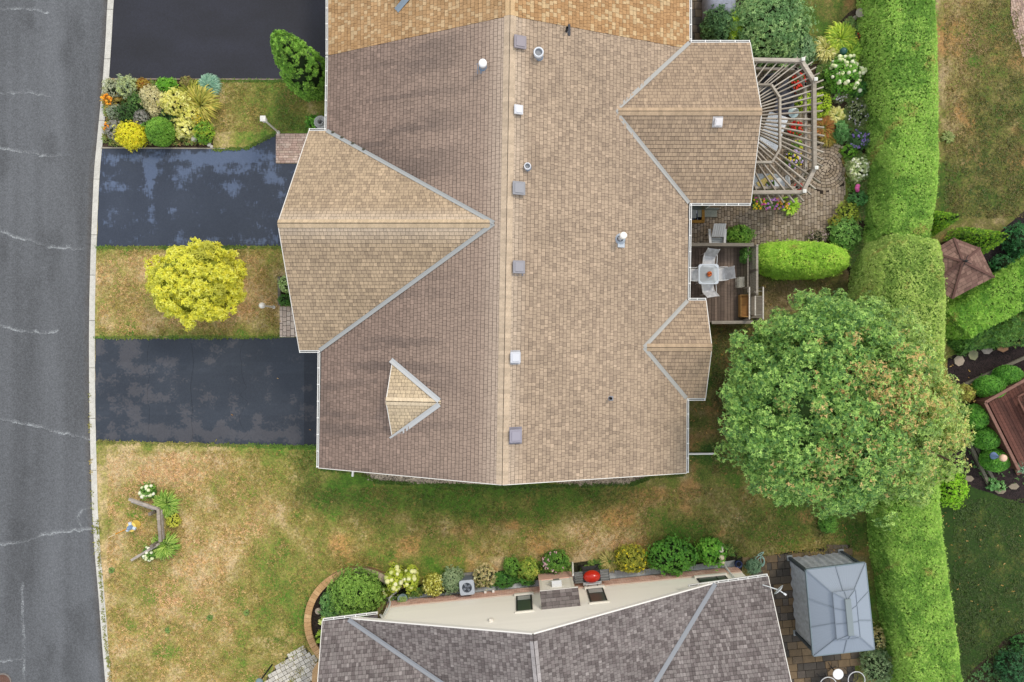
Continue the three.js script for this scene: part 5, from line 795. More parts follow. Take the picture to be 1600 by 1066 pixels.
{ // low growth between the border plants
  R = rng(613); const L = new Leaves(); const put = (poly, n, cols, s) => { const xs = poly.map((p) => p[0]), ys = poly.map((p) => p[1]); let k = 0, guard = 0; while (k < n && guard++ < n * 20) { const x = rr(Math.min(...xs), Math.max(...xs)), y = rr(Math.min(...ys), Math.max(...ys)); if (!inPoly(poly, x, y) || fbm(x * .06, y * .06 + 3, 2) < .36) continue; const p = P(x, y); L.put(V(p.x, .02 + R() * .1, p.z), UP, rr(.07, .13) * s, jit(mixc(pick(cols), pick(cols), R()), .2), R() * 6.28, .7); k++; } };
  put([[1276, 110], [1300, 50], [1330, 25], [1345, 60], [1352, 130], [1356, 400], [1330, 420], [1304, 388], [1322, 330], [1326, 280], [1316, 230], [1300, 215], [1280, 200]], 9000, pal('#5a863c', '#769c4e', '#92ae62', '#868654', '#648c44'), 1);
  put([[160, 126], [334, 126], [322, 180], [330, 226], [162, 229], [165, 190]], 2600, pal('#5f7f34', '#7d9040', '#8a7a4a', '#6f8a44'), 1); put([[600, 938], [700, 902], [800, 890], [890, 880], [960, 872], [1040, 862], [1140, 850], [1150, 872], [900, 893], [760, 914], [640, 932]], 2600, pal('#4f7f30', '#6a9440', '#86994a'), 1);
  put([[1505, 1070], [1541, 1030], [1600, 990], [1620, 1080]], 300, pal('#3a6a34', '#4f7f40'), 1); put([[1490, 600], [1600, 560], [1600, 760], [1520, 740]], 350, pal('#3a6a2a', '#4f7f34'), .9); put([[1105, 30], [1240, 0], [1262, 90], [1110, 80]], 1500, pal('#3f6a38', '#588048'), 1.2);
  const t = new THREE.Group(); t.name = 'ground_cover'; scene.add(t); origin.set(t, V(0, 0, 0)); t.userData.kind = 'stuff'; L.build('ground_cover_leaves', LG.broad, leafMat, t); }
{ // fallen leaves under the trees
  R = rng(614); const L = new Leaves(); const put = (px, py, r, n) => { for (let i = 0; i < n; i++) { const a = R() * 6.283, q = Math.sqrt(R()) * r, p = P(px + Math.cos(a) * q, py + Math.sin(a) * q); L.put(V(p.x, .03, p.z), UP, rr(.04, .07), jit(pick(pal('#8a6a34', '#a58a44', '#b8a060', '#7a7a38')), .2), R() * 6.28, .3); } };
  put(1300, 650, 235, 420); put(305, 455, 80, 14); put(500, 800, 240, 60); put(1540, 900, 120, 60);
  const t = new THREE.Group(); t.name = 'fallen_leaves'; scene.add(t); origin.set(t, V(0, 0, 0)); t.userData.kind = 'stuff'; L.build('leaves', LG.big, leafMat, t); }
// grass tufts spilling over the drive edges
{ R = rng(611); const L = new Leaves(); const along = (pts, n, sp) => { for (let i = 0; i < n; i++) { const k = R() * (pts.length - 1), a = pts[Math.floor(k)], b = pts[Math.floor(k) + 1], f = k % 1, p = P(a[0] + (b[0] - a[0]) * f + rr(-1, 1), a[1] + (b[1] - a[1]) * f + rr(-sp, sp)); const c = turfColor(p.x, p.z, -.35); L.put(V(p.x, .0, p.z), UP, rr(.05, .13), jit([c.r, c.g, c.b], .25), R() * 6.28, .5); } };
  along([[150, 386.5], [300, 387], [438, 386]], 350, 1.6); along([[148, 527.5], [300, 527.5], [436, 527]], 350, 1.4); along([[150, 690.5], [300, 694.5], [420, 697], [498, 699.5]], 420, 2.6); along([[332, 234], [384, 232.5], [404, 222.5], [430, 209]], 220, 1.5); along([[336, 126], [470, 126.5]], 300, 1.2);
  along([[500, 733], [560, 738], [590, 753], [640, 756], [790, 761], [880, 759], [985, 757], [1016, 746], [1070, 742]], 900, 2); along([[140, 600], [141, 700], [145, 800], [149, 865]], 60, 10); along([[152, 810], [157, 900], [165, 1000], [174, 1066]], 260, 5);
  const t = new THREE.Group(); t.name = 'grass_edging'; scene.add(t); origin.set(t, V(0, 0, 0)); t.userData.kind = 'stuff'; L.build('grass', LG.tiny, leafMat, t); }
{ // blades standing over the lawn give it its nap
  R = rng(612); const L = new Leaves(); const put = (x0, y0, x1, y1, n, s) => { for (let i = 0; i < n; i++) { const p = P(rr(x0, x1), rr(y0, y1)); const d = rr(-.22, .22), c = turfColor(p.x, p.z, d); L.put(V(p.x, .0, p.z), UP, rr(.03, .075) * s * (.5 + 1.3 * n2(p.x * 2.3, p.z * 2.3)), jit([c.r * 1.1, c.g * 1.1, c.b * 1.1], .3), R() * 6.28, .6); } };
  put(152, 390, 436, 524, 9000, 1); put(168, 705, 500, 1066, 24000, 1); put(500, 762, 1340, 870, 16000, 1); put(336, 130, 480, 205, 4000, 1); put(1476, 0, 1600, 340, 9000, 1); put(1490, 780, 1600, 1066, 7000, 1); put(1112, 510, 1180, 740, 4000, 1); put(1180, 440, 1330, 480, 3000, 1); put(500, 870, 600, 890, 800, 1);
  const t = new THREE.Group(); t.name = 'grass'; scene.add(t); origin.set(t, V(0, 0, 0)); t.userData.kind = 'stuff'; L.build('grass', LG.tiny, leafMat, t); }
// ---------------------------------------------------------------- things in the front gardens
R = rng(800);
function lampPost(label, b0, hd, h, square, group) {
  const b = P(b0[0], b0[1]), top = P(hd[0], hd[1], h), t = thing('garden_lamp', label, 'lamp post', b); top.x = b.x + (top.x - b.x) * .12; top.z = b.z + (top.z - b.z) * .12;
  const tp = V(b.x, h, b.z); new G().rod(b, V(b.x, h - .2, b.z), .042, .038, C('#ecebe4'), 12).rod(b, V(b.x, .08, b.z), .08, .06, C('#ecebe4'), 12).build('post', mats.white, t);
  const g = new G(), c = C('#f3f1ea'); if (square) { g.box(tp.clone().add(V(0, .12, 0)), V(.17, .05, .17), c); for (const [i, j] of [[1, 1], [1, -1], [-1, 1], [-1, -1]]) g.box(tp.clone().add(V(i * .075, 0, j * .075)), V(.015, .26, .015), c); g.add(new THREE.ConeGeometry(.16, .12, 4).rotateY(Math.PI / 4), new THREE.Matrix4().setPosition(tp.x, tp.y + .2, tp.z), c); g.box(tp.clone().add(V(0, -.14, 0)), V(.15, .03, .15), c); } else g.lathe([[0, .22], [.05, .2], [.1, .14], [.125, .05], [.12, -.05], [.06, -.16], [.05, -.22]], tp, c, 20);
  g.build('lantern', mats.white, t); if (square) new G().box(tp, V(.12, .22, .12), C('#d9d6c8')).build('lantern_glass', mats.paint, t);
}
lampPost('white garden lamp post with square lantern at the corner of the brick pad', [435, 207], [411, 187], 1.75, true);
lampPost('white garden lamp post with round head above the lower black driveway', [428, 480], [410, 476.5], 1.4, false);
{ // pale ornament by the wall
  const p = P(505, 190.5, .8), t = thing('garden_urn', 'pale grey rounded ornament beside the eave under the tall cedar', 'ornament', V(p.x - .12, 0, p.z)), b = V(p.x - .12, 0, p.z);
  new G().lathe([[.2, 0], [.18, .05], [.08, .12], [.07, .55], [.12, .62], [.26, .72], [.28, .78], [.24, .77], [.1, .7]], b, C('#c9cbc8'), 24).build('bowl', mats.stone, t); new G().add(new THREE.TorusGeometry(.12, .035, 8, 20, 4.6).rotateX(Math.PI / 2), new THREE.Matrix4().setPosition(b.x - .02, .8, b.z), C('#b9bcbb')).build('rim', mats.stone, t);
}
{ // timber edging of the small bed
  tag(new G().box(P(437.5, 455).setY(.06), V(.12, .14, 1.25), C('#7f776c'), .02).build('timber_edging', mats.wood, scene), 'grey timber edging of the small bed by the front gable', 'edging');
}
{ // split rail corner fence
  const t = thing('rail_fence', 'weathered split rail corner fence on the dry front lawn', 'fence', P(249, 795)); const wd = ['#a89d91', '#b8aea4', '#968b80', '#c2bab0'];
  const rail = (a, b, h0, h1, w, name = 'rail') => { const A = P(a[0], a[1], h0), B = P(b[0], b[1], h1), g = new G(), n = 6, c = C(pick(wd)); for (let i = 0; i < n; i++) { const p = A.clone().lerp(B, i / n), q = A.clone().lerp(B, (i + 1) / n + .01); p.y += rr(-.006, .006); g.bar(p, q, w * rr(.85, 1.1), w * rr(.8, 1.1), jit(c, .14)); } g.build(name, mats.wood, t); };
  rail([202, 780], [247, 795.5], .42, .62, .11); rail([206, 783.5], [246, 797.5], .2, .34, .1); rail([247.5, 795], [251, 846], .66, .66, .13); rail([251.5, 797], [254.5, 842], .34, .34, .12); rail([248, 850], [206, 875], .6, .2, .1); rail([246, 853], [222, 867], .3, .12, .09);
  for (const [x, y, h] of [[249.5, 796, .85], [252, 845, .85]]) { const b = P(x, y); new G().box(V(b.x, h / 2, b.z), V(.13, h, .13), C('#857b70'), rr(0, .3), 0, 0, .015).build('post', mats.wood, t); }
}
{ // hydrant with marker rod
  const b = P(212.5, 820), t = thing('fire_hydrant', 'yellow fire hydrant with blue cap and orange marker rod on the dry lawn', 'fire hydrant', b), y = C('#f0cf66'), bl = C('#7f9cc0');
  new G().lathe([[.2, 0], [.2, .05], [.17, .07], [.17, .34], [.2, .36], [.2, .4], [.0, .41]], b, y, 24).build('barrel', mats.paint, t); new G().lathe([[0, .68], [.04, .67], [.05, .63], [.08, .6], [.105, .54], [.105, .4]], b, bl, 24).build('bonnet', mats.paint, t);
  for (const a of [.3, 2.4, 4.5]) { const d = V(Math.cos(a), 0, Math.sin(a)); new G().rod(b.clone().add(V(0, .42, 0)).addScaledVector(d, .1), b.clone().add(V(0, .42, 0)).addScaledVector(d, .22), .07, .07, C('#c9d6e2'), 12).build('outlet_cap', mats.paint, t); }
  const m = b.clone().add(V(-.13, .42, .05)); new G().rod(m, m.clone().add(V(-.12, .75, .05)), .024, .02, C('#e89a2c'), 8).rod(m.clone().add(V(-.12, .75, .05)), m.clone().add(V(-.17, 1.1, .07)), .018, .014, C('#f0e2c4'), 8).build('marker_rod', mats.paint, t);
}
{ // dark garden light near the curved walk
  const b = P(425, 1039), t = thing('path_light', 'thin black garden light with grey head beside the curved walk', 'lamp post', b); new G().rod(b, V(b.x, 1.4, b.z), .035, .03, C('#1d1d20'), 10).build('post', mats.plain, t); new G().lathe([[0, 1.7], [.06, 1.66], [.15, 1.55], [.16, 1.5], [.06, 1.4]], b, C('#7f949c'), 16).build('lamp_head', mats.steel, t);
}
// white rain pipes lying on the grass
tag(new G().rod(P(1068, 709.5, .08), P(1118, 709, .06), .045, .045, C('#f2f2f0'), 10).build('drain_pipe', mats.white, scene), 'long white drain pipe lying on the grass behind the main house', 'pipe');
tag(new G().rod(P(552, 730, .25), P(551, 744, .06), .05, .055, C('#f2f2f0'), 10).build('drain_pipe', mats.white, scene), 'short white drain pipe at the lower left corner of the main house', 'pipe');
// ---- curved stone planter of the lower house
{
  const t = thing('stone_planter', 'curved planter wall of tan stone blocks before the lower house', 'planter', P(559, 972)); const o = P(559, 972, .4), h = .42;
  const ro = 84 * (H - h) / F, ri = 73.5 * (H - h) / F, ox = o.x, oz = o.z, A0 = 2.38, A1 = 5.55, n = 38; const soil = [];
  for (let i = 0; i < n; i++) { const a0 = A0 + (A1 - A0) * i / n, a1 = A0 + (A1 - A0) * (i + .94) / n; const q = (a, r) => V(ox + Math.cos(a) * r, 0, oz + Math.sin(a) * r); const far = i > 26; new G().slab([q(a0, ri), q(a0, ro), q(a1, ro), q(a1, ri)], h - .09, h + rr(-.004, .004), jit(C(far ? '#bfae9a' : pick(['#d6ae7e', '#e0bb8a', '#cba272'])), .07)).build('cap_stone', mats.stone, t); soil.push(q(a0, ri)); }
  const wl = new G(); for (let c = 0; c < 3; c++) for (let i = 0; i < 30; i++) { const a0 = A0 + (A1 - A0) * (i + (c % 2) * .5) / 30.5, a1 = A0 + (A1 - A0) * (i + .95 + (c % 2) * .5) / 30.5; const q = (a, r) => V(ox + Math.cos(a) * r, 0, oz + Math.sin(a) * r); wl.slab([q(a0, ri + .04), q(a0, ro - .03), q(a1, ro - .03), q(a1, ri + .04)], c * .11, c * .11 + .104, jit(C('#8d7052'), .1)); } stuff(wl.build('wall_blocks', mats.stone, t));
  soil.push(V(-5.6, 0, 10.6), V(-5.8, 0, 11.6), V(-7.2, 0, 13.8)); new G().flat(soil, .3, C('#3a2c22')).build('soil', mats.mulch, t);
  const cv = new G(); const e0 = P(497, 1034, .4), e1 = P(490, 1080, .4); cv.slab([e0, P(488, 1048, .4), P(486, 1085, .4), P(496, 1085, .4), P(500, 1040, .4)], 0, .4, C('#d6ae7e')); cv.build('end_wall', mats.stone, t);
  const p = P(497, 955.5, .36); const s = thing('garden_disc', 'small round pale stone light on the soil of the curved planter', 'ornament', V(p.x, .3, p.z)); new G().lathe([[.13, 0], [.14, .06], [.12, .08], [.1, .06], [.06, .06], [.05, .09], [0, .09]], V(p.x, .3, p.z), C('#b3a595'), 24).build('disc', mats.stone, s);
}
{ // pale blue pot by the wall
  const b = P(631, 931), t = thing('garden_pot', 'pale blue grey pot at the foot of the brick wall', 'pot', b); new G().lathe([[.0, .0], [.13, .0], [.2, .3], [.22, .42], [.19, .42], [.16, .34], [0, .34]], b, C('#9db4bf'), 18).build('pot', mats.paint, t); R = rng(33); const L = new Leaves(); for (let i = 0; i < 60; i++) L.put(V(b.x + rr(-.17, .17), .4 + rr(0, .1), b.z + rr(-.1, .2)), UP, .07, jit(C('#8fae6a'), .2)); L.build('plant', LG.broad, leafMat, t);
}
{ // air conditioner
  const b = P(731.5, 908, 0), t = thing('air_conditioner', 'grey air conditioner unit between shrubs at the lower house wall', 'air conditioner', b), h = .82, s = .56, ry = .1;
  new G().box(V(b.x, .04, b.z), V(.75, .08, .75), C('#9a9a98'), ry).build('base_pad', mats.stone, t); new G().box(V(b.x, .43, b.z), V(s, .7, s), C('#4a525c'), ry, 0, 0, .05).build('casing', mats.steel, t);
  const g = new G(); for (let i = 0; i < 9; i++) for (const k of [0, 1, 2, 3]) { const a = ry + k * Math.PI / 2; g.box(V(b.x + Math.sin(a) * (s / 2 + .006), .16 + i * .066, b.z + Math.cos(a) * (s / 2 + .006)), V(s * .86, .02, .012), C('#6a727c'), a); } g.build('side_grille', mats.steel, t);
  const tp = new G(); { const sh = new THREE.Shape(); const w = s / 2 + .02, r = .09; sh.moveTo(-w + r, -w); sh.lineTo(w - r, -w); sh.quadraticCurveTo(w, -w, w, -w + r); sh.lineTo(w, w - r); sh.quadraticCurveTo(w, w, w - r, w); sh.lineTo(-w + r, w); sh.quadraticCurveTo(-w, w, -w, w - r); sh.lineTo(-w, -w + r); sh.quadraticCurveTo(-w, -w, -w + r, -w); const hole = new THREE.Path(); hole.absarc(0, 0, .215, 0, 6.2832, true); sh.holes.push(hole); tp.add(new THREE.ExtrudeGeometry(sh, { depth: .04, bevelEnabled: true, bevelSize: .012, bevelThickness: .012, bevelSegments: 2 }), new THREE.Matrix4().makeRotationY(ry).multiply(new THREE.Matrix4().makeRotationX(-Math.PI / 2)).setPosition(b.x, .78, b.z), C('#b4bcc8')); } tp.build('top_cover', mats.steel, t);
  const fan = new G(); for (let i = 0; i < 4; i++) { const q = new THREE.BoxGeometry(.17, .012, .1); q.translate(.1, 0, 0); q.rotateX(.4); q.rotateY(i * Math.PI / 2 + .6); fan.add(q, new THREE.Matrix4().setPosition(b.x, .79, b.z), C('#a9b2c0')); } fan.rod(V(b.x, .76, b.z), V(b.x, .815, b.z), .05, .05, C('#c3cad4'), 16); fan.build('fan', mats.steel, t); const gr = new G(); for (const r of [.06, .11, .16, .205]) gr.add(new THREE.TorusGeometry(r, .005, 5, 32).rotateX(Math.PI / 2), new THREE.Matrix4().setPosition(b.x, .826, b.z), C('#4a505a')); for (let i = 0; i < 8; i++) gr.box(V(b.x, .83, b.z), V(.43, .006, .006), C('#4a505a'), i * Math.PI / 8); gr.build('fan_guard', mats.steel, t);
  new G().box(V(b.x, .56, b.z), V(.46, .02, .46), C('#22262c'), ry).build('fan_well', mats.dark, t);
}
{ // red grill
  const b = P(921, 890, 0), t = thing('barbecue_grill', 'barbecue grill with red lid and grey side shelves by the lower house wall', 'grill', b), ry = .1, ct = Math.cos(ry), st = Math.sin(ry), at = (x, y, z) => V(b.x + x * ct + z * st, y, b.z - x * st + z * ct);
  const lid = new THREE.CylinderGeometry(.3, .3, .72, 20, 1, false, 0, Math.PI).rotateZ(Math.PI / 2).rotateX(0); const lm = new THREE.Matrix4().makeRotationY(ry).multiply(new THREE.Matrix4().makeRotationX(-Math.PI / 2)).setPosition(at(0, .9, 0)); { const q = new THREE.SphereGeometry(.36, 24, 10, 0, 6.2832, 0, Math.PI / 2); q.scale(1.0, .75, .72); new G().add(q, new THREE.Matrix4().makeRotationY(ry).setPosition(at(0, .88, 0)), C('#c22a18')).build('lid', mats.gloss, t); }
  new G().box(at(0, .8, 0), V(.74, .18, .5), C('#2c2c2e'), ry, 0, 0, .03).build('firebox', mats.plain, t); for (const s of [-1, 1]) { for (let i = 0; i < 5; i++) new G().box(at(s * .54, .87, -.2 + i * .1), V(.34, .025, .075), jit(C('#7d8080'), .08), ry).build('side_slat', mats.wood, t); new G().box(at(s * .73, .86, 0), V(.03, .05, .5), C('#5c5e60'), ry).build('shelf_rail', mats.wood, t); }
  for (const [i, k] of [[-.34, -.2], [.34, -.2], [-.34, .2], [.34, .2]]) new G().rod(at(i, 0, k), at(i, .76, k), .022, .022, C('#2a2a2c'), 8).build('leg', mats.plain, t); new G().box(at(0, .97, .3), V(.6, .04, .05), C('#e2e4e6'), ry, 0, 0, .01).build('handle', mats.metal, t); new G().box(at(0, .84, .3), V(.78, .1, .14), C('#bfc3c6'), ry, 0, 0, .02).build('control_panel', mats.metal, t); new G().box(at(0, .22, 0), V(.7, .03, .44), C('#3a3a3c'), ry).build('lower_shelf', mats.plain, t);
  for (const s of [-.34, .34]) new G().rod(at(s, .1, -.24), at(s, .1, -.2), .1, .1, C('#1c1c1c'), 16).build('wheel', mats.plain, t);
  for (const s of [-.2, .2]) new G().bar(at(s, .99, .3), at(s, .99, .6), .018, .018, C('#3a3a3c')).build('tool', mats.plain, t);
}
tag(new G().rod(P(894.5, 879, .1), P(895.5, 899, 1.0), .04, .04, C('#eeeeea'), 8).build('standpipe', mats.white, scene), 'white plastic standpipe beside the brick chimney base and the grill', 'pipe');
{ // blue pot, hose
  const b = P(1151, 879), t = thing('garden_pot', 'dark blue glazed pot at the right corner of the lower house', 'pot', b); new G().lathe([[.0, 0], [.12, 0], [.17, .2], [.16, .32], [.13, .32], [.1, .26], [0, .26]], b, C('#27345c'), 20).build('pot', mats.gloss, t); new G().flat([...Array(12)].map((_, i) => V(b.x + .12 * Math.cos(i / 12 * 6.283), 0, b.z + .12 * Math.sin(i / 12 * 6.283))), .27, C('#20242c')).build('soil', mats.mulch, t);
  const q = P(1187, 876), pts = []; for (let i = 0; i <= 60; i++) { const a = i / 60 * 6.283 * 2.2, r = .17 + .05 * Math.sin(a * .5); pts.push(V(q.x + Math.cos(a) * r, .05 + i * .0012, q.z + Math.sin(a) * r * 1.15)); } for (let i = 1; i <= 12; i++) { const a = i / 12 * 3.6; pts.push(V(q.x - .02 + Math.sin(a) * .18 - .0, .05, q.z - .2 - .18 * Math.sin(a * .8))); } tag(new G().tube(pts, .016, C('#a9cfc4'), 220, 6).build('garden_hose', mats.plain, scene), 'pale green garden hose coiled on the brick border', 'hose');
}
{ // satellite dish off the wing roof
  const h = 2.9, b = P(1204, 917, h), c = P(1217, 922, h), t = thing('satellite_dish', 'white satellite dish mounted beside the roof edge above the stone patio', 'satellite dish', b), w = C('#dfe4e8');
  new G().tube([b.clone().add(V(-.25, -.15, -.02)), b.clone().add(V(-.05, .02, 0)), b.clone().add(V(.12, .06, .05)), c], .02, w, 16, 6).build('arm', mats.white, t); const d = new THREE.SphereGeometry(.55, 24, 8, 0, 6.2832, 0, .48); d.translate(0, -.5, 0); const m = new THREE.Matrix4().compose(c, new THREE.Quaternion().setFromUnitVectors(UP, V(.62, .28, .55).normalize().negate().negate()), V(.85, 1, 1.1)); new G().add(d, m, w).build('dish', mats.white, t); new G().rod(c, c.clone().add(V(.24, -.04, .17)), .018, .018, w, 8).box(c.clone().add(V(.26, -.04, .18)), V(.1, .06, .07), w, -.6).build('receiver', mats.white, t);
}
// ---------------------------------------------------------------- grey hard top gazebo
{
  const h = 1.95, A = P(1260, 891, h), B = P(1352, 880, h), D = P(1271.5, 1025, h), E = P(1366, 1014.5, h), t = thing('gazebo', 'grey metal roofed gazebo with closed grey side curtains on the stone patio', 'gazebo', V(A.x, 0, A.z)), steel = C('#929dac'), dk = C('#3d464e'), seam = C('#86919e');
  const lerp = (a, b, k) => a.clone().lerp(b, k); const cen = A.clone().add(B).add(D).add(E).multiplyScalar(.25); const ax = lerp(A, B, .5).sub(lerp(D, E, .5)).normalize();   // long axis, pointing up the picture
  const ins = (p, k, y) => { const q = lerp(p, cen, k); q.y = y; return q; }; const ridge = (s, l, y) => { const q = cen.clone().addScaledVector(ax, s * l); q.y = y; return q; };
  const lowA = [A, B, E, D]; const h1 = 2.42, i1 = [.66, .66, .66, .66]; const topA = lowA.map((p) => { const q = cen.clone(); const v = p.clone().sub(cen); const al = v.dot(ax); const cr = v.clone().addScaledVector(ax, -al); return q.addScaledVector(ax, al * .52).addScaledVector(cr, .36).setY(h1); });
  const panel = (q, name, col, n) => { const g = new G(), N = planeN(q[0], q[1], q[2]); const rows = n; for (let i = 0; i < rows; i++) { const a = lerp(q[0], q[3], 0), f0 = i / rows, f1 = (i + 1) / rows, fm = (f0 + f1) / 2; const p = (f, e) => lerp(lerp(q[0], q[1], f), lerp(q[3], q[2], f), e); const rz = N.clone().multiplyScalar(.003); g.quad(p(f0, 0), p(fm, 0).add(rz), p(fm, 1).add(rz), p(f0, 1), col); g.quad(p(fm, 0).add(rz), p(f1, 0), p(f1, 1), p(fm, 1).add(rz), col); } return g.build(name, mats.steel, t); };
  const side = (p0, p1, q1, q0, k) => { for (let i = 0; i < k; i++) panel([lerp(p0, p1, i / k), lerp(p0, p1, (i + 1) / k), lerp(q0, q1, (i + 1) / k), lerp(q0, q1, i / k)], 'roof_panel', jit(steel, .03), 9); };
  side(A, B, topA[1], topA[0], 2); side(B, E, topA[2], topA[1], 3); side(E, D, topA[3], topA[2], 2); side(D, A, topA[0], topA[3], 3);
  // upper tier
  const u0 = topA.map((p) => lerp(cen.clone().setY(p.y), p, 1.06).setY(h1 + .07)), rT = ridge(1, .68, 2.72), rB = ridge(-1, .68, 2.72); const cap = [[u0[0], u0[1], rT, rT], [u0[1], u0[2], rB, rT], [u0[2], u0[3], rB, rB], [u0[3], u0[0], rT, rB]]; for (const q of cap) panel(q, 'vent_roof_panel', jit(steel, .03), 6);
  const sm = new G(); const br = (a, b, w = .035) => sm.bar(a.clone().add(V(0, .018, 0)), b.clone().add(V(0, .018, 0)), w, .025, seam); for (let i = 0; i < 4; i++) br(lowA[i], topA[i]); br(lerp(A, B, .5), lerp(topA[0], topA[1], .5)); br(lerp(D, E, .5), lerp(topA[3], topA[2], .5)); for (const k of [1 / 3, 2 / 3]) { br(lerp(A, D, k), lerp(topA[0], topA[3], k)); br(lerp(B, E, k), lerp(topA[1], topA[2], k)); } for (let i = 0; i < 4; i++) br(u0[i], i < 2 ? rT : rB, .03); for (const k of [1 / 3, 2 / 3]) { br(lerp(u0[0], u0[3], k), lerp(rT, rB, k), .02); br(lerp(u0[1], u0[2], k), lerp(rT, rB, k), .02); } br(lerp(u0[0], u0[1], .5), rT, .025); br(lerp(u0[2], u0[3], .5), rB, .025); for (let i = 0; i < 4; i++) br(u0[i], u0[(i + 1) % 4], .018); sm.build('seam', mats.steel, t);
  new G().box(lerp(rT, rB, .5).add(V(0, .03, 0)), V(.24, .06, rT.distanceTo(rB) + .1), C('#828d92'), Math.atan2(ax.x, ax.z), 0, 0, .02).build('ridge_cap', mats.steel, t);
  const ed = new G(); for (let i = 0; i < 4; i++) { const a = lowA[i].clone(), b = lowA[(i + 1) % 4].clone(); ed.bar(a.add(V(0, -.05, 0)), b.add(V(0, -.05, 0)), .07, .12, C('#7b8a94')); } ed.build('eave_rail', mats.steel, t);
  const inw = lowA.map((p) => lerp(p, cen, .07)); for (const p of inw) new G().box(V(p.x, h / 2, p.z), V(.12, h, .12), dk, .1).build('post', mats.plain, t);
  const foot = lowA.map((p) => lerp(p, cen, .07).setY(.0)); R = rng(91); for (let i = 0; i < 4; i++) { const a = inw[i].clone(), b = inw[(i + 1) % 4].clone(), g = new G(), n = 46, d = b.clone().sub(a).setY(0), nn = V(d.z, 0, -d.x).normalize(); const off = (f, y) => (Math.sin(f * 46 + i) * .018 + (fbm(f * 9 + i * 7, y * 1.3, 3) - .5) * .1); const pt = (f, y) => a.clone().lerp(b, f).setY(y).addScaledVector(nn, off(f, y)); for (let k = 0; k < n; k++) for (let j = 0; j < 5; j++) { const y0 = .04 + j * .36, y1 = .04 + (j + 1) * .36; g.quad(pt(k / n, y0), pt((k + 1) / n, y0), pt((k + 1) / n, y1), pt(k / n, y1), C('#c3cbd8')); } g.build('curtain', mats.fabric, t); }
  for (const p of inw) new G().box(V(p.x, .03, p.z), V(.24, .06, .24), C('#8b9296'), .1, 0, 0, .01).build('foot', mats.steel, t);
}
// bistro set
{
  const b = P(1310, 1054, .7), t = thing('bistro_table', 'small round white table between two wire chairs on the stone patio', 'table', V(b.x, 0, b.z)); new G().lathe([[0, .7], [.22, .7], [.225, .685], [.22, .67], [0, .67]], V(b.x, 0, b.z), C('#eef0f2'), 32).build('table_top', mats.white, t); new G().rod(V(b.x, 0, b.z), V(b.x, .67, b.z), .025, .025, C('#2a2a2e'), 8).build('pedestal', mats.plain, t); for (let i = 0; i < 3; i++) new G().rod(V(b.x, .12, b.z), V(b.x + Math.cos(i * 2.09) * .24, .01, b.z + Math.sin(i * 2.09) * .24), .014, .014, C('#2a2a2e'), 6).build('foot', mats.plain, t);
  const chair = (px, py, turn, label) => {
    const q = P(px, py, .6), o = thing('bistro_chair', label, 'chair', V(q.x, 0, q.z), 'wire chairs at the bistro table'), c = V(q.x, 0, q.z), dk = C('#34343a');
    for (let i = 0; i < 4; i++) { const a = i * Math.PI / 2 + .785; new G().rod(V(c.x + Math.cos(a) * .24, 0, c.z + Math.sin(a) * .24), V(c.x + Math.cos(a) * .17, .42, c.z + Math.sin(a) * .17), .012, .012, dk, 6).build('leg', mats.plain, o); }
    const s = new G(); s.add(new THREE.TorusGeometry(.22, .014, 8, 36).rotateX(Math.PI / 2), new THREE.Matrix4().setPosition(c.x, .43, c.z), dk); for (let i = -5; i <= 5; i++) { const w = Math.sqrt(.22 * .22 - (i * .038) ** 2); s.rod(V(c.x + i * .038, .43, c.z - w), V(c.x + i * .038, .43, c.z + w), .005, .005, dk, 5); s.rod(V(c.x - w, .43, c.z + i * .038), V(c.x + w, .43, c.z + i * .038), .005, .005, dk, 5); } s.build('seat', mats.plain, o);
    new G().add(new THREE.TorusGeometry(.355, .018, 8, 48).rotateX(Math.PI / 2), new THREE.Matrix4().setPosition(c.x, .74, c.z), C('#d8dadd')).build('rim', mats.white, o); const bk = new G(); for (let i = 0; i < 22; i++) { const a = turn + i / 21 * 3.6 - 1.8; bk.rod(V(c.x + Math.cos(a) * .22, .43, c.z + Math.sin(a) * .22), V(c.x + Math.cos(a) * .355, .74, c.z + Math.sin(a) * .355), .005, .005, C('#4c4c52'), 5); } bk.build('back_wires', mats.plain, o);
    return o;
  };
  chair(1336, 1060.5, .2, 'round wire chair right of the small white table'); chair(1292, 1069, 2.8, 'round wire chair left of the small white table');
}
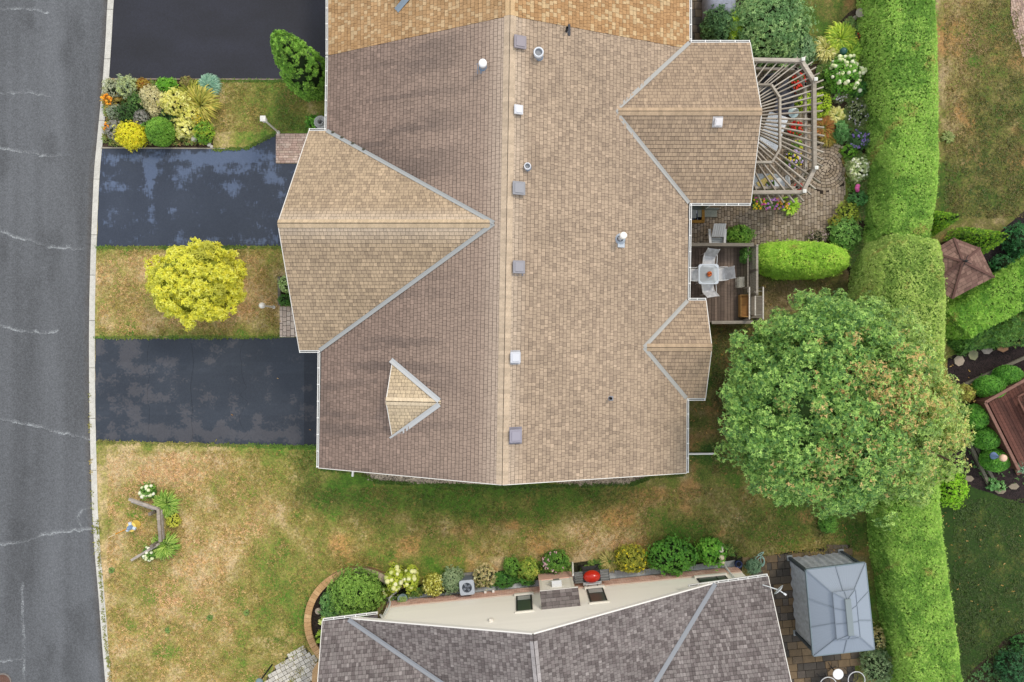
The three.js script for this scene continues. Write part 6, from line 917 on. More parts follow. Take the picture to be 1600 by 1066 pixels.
// ---------------------------------------------------------------- rear garden of the main house
// fan shaped pergola
{
  const h = 2.45, t = thing('pergola', 'weathered fan shaped timber pergola over the rear patio', 'pergola', P(1252, 190).setY(0)), W = () => jit(C(pick(['#b0a698', '#bcb2a4', '#a2998b', '#c6bdaf'])), .08); R = rng(70);
  const Q = (x, y, hh = h) => P(x, y, hh); const outer = [[1150, 93.5], [1252, 95.5], [1271.5, 126.5], [1272.5, 264], [1254, 300.5], [1150, 301]], inner = [[1160, 132], [1205, 133], [1218.5, 153], [1218.5, 233], [1206, 253.5], [1160, 254]];
  for (let i = 0; i < outer.length - 1; i++) { const a = Q(...outer[i]), b = Q(...outer[i + 1]); new G().bar(a, b, .14, .19, W()).build('beam', mats.wood, t); const n = V(b.z - a.z, 0, a.x - b.x).normalize(); const ins = V(0, 0, 0).sub(n).multiplyScalar(.24); new G().bar(a.clone().add(ins).add(V(0, -.27, 0)), b.clone().add(ins).add(V(0, -.27, 0)), .09, .17, W()).build('beam', mats.wood, t); }
  for (let i = 0; i < inner.length - 1; i++) new G().bar(Q(inner[i][0], inner[i][1], h), Q(inner[i + 1][0], inner[i + 1][1], h), .08, .14, W()).build('inner_beam', mats.wood, t);
  for (const i of [1, 2, 3, 4]) { const q = Q(...outer[i]); new G().box(V(q.x, h / 2 + .05, q.z), V(.12, h + .1, .12), C('#978d80')).build('post', mats.wood, t); new G().box(V(q.x, h + .2, q.z), V(.14, .05, .14), C('#e6e6e0'), 0, 0, 0, .01).add(new THREE.ConeGeometry(.09, .06, 4).rotateY(Math.PI / 4), new THREE.Matrix4().setPosition(q.x, h + .255, q.z), C('#e6e6e0')).build('post_cap', mats.white, t); }
  const ends = [[1184, 96], [1200, 97], [1215, 97.5], [1231, 97], [1246, 90], [1259, 88.5], [1269, 97.5], [1274.5, 105.5], [1280, 114.5], [1286, 125.5], [1286, 136.5], [1286, 148.5], [1284, 161], [1285, 173.5], [1284, 187], [1287, 199.5], [1287.5, 212.5], [1287, 225], [1286, 238], [1286, 249.5], [1285, 260], [1281.5, 285.5], [1274, 295.5], [1267, 304.5], [1255.5, 314.5], [1241, 316.5], [1224.5, 317], [1206, 319], [1190, 318.5], [1173, 316]], hub = [1135, 184];
  ends.forEach(([x, y], i) => { const e = Q(x, y, h - .1), s = Q(hub[0] + (x - hub[0]) * .2, hub[1] + (y - hub[1]) * .2, h - .1); new G().bar(s, e, .043, .12, W()).build('rafter', mats.wood, t); });
}
// things under the pergola
function boxThing(name, label, cat, parts) { const o = thing(name, label, cat, parts[0][1].clone().setY(0)); for (const [n, p, s, col, ry = 0, b = .02, m = mats.plain] of parts) new G().box(p, s, C(col), ry, 0, 0, Math.min(b, s.x / 2.2, s.y / 2.2, s.z / 2.2)).build(n, m, o); return o; }
{ R = rng(71);
  const b = P(1208, 205, .74); const t = thing('patio_table', 'long white table under the middle of the pergola', 'table', V(b.x, 0, b.z)); new G().box(V(b.x, .73, b.z), V(.85, .04, 1.5), C('#dfe6ee'), -.35, 0, 0, .015).build('table_top', mats.white, t); for (const [i, j] of [[-.33, -.65], [.33, -.65], [-.33, .65], [.33, .65]]) { const q = V(i, 0, j).applyAxisAngle(UP, -.35); new G().rod(V(b.x + q.x, 0, b.z + q.z), V(b.x + q.x, .71, b.z + q.z), .025, .025, C('#c9ced4'), 8).build('leg', mats.white, t); }
  const g = P(1240, 176, .7), gt = thing('side_table', 'small round glass table beside the chartreuse mound under the pergola', 'table', V(g.x, 0, g.z)); new G().lathe([[0, .7], [.22, .7], [.22, .68], [0, .68]], V(g.x, 0, g.z), C('#9db4b8'), 24).build('glass_top', mats.gloss, gt); for (let i = 0; i < 3; i++) new G().rod(V(g.x + .18 * Math.cos(i * 2.1), 0, g.z + .18 * Math.sin(i * 2.1)), V(g.x, .68, g.z), .012, .012, C('#dfe4e6'), 6).build('leg', mats.white, gt);
  const vz = thing('vase', 'white vase standing on the small round glass table', 'vase', V(g.x + .05, .7, g.z - .03)); new G().lathe([[.0, .7], [.06, .7], [.09, .8], [.05, .92], [.06, .95]], V(g.x + .05, 0, g.z - .03), C('#f2f4f4'), 18).build('body', mats.white, vz);
  // loungers with dark covers and red cushion plants
  const lounge = (px, py, ry, label, col) => { const p = P(px, py, .4), o = thing('lounge_chair', label, 'chair', V(p.x, 0, p.z)); const at = (x, y, z) => V(x, 0, z).applyAxisAngle(UP, ry).add(V(p.x, y, p.z)); new G().box(at(0, .4, .1), V(.6, .1, .75), C(col), ry, 0, 0, .03).build('seat', mats.fabric, o); new G().box(at(0, .68, -.35), V(.6, .6, .1), C(col), ry, -.35, 0, .03).build('backrest', mats.fabric, o); for (const s of [-1, 1]) { new G().box(at(s * .33, .58, .1), V(.06, .04, .7), C('#2c2c32'), ry).build('armrest', mats.plain, o); for (const k of [-.2, .4]) new G().box(at(s * .33, .29, k), V(.04, .58, .04), C('#2c2c32'), ry).build('leg', mats.plain, o); } };
  lounge(1228, 150, .8, 'dark grey cushioned chair under the upper pergola rafters', '#4a4c58'); lounge(1200, 140, .2, 'dark cushioned chair beside the house under the pergola', '#3c3f48'); lounge(1222, 170, 1.4, 'grey cushioned chair beside the long white table', '#55586a');
  const planter = (px, py, label, fc, n, r = .2) => { const p = P(px, py, .4), o = thing('flower_pot', label, 'flower pot', V(p.x, 0, p.z)); new G().lathe([[0, 0], [r * .7, 0], [r, .32], [r * 1.05, .34], [r * .9, .34], [0, .3]], V(p.x, 0, p.z), C('#6d4a38'), 18).build('pot', mats.stone, o); const L = new Leaves(), B = new Leaves(); for (let i = 0; i < 130; i++) { const d = dirRand(); d.y = Math.abs(d.y); L.put(V(p.x + d.x * r * 1.5, .34 + d.y * r * 1.1, p.z + d.z * r * 1.5), d, .08, jit(pick(grn), .15)); } for (let i = 0; i < n; i++) { const d = dirRand(); d.y = Math.abs(d.y) + .2; d.normalize(); B.put(V(p.x + d.x * r * 1.6, .36 + d.y * r * 1.25, p.z + d.z * r * 1.6), UP, rr(.03, .065), jit(pick(fc), .12)); } L.build('foliage', LG.broad, leafMat, o); B.build('blossoms', LG.petal, petalMat, o); };
  planter(1247, 125, 'red flower pot behind the upper pergola post, higher of two', red, 55, .19); planter(1248, 137, 'red flower pot in the pergola corner, below its red twin', red, 50, .17); planter(1243, 203, 'red flower pot right of the long white table', red, 60, .22); planter(1240, 249, 'yellow and purple flower pot under the lower pergola rafters', pal('#d9c21e', '#e6d640', '#b79fd0', '#c9b8dc'), 46, .24); planter(1246, 228, 'small green and yellow flower pot above the yellow purple pot', pal('#c9c22e', '#8fb03a'), 20, .15); planter(1204, 289, 'blue grey flower pot beside the white folding chair', pal('#9a8fae', '#c9c4d4'), 12, .13);
  { const p = P(1249, 292, .5), o = thing('red_bucket', 'bright red bucket at the lower pergola post', 'bucket', V(p.x, 0, p.z)); new G().lathe([[0, 0], [.13, 0], [.19, .42], [.2, .44], [.17, .42], [.12, .1], [0, .08]], V(p.x, 0, p.z), C('#cc2a30'), 20).build('pail', mats.gloss, o); new G().add(new THREE.TorusGeometry(.19, .01, 6, 20, Math.PI), new THREE.Matrix4().setPosition(p.x, .44, p.z), C('#d8d8d8')).build('handle', mats.metal, o); }
  { const p = P(1198, 283, .4), o = thing('sun_lounger', 'grey lounger with yellow towel under the lower pergola corner', 'lounger', V(p.x, 0, p.z)); new G().box(V(p.x - .1, .34, p.z), V(1.35, .06, .66), C('#aeb6bb'), 0, 0, 0, .02).build('bed', mats.fabric, o); for (const [i, j] of [[-.7, -.27], [.5, -.27], [-.7, .27], [.5, .27]]) new G().box(V(p.x + i, .16, p.z + j), V(.04, .32, .04), C('#8b9094')).build('leg', mats.plain, o); const tw = thing('beach_towel', 'yellow towel lying across the grey lounger', 'towel', V(p.x, .38, p.z)); new G().box(V(p.x, .385, p.z), V(.82, .022, .34), C('#e2cb7c'), .55, 0, 0, .008).build('cloth', mats.fabric, tw); }
  { const p = P(1219, 285, .5), o = thing('folding_chair', 'white folding chair beside the grey lounger', 'chair', V(p.x, 0, p.z)); const at = (x, y, z) => V(x, 0, z).applyAxisAngle(UP, .15).add(V(p.x, y, p.z)); new G().box(at(0, .43, 0), V(.44, .04, .42), C('#d4dadf'), .15, 0, 0, .01).build('seat', mats.white, o); for (let i = 0; i < 4; i++) new G().box(at(.26, .5 + i * .11, 0), V(.03, .08, .44), C('#d4dadf'), .15, 0, .1, .008).build('back_slat', mats.white, o); for (const [i, j] of [[-.2, -.2], [.2, -.2], [-.2, .2], [.2, .2]]) new G().box(at(i, .21, j), V(.03, .42, .03), C('#b9c0c6'), .15).build('leg', mats.white, o); }
  // flower boxes along the lower side
  for (const [px, w, label, fc, n] of [[1188, .55, 'flower box with yellow and magenta blooms beside the roof gutter', pal('#dcc634', '#d25aa0', '#e8b82c'), 40], [1206, .55, 'flower box with pink and violet blooms, middle of the row', pal('#d878b4', '#b884d0', '#e2a2c8'), 50], [1223, .55, 'flower box with yellow, orange and purple blooms at the row end', pal('#e0b42c', '#c88a3a', '#a878c0', '#e6cf5a'), 46]]) { const p = P(px, 317, .9), o = thing('flower_box', label, 'flower box', V(p.x, 0, p.z), 'flower boxes beside the patio'); new G().box(V(p.x, .62, p.z), V(w, .2, .22), C('#8b8f96'), 0, 0, 0, .01).box(V(p.x, .26, p.z), V(.08, .52, .08), C('#7a6a58')).build('box', mats.wood, o); const L = new Leaves(), B = new Leaves(); for (let i = 0; i < 220; i++) L.put(V(p.x + rr(-w / 2, w / 2), .75 + R() * .16, p.z + rr(-.17, .22)), UP, .09, jit(pick(grn), .2)); for (let i = 0; i < n; i++) B.put(V(p.x + rr(-w / 2, w / 2) * 1.1, .8 + R() * .16, p.z + rr(-.2, .26)), UP, rr(.035, .065), jit(pick(fc), .1)); L.build('foliage', LG.broad, leafMat, o); B.build('blossoms', LG.petal, petalMat, o); }
  tuft('fern', 'bright green fern beside the last flower box', 1235, 321, 9, .5, pal('#86b82e', '#a3cc44'), { n: 120 });
}
// window well
{ const t = thing('window_well', 'timber framed window well against the rear house wall', 'window well', P(1088, 337)); const tb = C('#b98a3c'); for (const [a, b] of [[[1068, 346], [1101, 346]], [[1099, 328], [1099, 345]]]) { const A = P(...a, .12), B = P(...b, .12); new G().bar(A.setY(.06), B.setY(.06), .12, .14, tb).build('timber', mats.wood, t); } new G().flat([[1068, 328], [1098, 328], [1098, 345], [1068, 345]].map(([a, b]) => P(a, b)), .032, C('#15141a')).build('well_floor', mats.dark, t); new G().box(P(1084, 331, .1).setY(.06), V(.5, .05, .12), C('#dfe2ea')).build('window_frame', mats.white, t); for (let i = 0; i < 3; i++) new G().bar(P(1078 + i * 6, 330, .1).setY(.1), P(1078 + i * 6, 344, .1).setY(.1), .02, .02, C('#6f7690')).build('bar', mats.metal, t); }
// wooden garden chair
{ const p = P(1119, 368, .35), t = thing('garden_chair', 'pale grey slatted garden chair on the patio above the deck fence', 'chair', V(p.x, 0, p.z)), c = C('#cfd0d0'); for (let i = 0; i < 6; i++) new G().box(V(p.x - .22 + i * .088, .74 - 0, p.z - .16), V(.078, .045, .62), jit(c, .04), 0, .62, 0, .008).build('back_slat', mats.white, t); for (let i = 0; i < 4; i++) new G().box(V(p.x + .02, .36 - i * .012, p.z + .13 + i * .085), V(.52, .03, .075), jit(C('#aab0b2'), .05)).build('seat_slat', mats.white, t); for (const s of [-1, 1]) { new G().box(V(p.x + s * .32, .55, p.z + .1), V(.1, .03, .7), c, s * -.06).build('armrest', mats.white, t); for (const k of [-.1, .4]) new G().box(V(p.x + s * .31, .27, p.z + k), V(.04, .54, .06), c).build('leg', mats.white, t); } }
// deck
const DH = .45;
{
  const x0 = P(1066, 440, DH).x, x1 = P(1176, 440, DH).x, z0 = P(1100, 386, DH).z, z1 = P(1100, 502, DH).z; R = rng(55);
  const t = thing('deck', 'weathered brown timber deck behind the house', 'deck', V((x0 + x1) / 2, 0, (z0 + z1) / 2)); let x = x0; const bw = .138;
  while (x + bw < x1) { const zc = z0 + (z1 - z0) * rr(.3, .7); const c = jit(C(pick(['#6f6056', '#7d6d62', '#66584e', '#857468', '#5e534a'])), .12), mossy = sstep(9.4, 10.2, x) * .5; for (const [a, b] of [[z0, zc - .004], [zc + .004, z1]]) new G().box(V(x + bw / 2, DH - .018, (a + b) / 2), V(bw - .014, .036, b - a), jit(mixc(c, C('#6a6a3c'), mossy * R()), .06)).build('deck_board', mats.wood, t); x += bw; }
  new G().box(V((x0 + x1) / 2, DH * .42, (z0 + z1) / 2), V(x1 - x0 - .06, .3, z1 - z0 - .06), C('#2a241f')).build('joists', mats.dark, t);
  const W = () => jit(C(pick(['#9c9488', '#8b8377', '#aaa296'])), .06);
  // fence on the upper side, cap rail and lattice on the right, rail on the lower side
  const rail = (a, b, h, w = .12, th = .035, nm = 'rail') => new G().bar(P(a[0], a[1], h), P(b[0], b[1], h), w, th, W()).build(nm, mats.wood, t);
  { const A = P(1070, 382.5, 1.25), B = P(1177, 382.5, 1.25); rail([1068, 382], [1178, 382.5], 1.27, .13); for (let k = 0; k < 5; k++) { const y = DH + .1 + k * .15; const a = A.clone().setY(y), b = B.clone().setY(y); new G().bar(a, b, .025, .135, W()).build('fence_board', mats.wood, t); } for (const f of [.02, .35, .68, .98]) { const q = A.clone().lerp(B, f); new G().box(V(q.x, .64, q.z - .03), V(.09, 1.25, .09), W()).build('post', mats.wood, t); } }
  { rail([1112, 504], [1177, 503.5], DH + .42, .13); for (let k = 0; k < 2; k++) { const a = P(1100, 503, .5).setY(DH + .08 + k * .16), b = P(1172, 503, .5).setY(DH + .08 + k * .16); new G().bar(a, b, .03, .12, W()).build('fence_board', mats.wood, t); } }
  // lattice screen along the right side
  const L0 = P(1172, 388, DH), L1 = P(1172, 462, DH), hh = .85; const lt = new G(); const zz = L1.z - L0.z; const n = 15; for (let i = -6; i < n; i++) { for (const s of [-1, 1]) { const za = L0.z + (i / n) * zz, zb = za + hh * .85; const c0 = clamp((L0.z - za) / (zb - za)), c1 = clamp((L1.z - za) / (zb - za)); if (c1 <= c0) continue; const ya = s > 0 ? DH + hh * c0 : DH + hh * (1 - c0), yb = s > 0 ? DH + hh * c1 : DH + hh * (1 - c1); lt.bar(V(L0.x + s * .008, ya, za + (zb - za) * c0), V(L0.x + s * .008, yb, za + (zb - za) * c1), .012, .034, C('#a9a398')); } } lt.build('lattice', mats.wood, t);
  new G().bar(V(L0.x, DH + hh, L0.z), V(L0.x, DH + hh, L1.z), .09, .04, W()).build('rail', mats.wood, t); new G().bar(V(L0.x, DH + .04, L0.z), V(L0.x, DH + .04, L1.z), .06, .06, W()).build('rail', mats.wood, t); new G().bar(V(L0.x - .26, DH + .5, L0.z), V(L0.x - .26, DH + .5, L1.z - .1), .07, .04, W()).build('rail', mats.wood, t); for (const z of [L0.z, (L0.z + L1.z) / 2, L1.z]) new G().box(V(L0.x, DH + .44, z), V(.09, .9, .09), W()).build('post', mats.wood, t);
  // steps on the right with hand rails
  const sx = P(1172, 480, .4).x, za = P(1172, 462, .4).z, zb = P(1172, 497, .4).z; for (const [k, y] of [[0, .3], [1, .15]]) { new G().box(V(sx + .2 + k * .3, y, (za + zb) / 2), V(.3, .04, zb - za), W()).build('step', mats.wood, t); new G().box(V(sx + .06 + k * .3, y - .08, (za + zb) / 2), V(.025, .13, zb - za), C('#463d35')).build('riser', mats.wood, t); }
  for (const [px, h, py0, py1] of [[1171, 1.15, 449, 499], [1180, .8, 455, 493], [1192.5, .95, 449, 499]]) { const a = P(px, py0, h), b = P(px, py1, h); new G().bar(a, b, .05, .05, C('#ebe6dc')).build('hand_rail', mats.wood, t); for (const q of [a, b]) new G().box(V(q.x, h / 2, q.z), V(.05, h, .05), C('#b3aca0')).build('post', mats.wood, t); }
  for (const py of [455, 463, 492]) new G().bar(P(1180, py, .8), P(1192, py, .9), .03, .03, C('#b9b2a6')).build('cross_rail', mats.wood, t);
}
{ // wooden planter box with soil at the deck corner
  const p = P(1164, 478, DH + .3), t = thing('planter_box', 'tan wooden box at the lower right of the deck', 'planter', V(p.x, DH, p.z)); for (const [i, w, d] of [[-1, .03, .95], [1, .03, .95]]) new G().box(V(p.x + i * .17, DH + .16, p.z), V(w, .32, d), C('#c69a5c'), 0, 0, 0, .004).build('side_board', mats.wood, t); for (const k of [-1, 1]) new G().box(V(p.x, DH + .16, p.z + k * .46), V(.3, .32, .03), C('#b98d50')).build('end_board', mats.wood, t); new G().box(V(p.x, DH + .2, p.z), V(.3, .02, .88), C('#9a6f3c')).build('shelf', mats.wood, t);
}
{ // lattice gate leaf lying open
  const p = P(1158, 441, DH + .5), t = thing('plant_stand', 'small pale wire stand beside the deck lattice', 'plant stand', V(p.x, DH, p.z)); for (const [i, j] of [[-.1, -.2], [.1, -.2], [-.1, .2], [.1, .2]]) new G().box(V(p.x + i, DH + .3, p.z + j), V(.02, .6, .02), C('#c2c0b4')).build('leg', mats.plain, t); for (const y of [.1, .35, .6]) { const g = new G(); for (let k = -4; k <= 4; k++) g.box(V(p.x, DH + y, p.z + k * .05), V(.22, .012, .012), C('#c2c0b4')); g.build('wire_shelf', mats.plain, t); }
}
// dining set on the deck
{
  const p = P(1107, 428.5, DH + .72), hT = DH + .72, t = thing('dining_table', 'square glass topped table with rounded corners on the deck', 'table', V(p.x, DH, p.z)); const s = .42;
  { const sh = new THREE.Shape(), r = .12; sh.moveTo(-s + r, -s); sh.lineTo(s - r, -s); sh.quadraticCurveTo(s, -s, s, -s + r); sh.lineTo(s, s - r); sh.quadraticCurveTo(s, s, s - r, s); sh.lineTo(-s + r, s); sh.quadraticCurveTo(-s, s, -s, s - r); sh.lineTo(-s, -s + r); sh.quadraticCurveTo(-s, -s, -s + r, -s);
    const hl = new THREE.Path(), q = s - .05; hl.moveTo(-q + r, -q); hl.lineTo(-q, -q + r); hl.lineTo(-q, q - r); hl.lineTo(-q + r, q); hl.lineTo(q - r, q); hl.lineTo(q, q - r); hl.lineTo(q, -q + r); hl.lineTo(q - r, -q); const rim = sh.clone(); rim.holes.push(hl); const m = new THREE.Matrix4().makeRotationX(-Math.PI / 2).setPosition(p.x, hT, p.z);
    new G().add(new THREE.ExtrudeGeometry(rim, { depth: .03, bevelEnabled: false, curveSegments: 10 }), m, C('#c9d2dc')).build('rim', mats.white, t); const gl = new G().add(new THREE.ShapeGeometry(sh, 10), new THREE.Matrix4().makeRotationX(-Math.PI / 2).setPosition(p.x, hT + .015, p.z), C('#ffffff')); gl.build('glass_top', new THREE.MeshPhysicalMaterial({ color: new THREE.Color(.8, .87, .92), roughness: .28, transmission: .62, thickness: 0, side: THREE.DoubleSide }), t); }
  for (const [i, j] of [[1, 1], [1, -1], [-1, 1], [-1, -1]]) new G().rod(V(p.x + i * .36, DH, p.z + j * .36), V(p.x + i * .34, hT, p.z + j * .34), .02, .02, C('#c9ced4'), 8).build('leg', mats.white, t);
  const chair = (dx, dz, ry, label) => { const c = V(p.x + dx, DH, p.z + dz), o = thing('sling_chair', label, 'chair', c.clone(), 'white sling chairs round the deck table'); const at = (x, y, z) => V(x, 0, z).applyAxisAngle(UP, ry).add(V(c.x, DH + y, c.z)); const w = C('#dedfe2');
    const pad = (name, pts) => { const g = new G(), W2 = .24; for (let i = 0; i < pts.length - 1; i++) { const [y0, z0] = pts[i], [y1, z1] = pts[i + 1]; g.quad(at(-W2, y0, z0), at(W2, y0, z0), at(W2, y1, z1), at(-W2, y1, z1), w); g.quad(at(-W2, y0 - .02, z0), at(W2, y0 - .02, z0), at(W2, y1 - .02, z1), at(-W2, y1 - .02, z1), w); for (const s2 of [-1, 1]) g.bar(at(s2 * W2, y0, z0), at(s2 * W2, y1, z1), .03, .03, C('#eceded')); } return g.build(name, mats.fabric, o); };
    pad('seat', [[.42, -.24], [.40, -.05], [.39, .12], [.42, .22]]); pad('backrest', [[.42, .22], [.6, .3], [.8, .38], [.98, .47]]); for (const s2 of [-1, 1]) { new G().tube([at(s2 * .27, 0, -.22), at(s2 * .27, .4, -.24), at(s2 * .28, .62, -.2), at(s2 * .28, .64, .1), at(s2 * .26, .6, .32)], .016, C('#d2d4d6'), 20, 6).build('arm_frame', mats.white, o); new G().rod(at(s2 * .26, 0, .3), at(s2 * .26, .6, .3), .016, .016, C('#d2d4d6'), 6).build('leg', mats.white, o); } };
  chair(.1, -.56, Math.PI - .12, 'white sling chair on the upper side of the deck table'); chair(-.55, .0, -Math.PI / 2 - .05, 'white sling chair between the deck table and the house'); chair(.56, -.02, Math.PI / 2 + .1, 'white sling chair on the right side of the deck table'); chair(.06, .5, .15, 'white sling chair on the lower side of the deck table');
  const q = thing('centrepiece', 'orange bowl of fruit in the middle of the glass table', 'bowl', V(p.x + .02, hT + .02, p.z)); new G().lathe([[0, .0], [.06, .0], [.1, .05], [.11, .07], [.09, .06], [0, .03]], V(p.x + .02, hT + .02, p.z), C('#a85426'), 18).build('bowl', mats.paint, q); for (const [i, j] of [[.02, .05], [-.03, -.03], [.04, -.06], [-.03, .08]]) new G().add(new THREE.SphereGeometry(.045, 12, 8), new THREE.Matrix4().setPosition(p.x + .02 + i, hT + .1, p.z + j), C('#cf6a26')).build('fruit', mats.paint, q);
}
// grey cover and stone in the upper garden
{ const p = P(1130, -2, .9), t = thing('furniture_cover', 'pale grey fabric cover over furniture at the top edge', 'cover', V(p.x, 0, p.z)); const g = new THREE.SphereGeometry(1, 32, 20), q = g.attributes.position; for (let i = 0; i < q.count; i++) { let x = q.getX(i), y = q.getY(i), z = q.getZ(i); const k = Math.pow(Math.abs(x) ** 4 + Math.abs(z) ** 4 + Math.abs(y) ** 4, -.25); const w = 1 + (n3(x * 3, y * 4, z * 3) - .5) * .12; q.setXYZ(i, x * k * w * .66, Math.max(-.02, y * k * .85 + (n3(x * 4, 1, z * 4) - .5) * .08), z * k * w * .7); } g.computeVertexNormals(); new G().add(g, new THREE.Matrix4().setPosition(p.x, .03, p.z), C('#a4a9ba')).build('cover', mats.fabric, t); }
{ const b = P(1335, 29), t = thing('stone_bird_bath', 'round pale stone bird bath against the hedge', 'bird bath', b); new G().lathe([[.1, 0], [.09, .1], [.06, .15], [.06, .42], [.18, .48], [.2, .53], [.17, .52], [0, .49]], b, C('#b5ac9c'), 24).build('basin', mats.stone, t); const r = P(1327, 34.5); const s = thing('stone', 'small pale stone beside the bird bath', 'stone', r); new G().add(new THREE.DodecahedronGeometry(.09, 1), new THREE.Matrix4().makeScale(1.2, .7, 1).setPosition(r.x, .04, r.z), C('#b9b2a6')).build('body', mats.stone, s); }
{ const b = P(1309, 88), t = thing('gazing_ball', 'dark blue green gazing ball above the white hydrangea', 'ornament', b); new G().lathe([[.12, 0], [.1, .08], [.05, .12], [.05, .35], [.1, .4]], b, C('#4a4a48'), 16).build('stand', mats.stone, t); new G().add(new THREE.SphereGeometry(.16, 24, 16), new THREE.Matrix4().setPosition(b.x, .52, b.z), C('#2f5a58')).build('ball', mats.gloss, t); }
for (const [x, y, s, l] of [[1305, 226, .09, 'pale stone at the round patio edge under the grass clump'], [1310, 229, .08, 'second pale stone along the round patio edge'], [1316, 231, .07, 'third pale stone along the round patio edge']]) { const p = P(x, y); tag(new G().add(new THREE.DodecahedronGeometry(s, 1), new THREE.Matrix4().makeScale(1.2, .7, 1).setPosition(p.x, .04, p.z), C('#c9b9a2')).build('edging_stone', mats.stone, scene), l, 'stone'); }
// ---------------------------------------------------------------- far right: pavilion, stepping stones, brown deck
{
  const t = thing('pavilion', 'brown shingled garden pavilion with black finial behind the hedge', 'pavilion', P(1500, 418).setY(0)), h = 2.2, hub = P(1504, 409, 2.75), ev = [[1490, 372], [1531, 387.5], [1553, 433], [1488, 467], [1452, 444], [1454, 394]].map(([a, b]) => P(a, b, h)); R = rng(17);
  const g = new G(), s = new G(); for (let i = 0; i < 6; i++) { const a = ev[i], b = ev[(i + 1) % 6]; deck(g, [a, b, hub], .06, C('#3c2a26')); shingles(s, a, b, hub.clone().addScaledVector(a.clone().sub(b), .01), hub, (p, tt, k) => jit(C(pick(['#83645a', '#8f7064', '#76594f', '#947568'])), .1), .16, [.18, .3]); } const rf = g.build('roof', mats.matte, t); stuff(s.build('shingles', mats.shingle, rf)); const hp = new G(); for (const a of ev) hp.bar(a.clone().add(V(0, .03, 0)), hub.clone().add(V(0, .03, 0)), .09, .03, C('#6b4d45')); hp.build('hip_caps', mats.shingle, rf);
  for (const a of ev) { const q = a.clone().lerp(hub, .12); new G().box(V(q.x, h / 2 - .05, q.z), V(.1, h, .1), C('#5c3a30')).build('post', mats.wood, t); }
  const f = new G(), k = C('#232327'); f.rod(hub, hub.clone().add(V(0, .35, 0)), .02, .015, k, 6); for (let i = 0; i < 4; i++) { const a = i * 1.57 + .4, d = V(Math.cos(a), 0, Math.sin(a)); f.rod(hub.clone().add(V(0, .18, 0)), hub.clone().add(V(0, .18, 0)).addScaledVector(d, .26), .014, .01, k, 6); } f.add(new THREE.SphereGeometry(.06, 12, 8), new THREE.Matrix4().setPosition(hub.x, hub.y + .22, hub.z), k); f.build('finial', mats.plain, t);
}
R = rng(19);
for (const [x, y, r, c, l] of [[1498, 564, .24, '#b3a594', 'cracked pale stepping stone nearest the maple'], [1520, 554.5, .24, '#8f9070', 'mossy green stepping stone'], [1541.5, 545, .25, '#a89f98', 'grey stepping stone with a low plant on its edge'], [1566, 541, .28, '#b58a6a', 'reddish stepping stone farthest from the maple']]) { const p = P(x, y), pts = [...Array(7)].map((_, i) => V(p.x + Math.cos(i / 7 * 6.283 + x) * r * rr(.9, 1.08), 0, p.z + Math.sin(i / 7 * 6.283 + x) * r * rr(.9, 1.08))); tag(new G().slab(pts, 0, .05, C(c)).build('stepping_stone', mats.stone, scene), l, 'stepping stone', 'stepping stones in the dark mulch'); }
for (const [a, b, l] of [[[1492, 607], [1605, 556], 'long grey timber edging between the mulch and the ball bushes'], [[1509, 684], [1546, 762], 'grey timber edging below the maple tip'], [[1516, 684], [1552, 752], 'second grey timber edging beside the clipped ball bushes']]) tag(new G().bar(P(a[0], a[1]).setY(.06), P(b[0], b[1]).setY(.06), .13, .14, C('#7d786a')).build('timber_edging', mats.wood, scene), l, 'edging');
{ // flat stones on the lower edge
  for (const [x, y, l] of [[1562, 767, 'flat pale stone at the lower tip of the timber edging'], [1583, 760, 'flat grey stone right of the small hostas'], [1513, 748, 'flat stone beside the lime shrub']]) { const p = P(x, y), pts = [...Array(6)].map((_, i) => V(p.x + Math.cos(i * 1.047) * .24 * rr(.8, 1.1), 0, p.z + Math.sin(i * 1.047) * .15 * rr(.8, 1.1))); tag(new G().slab(pts, 0, .06, C('#968a78')).build('flat_stone', mats.stone, scene), l, 'stone'); }
}
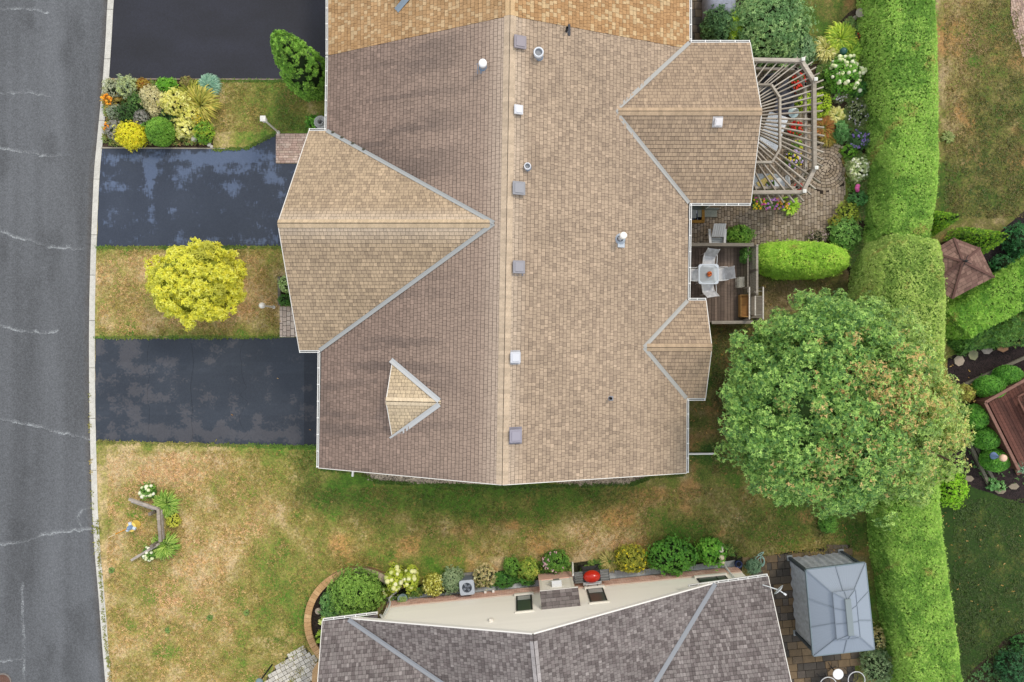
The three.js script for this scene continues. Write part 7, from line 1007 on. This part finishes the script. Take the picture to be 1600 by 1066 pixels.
{ // reddish brown fenced deck at the right edge
  const t = thing('fenced_deck', 'reddish brown stained deck with low fence at the right edge', 'deck', P(1590, 660).setY(0)), br = ['#6b443a', '#754b40', '#623e35'], hh = 1.0; R = rng(23);
  const pts = [[1539, 629], [1640, 572]], q2 = [[1539, 629], [1592, 735]]; const wallB = (a, b, h) => { const A = P(a[0], a[1], h), B = P(b[0], b[1], h), n = Math.round(A.distanceTo(B) / .14); for (let i = 0; i < n; i++) { const m = A.clone().lerp(B, (i + .5) / n), ry = Math.atan2(-(B.z - A.z), B.x - A.x); new G().box(V(m.x, h / 2, m.z), V(.128, h, .025), jit(C(pick(br)), .08), ry).build('fence_board', mats.wood, t); } new G().bar(A.clone().add(V(0, .02, 0)), B.clone().add(V(0, .02, 0)), .12, .04, C('#8f6a5e')).build('cap_rail', mats.wood, t); };
  wallB(...pts, hh); wallB(...q2, hh);
  // deck boards inside, lattice and slatted bench
  const o = P(1545, 630, .35), u = P(1640, 575, .35).sub(o).normalize(), v = P(1598, 735, .35).sub(o).normalize(); for (let i = 0; i < 24; i++) { const a = o.clone().addScaledVector(u, i * .14 + .07), b = a.clone().addScaledVector(v, 3.1); new G().bar(a.setY(.33), b.setY(.33), .128, .035, jit(C(pick(br)), .1)).build('deck_board', mats.wood, t); }
  const la = o.clone().addScaledVector(u, .95).addScaledVector(v, .25).setY(.8), lt = new G(); for (let i = 0; i < 20; i++) { const p = la.clone().addScaledVector(v, i * .13); lt.bar(p, p.clone().addScaledVector(u, .32).addScaledVector(v, .3), .025, .02, C('#5c3c34')); lt.bar(p.clone().addScaledVector(u, .32), p.clone().addScaledVector(v, .3), .025, .02, C('#5c3c34')); } lt.build('lattice', mats.wood, t); for (const k of [-.02, .34]) new G().bar(la.clone().addScaledVector(u, k), la.clone().addScaledVector(u, k).addScaledVector(v, 2.7), .07, .05, C('#7d5549')).build('rail', mats.wood, t); new G().bar(la.clone().addScaledVector(v, -.05), la.clone().addScaledVector(v, -.05).addScaledVector(u, 2.2), .07, .05, C('#7d5549')).build('rail', mats.wood, t);
  const b = thing('slatted_bench', 'pale pinkish slatted bench on the reddish brown deck', 'bench', P(1598, 645).setY(.35)); for (let i = 0; i < 8; i++) { const p = o.clone().addScaledVector(u, 1.22 + i * .13).addScaledVector(v, .62).setY(.82); new G().bar(p, p.clone().addScaledVector(v, 1.1), .1, .03, jit(C('#c2a8a6'), .06)).build('slat', mats.wood, b); } for (const [i, j] of [[1.25, .67], [2.12, .67], [1.25, 1.65], [2.12, 1.65]]) { const p = o.clone().addScaledVector(u, i).addScaledVector(v, j); new G().box(V(p.x, .57, p.z), V(.07, .46, .07), C('#9a807c')).build('leg', mats.wood, b); }
  const w = P(1590, 757, 0); new G().bar(P(1585, 700, .12).setY(.1), P(1598, 740, .12).setY(.1), .5, .06, C('#7b5348')).build('step', mats.wood, t);
}
{ const b = P(1552, 712, .9), t = thing('garden_ornament', 'small ornament with blue base and pale peach top above a clipped ball bush', 'ornament', V(b.x, 0, b.z)); const c = V(b.x, 0, b.z); new G().rod(c, V(c.x, .9, c.z), .02, .02, C('#4a4a4a'), 8).build('stake', mats.plain, t); new G().lathe([[.0, .9], [.16, .9], [.15, .95], [.06, 1.15], [.03, 1.3]], c, C('#7f92c4'), 18).build('blue_base', mats.paint, t); new G().lathe([[.03, 1.3], [.1, 1.36], [.15, 1.46], [.15, 1.54], [.09, 1.6], [0, 1.6]], c, C('#e2bca4'), 12).build('peach_top', mats.paint, t); }
// ---------------------------------------------------------------- draw
renderer.render(scene, camera);
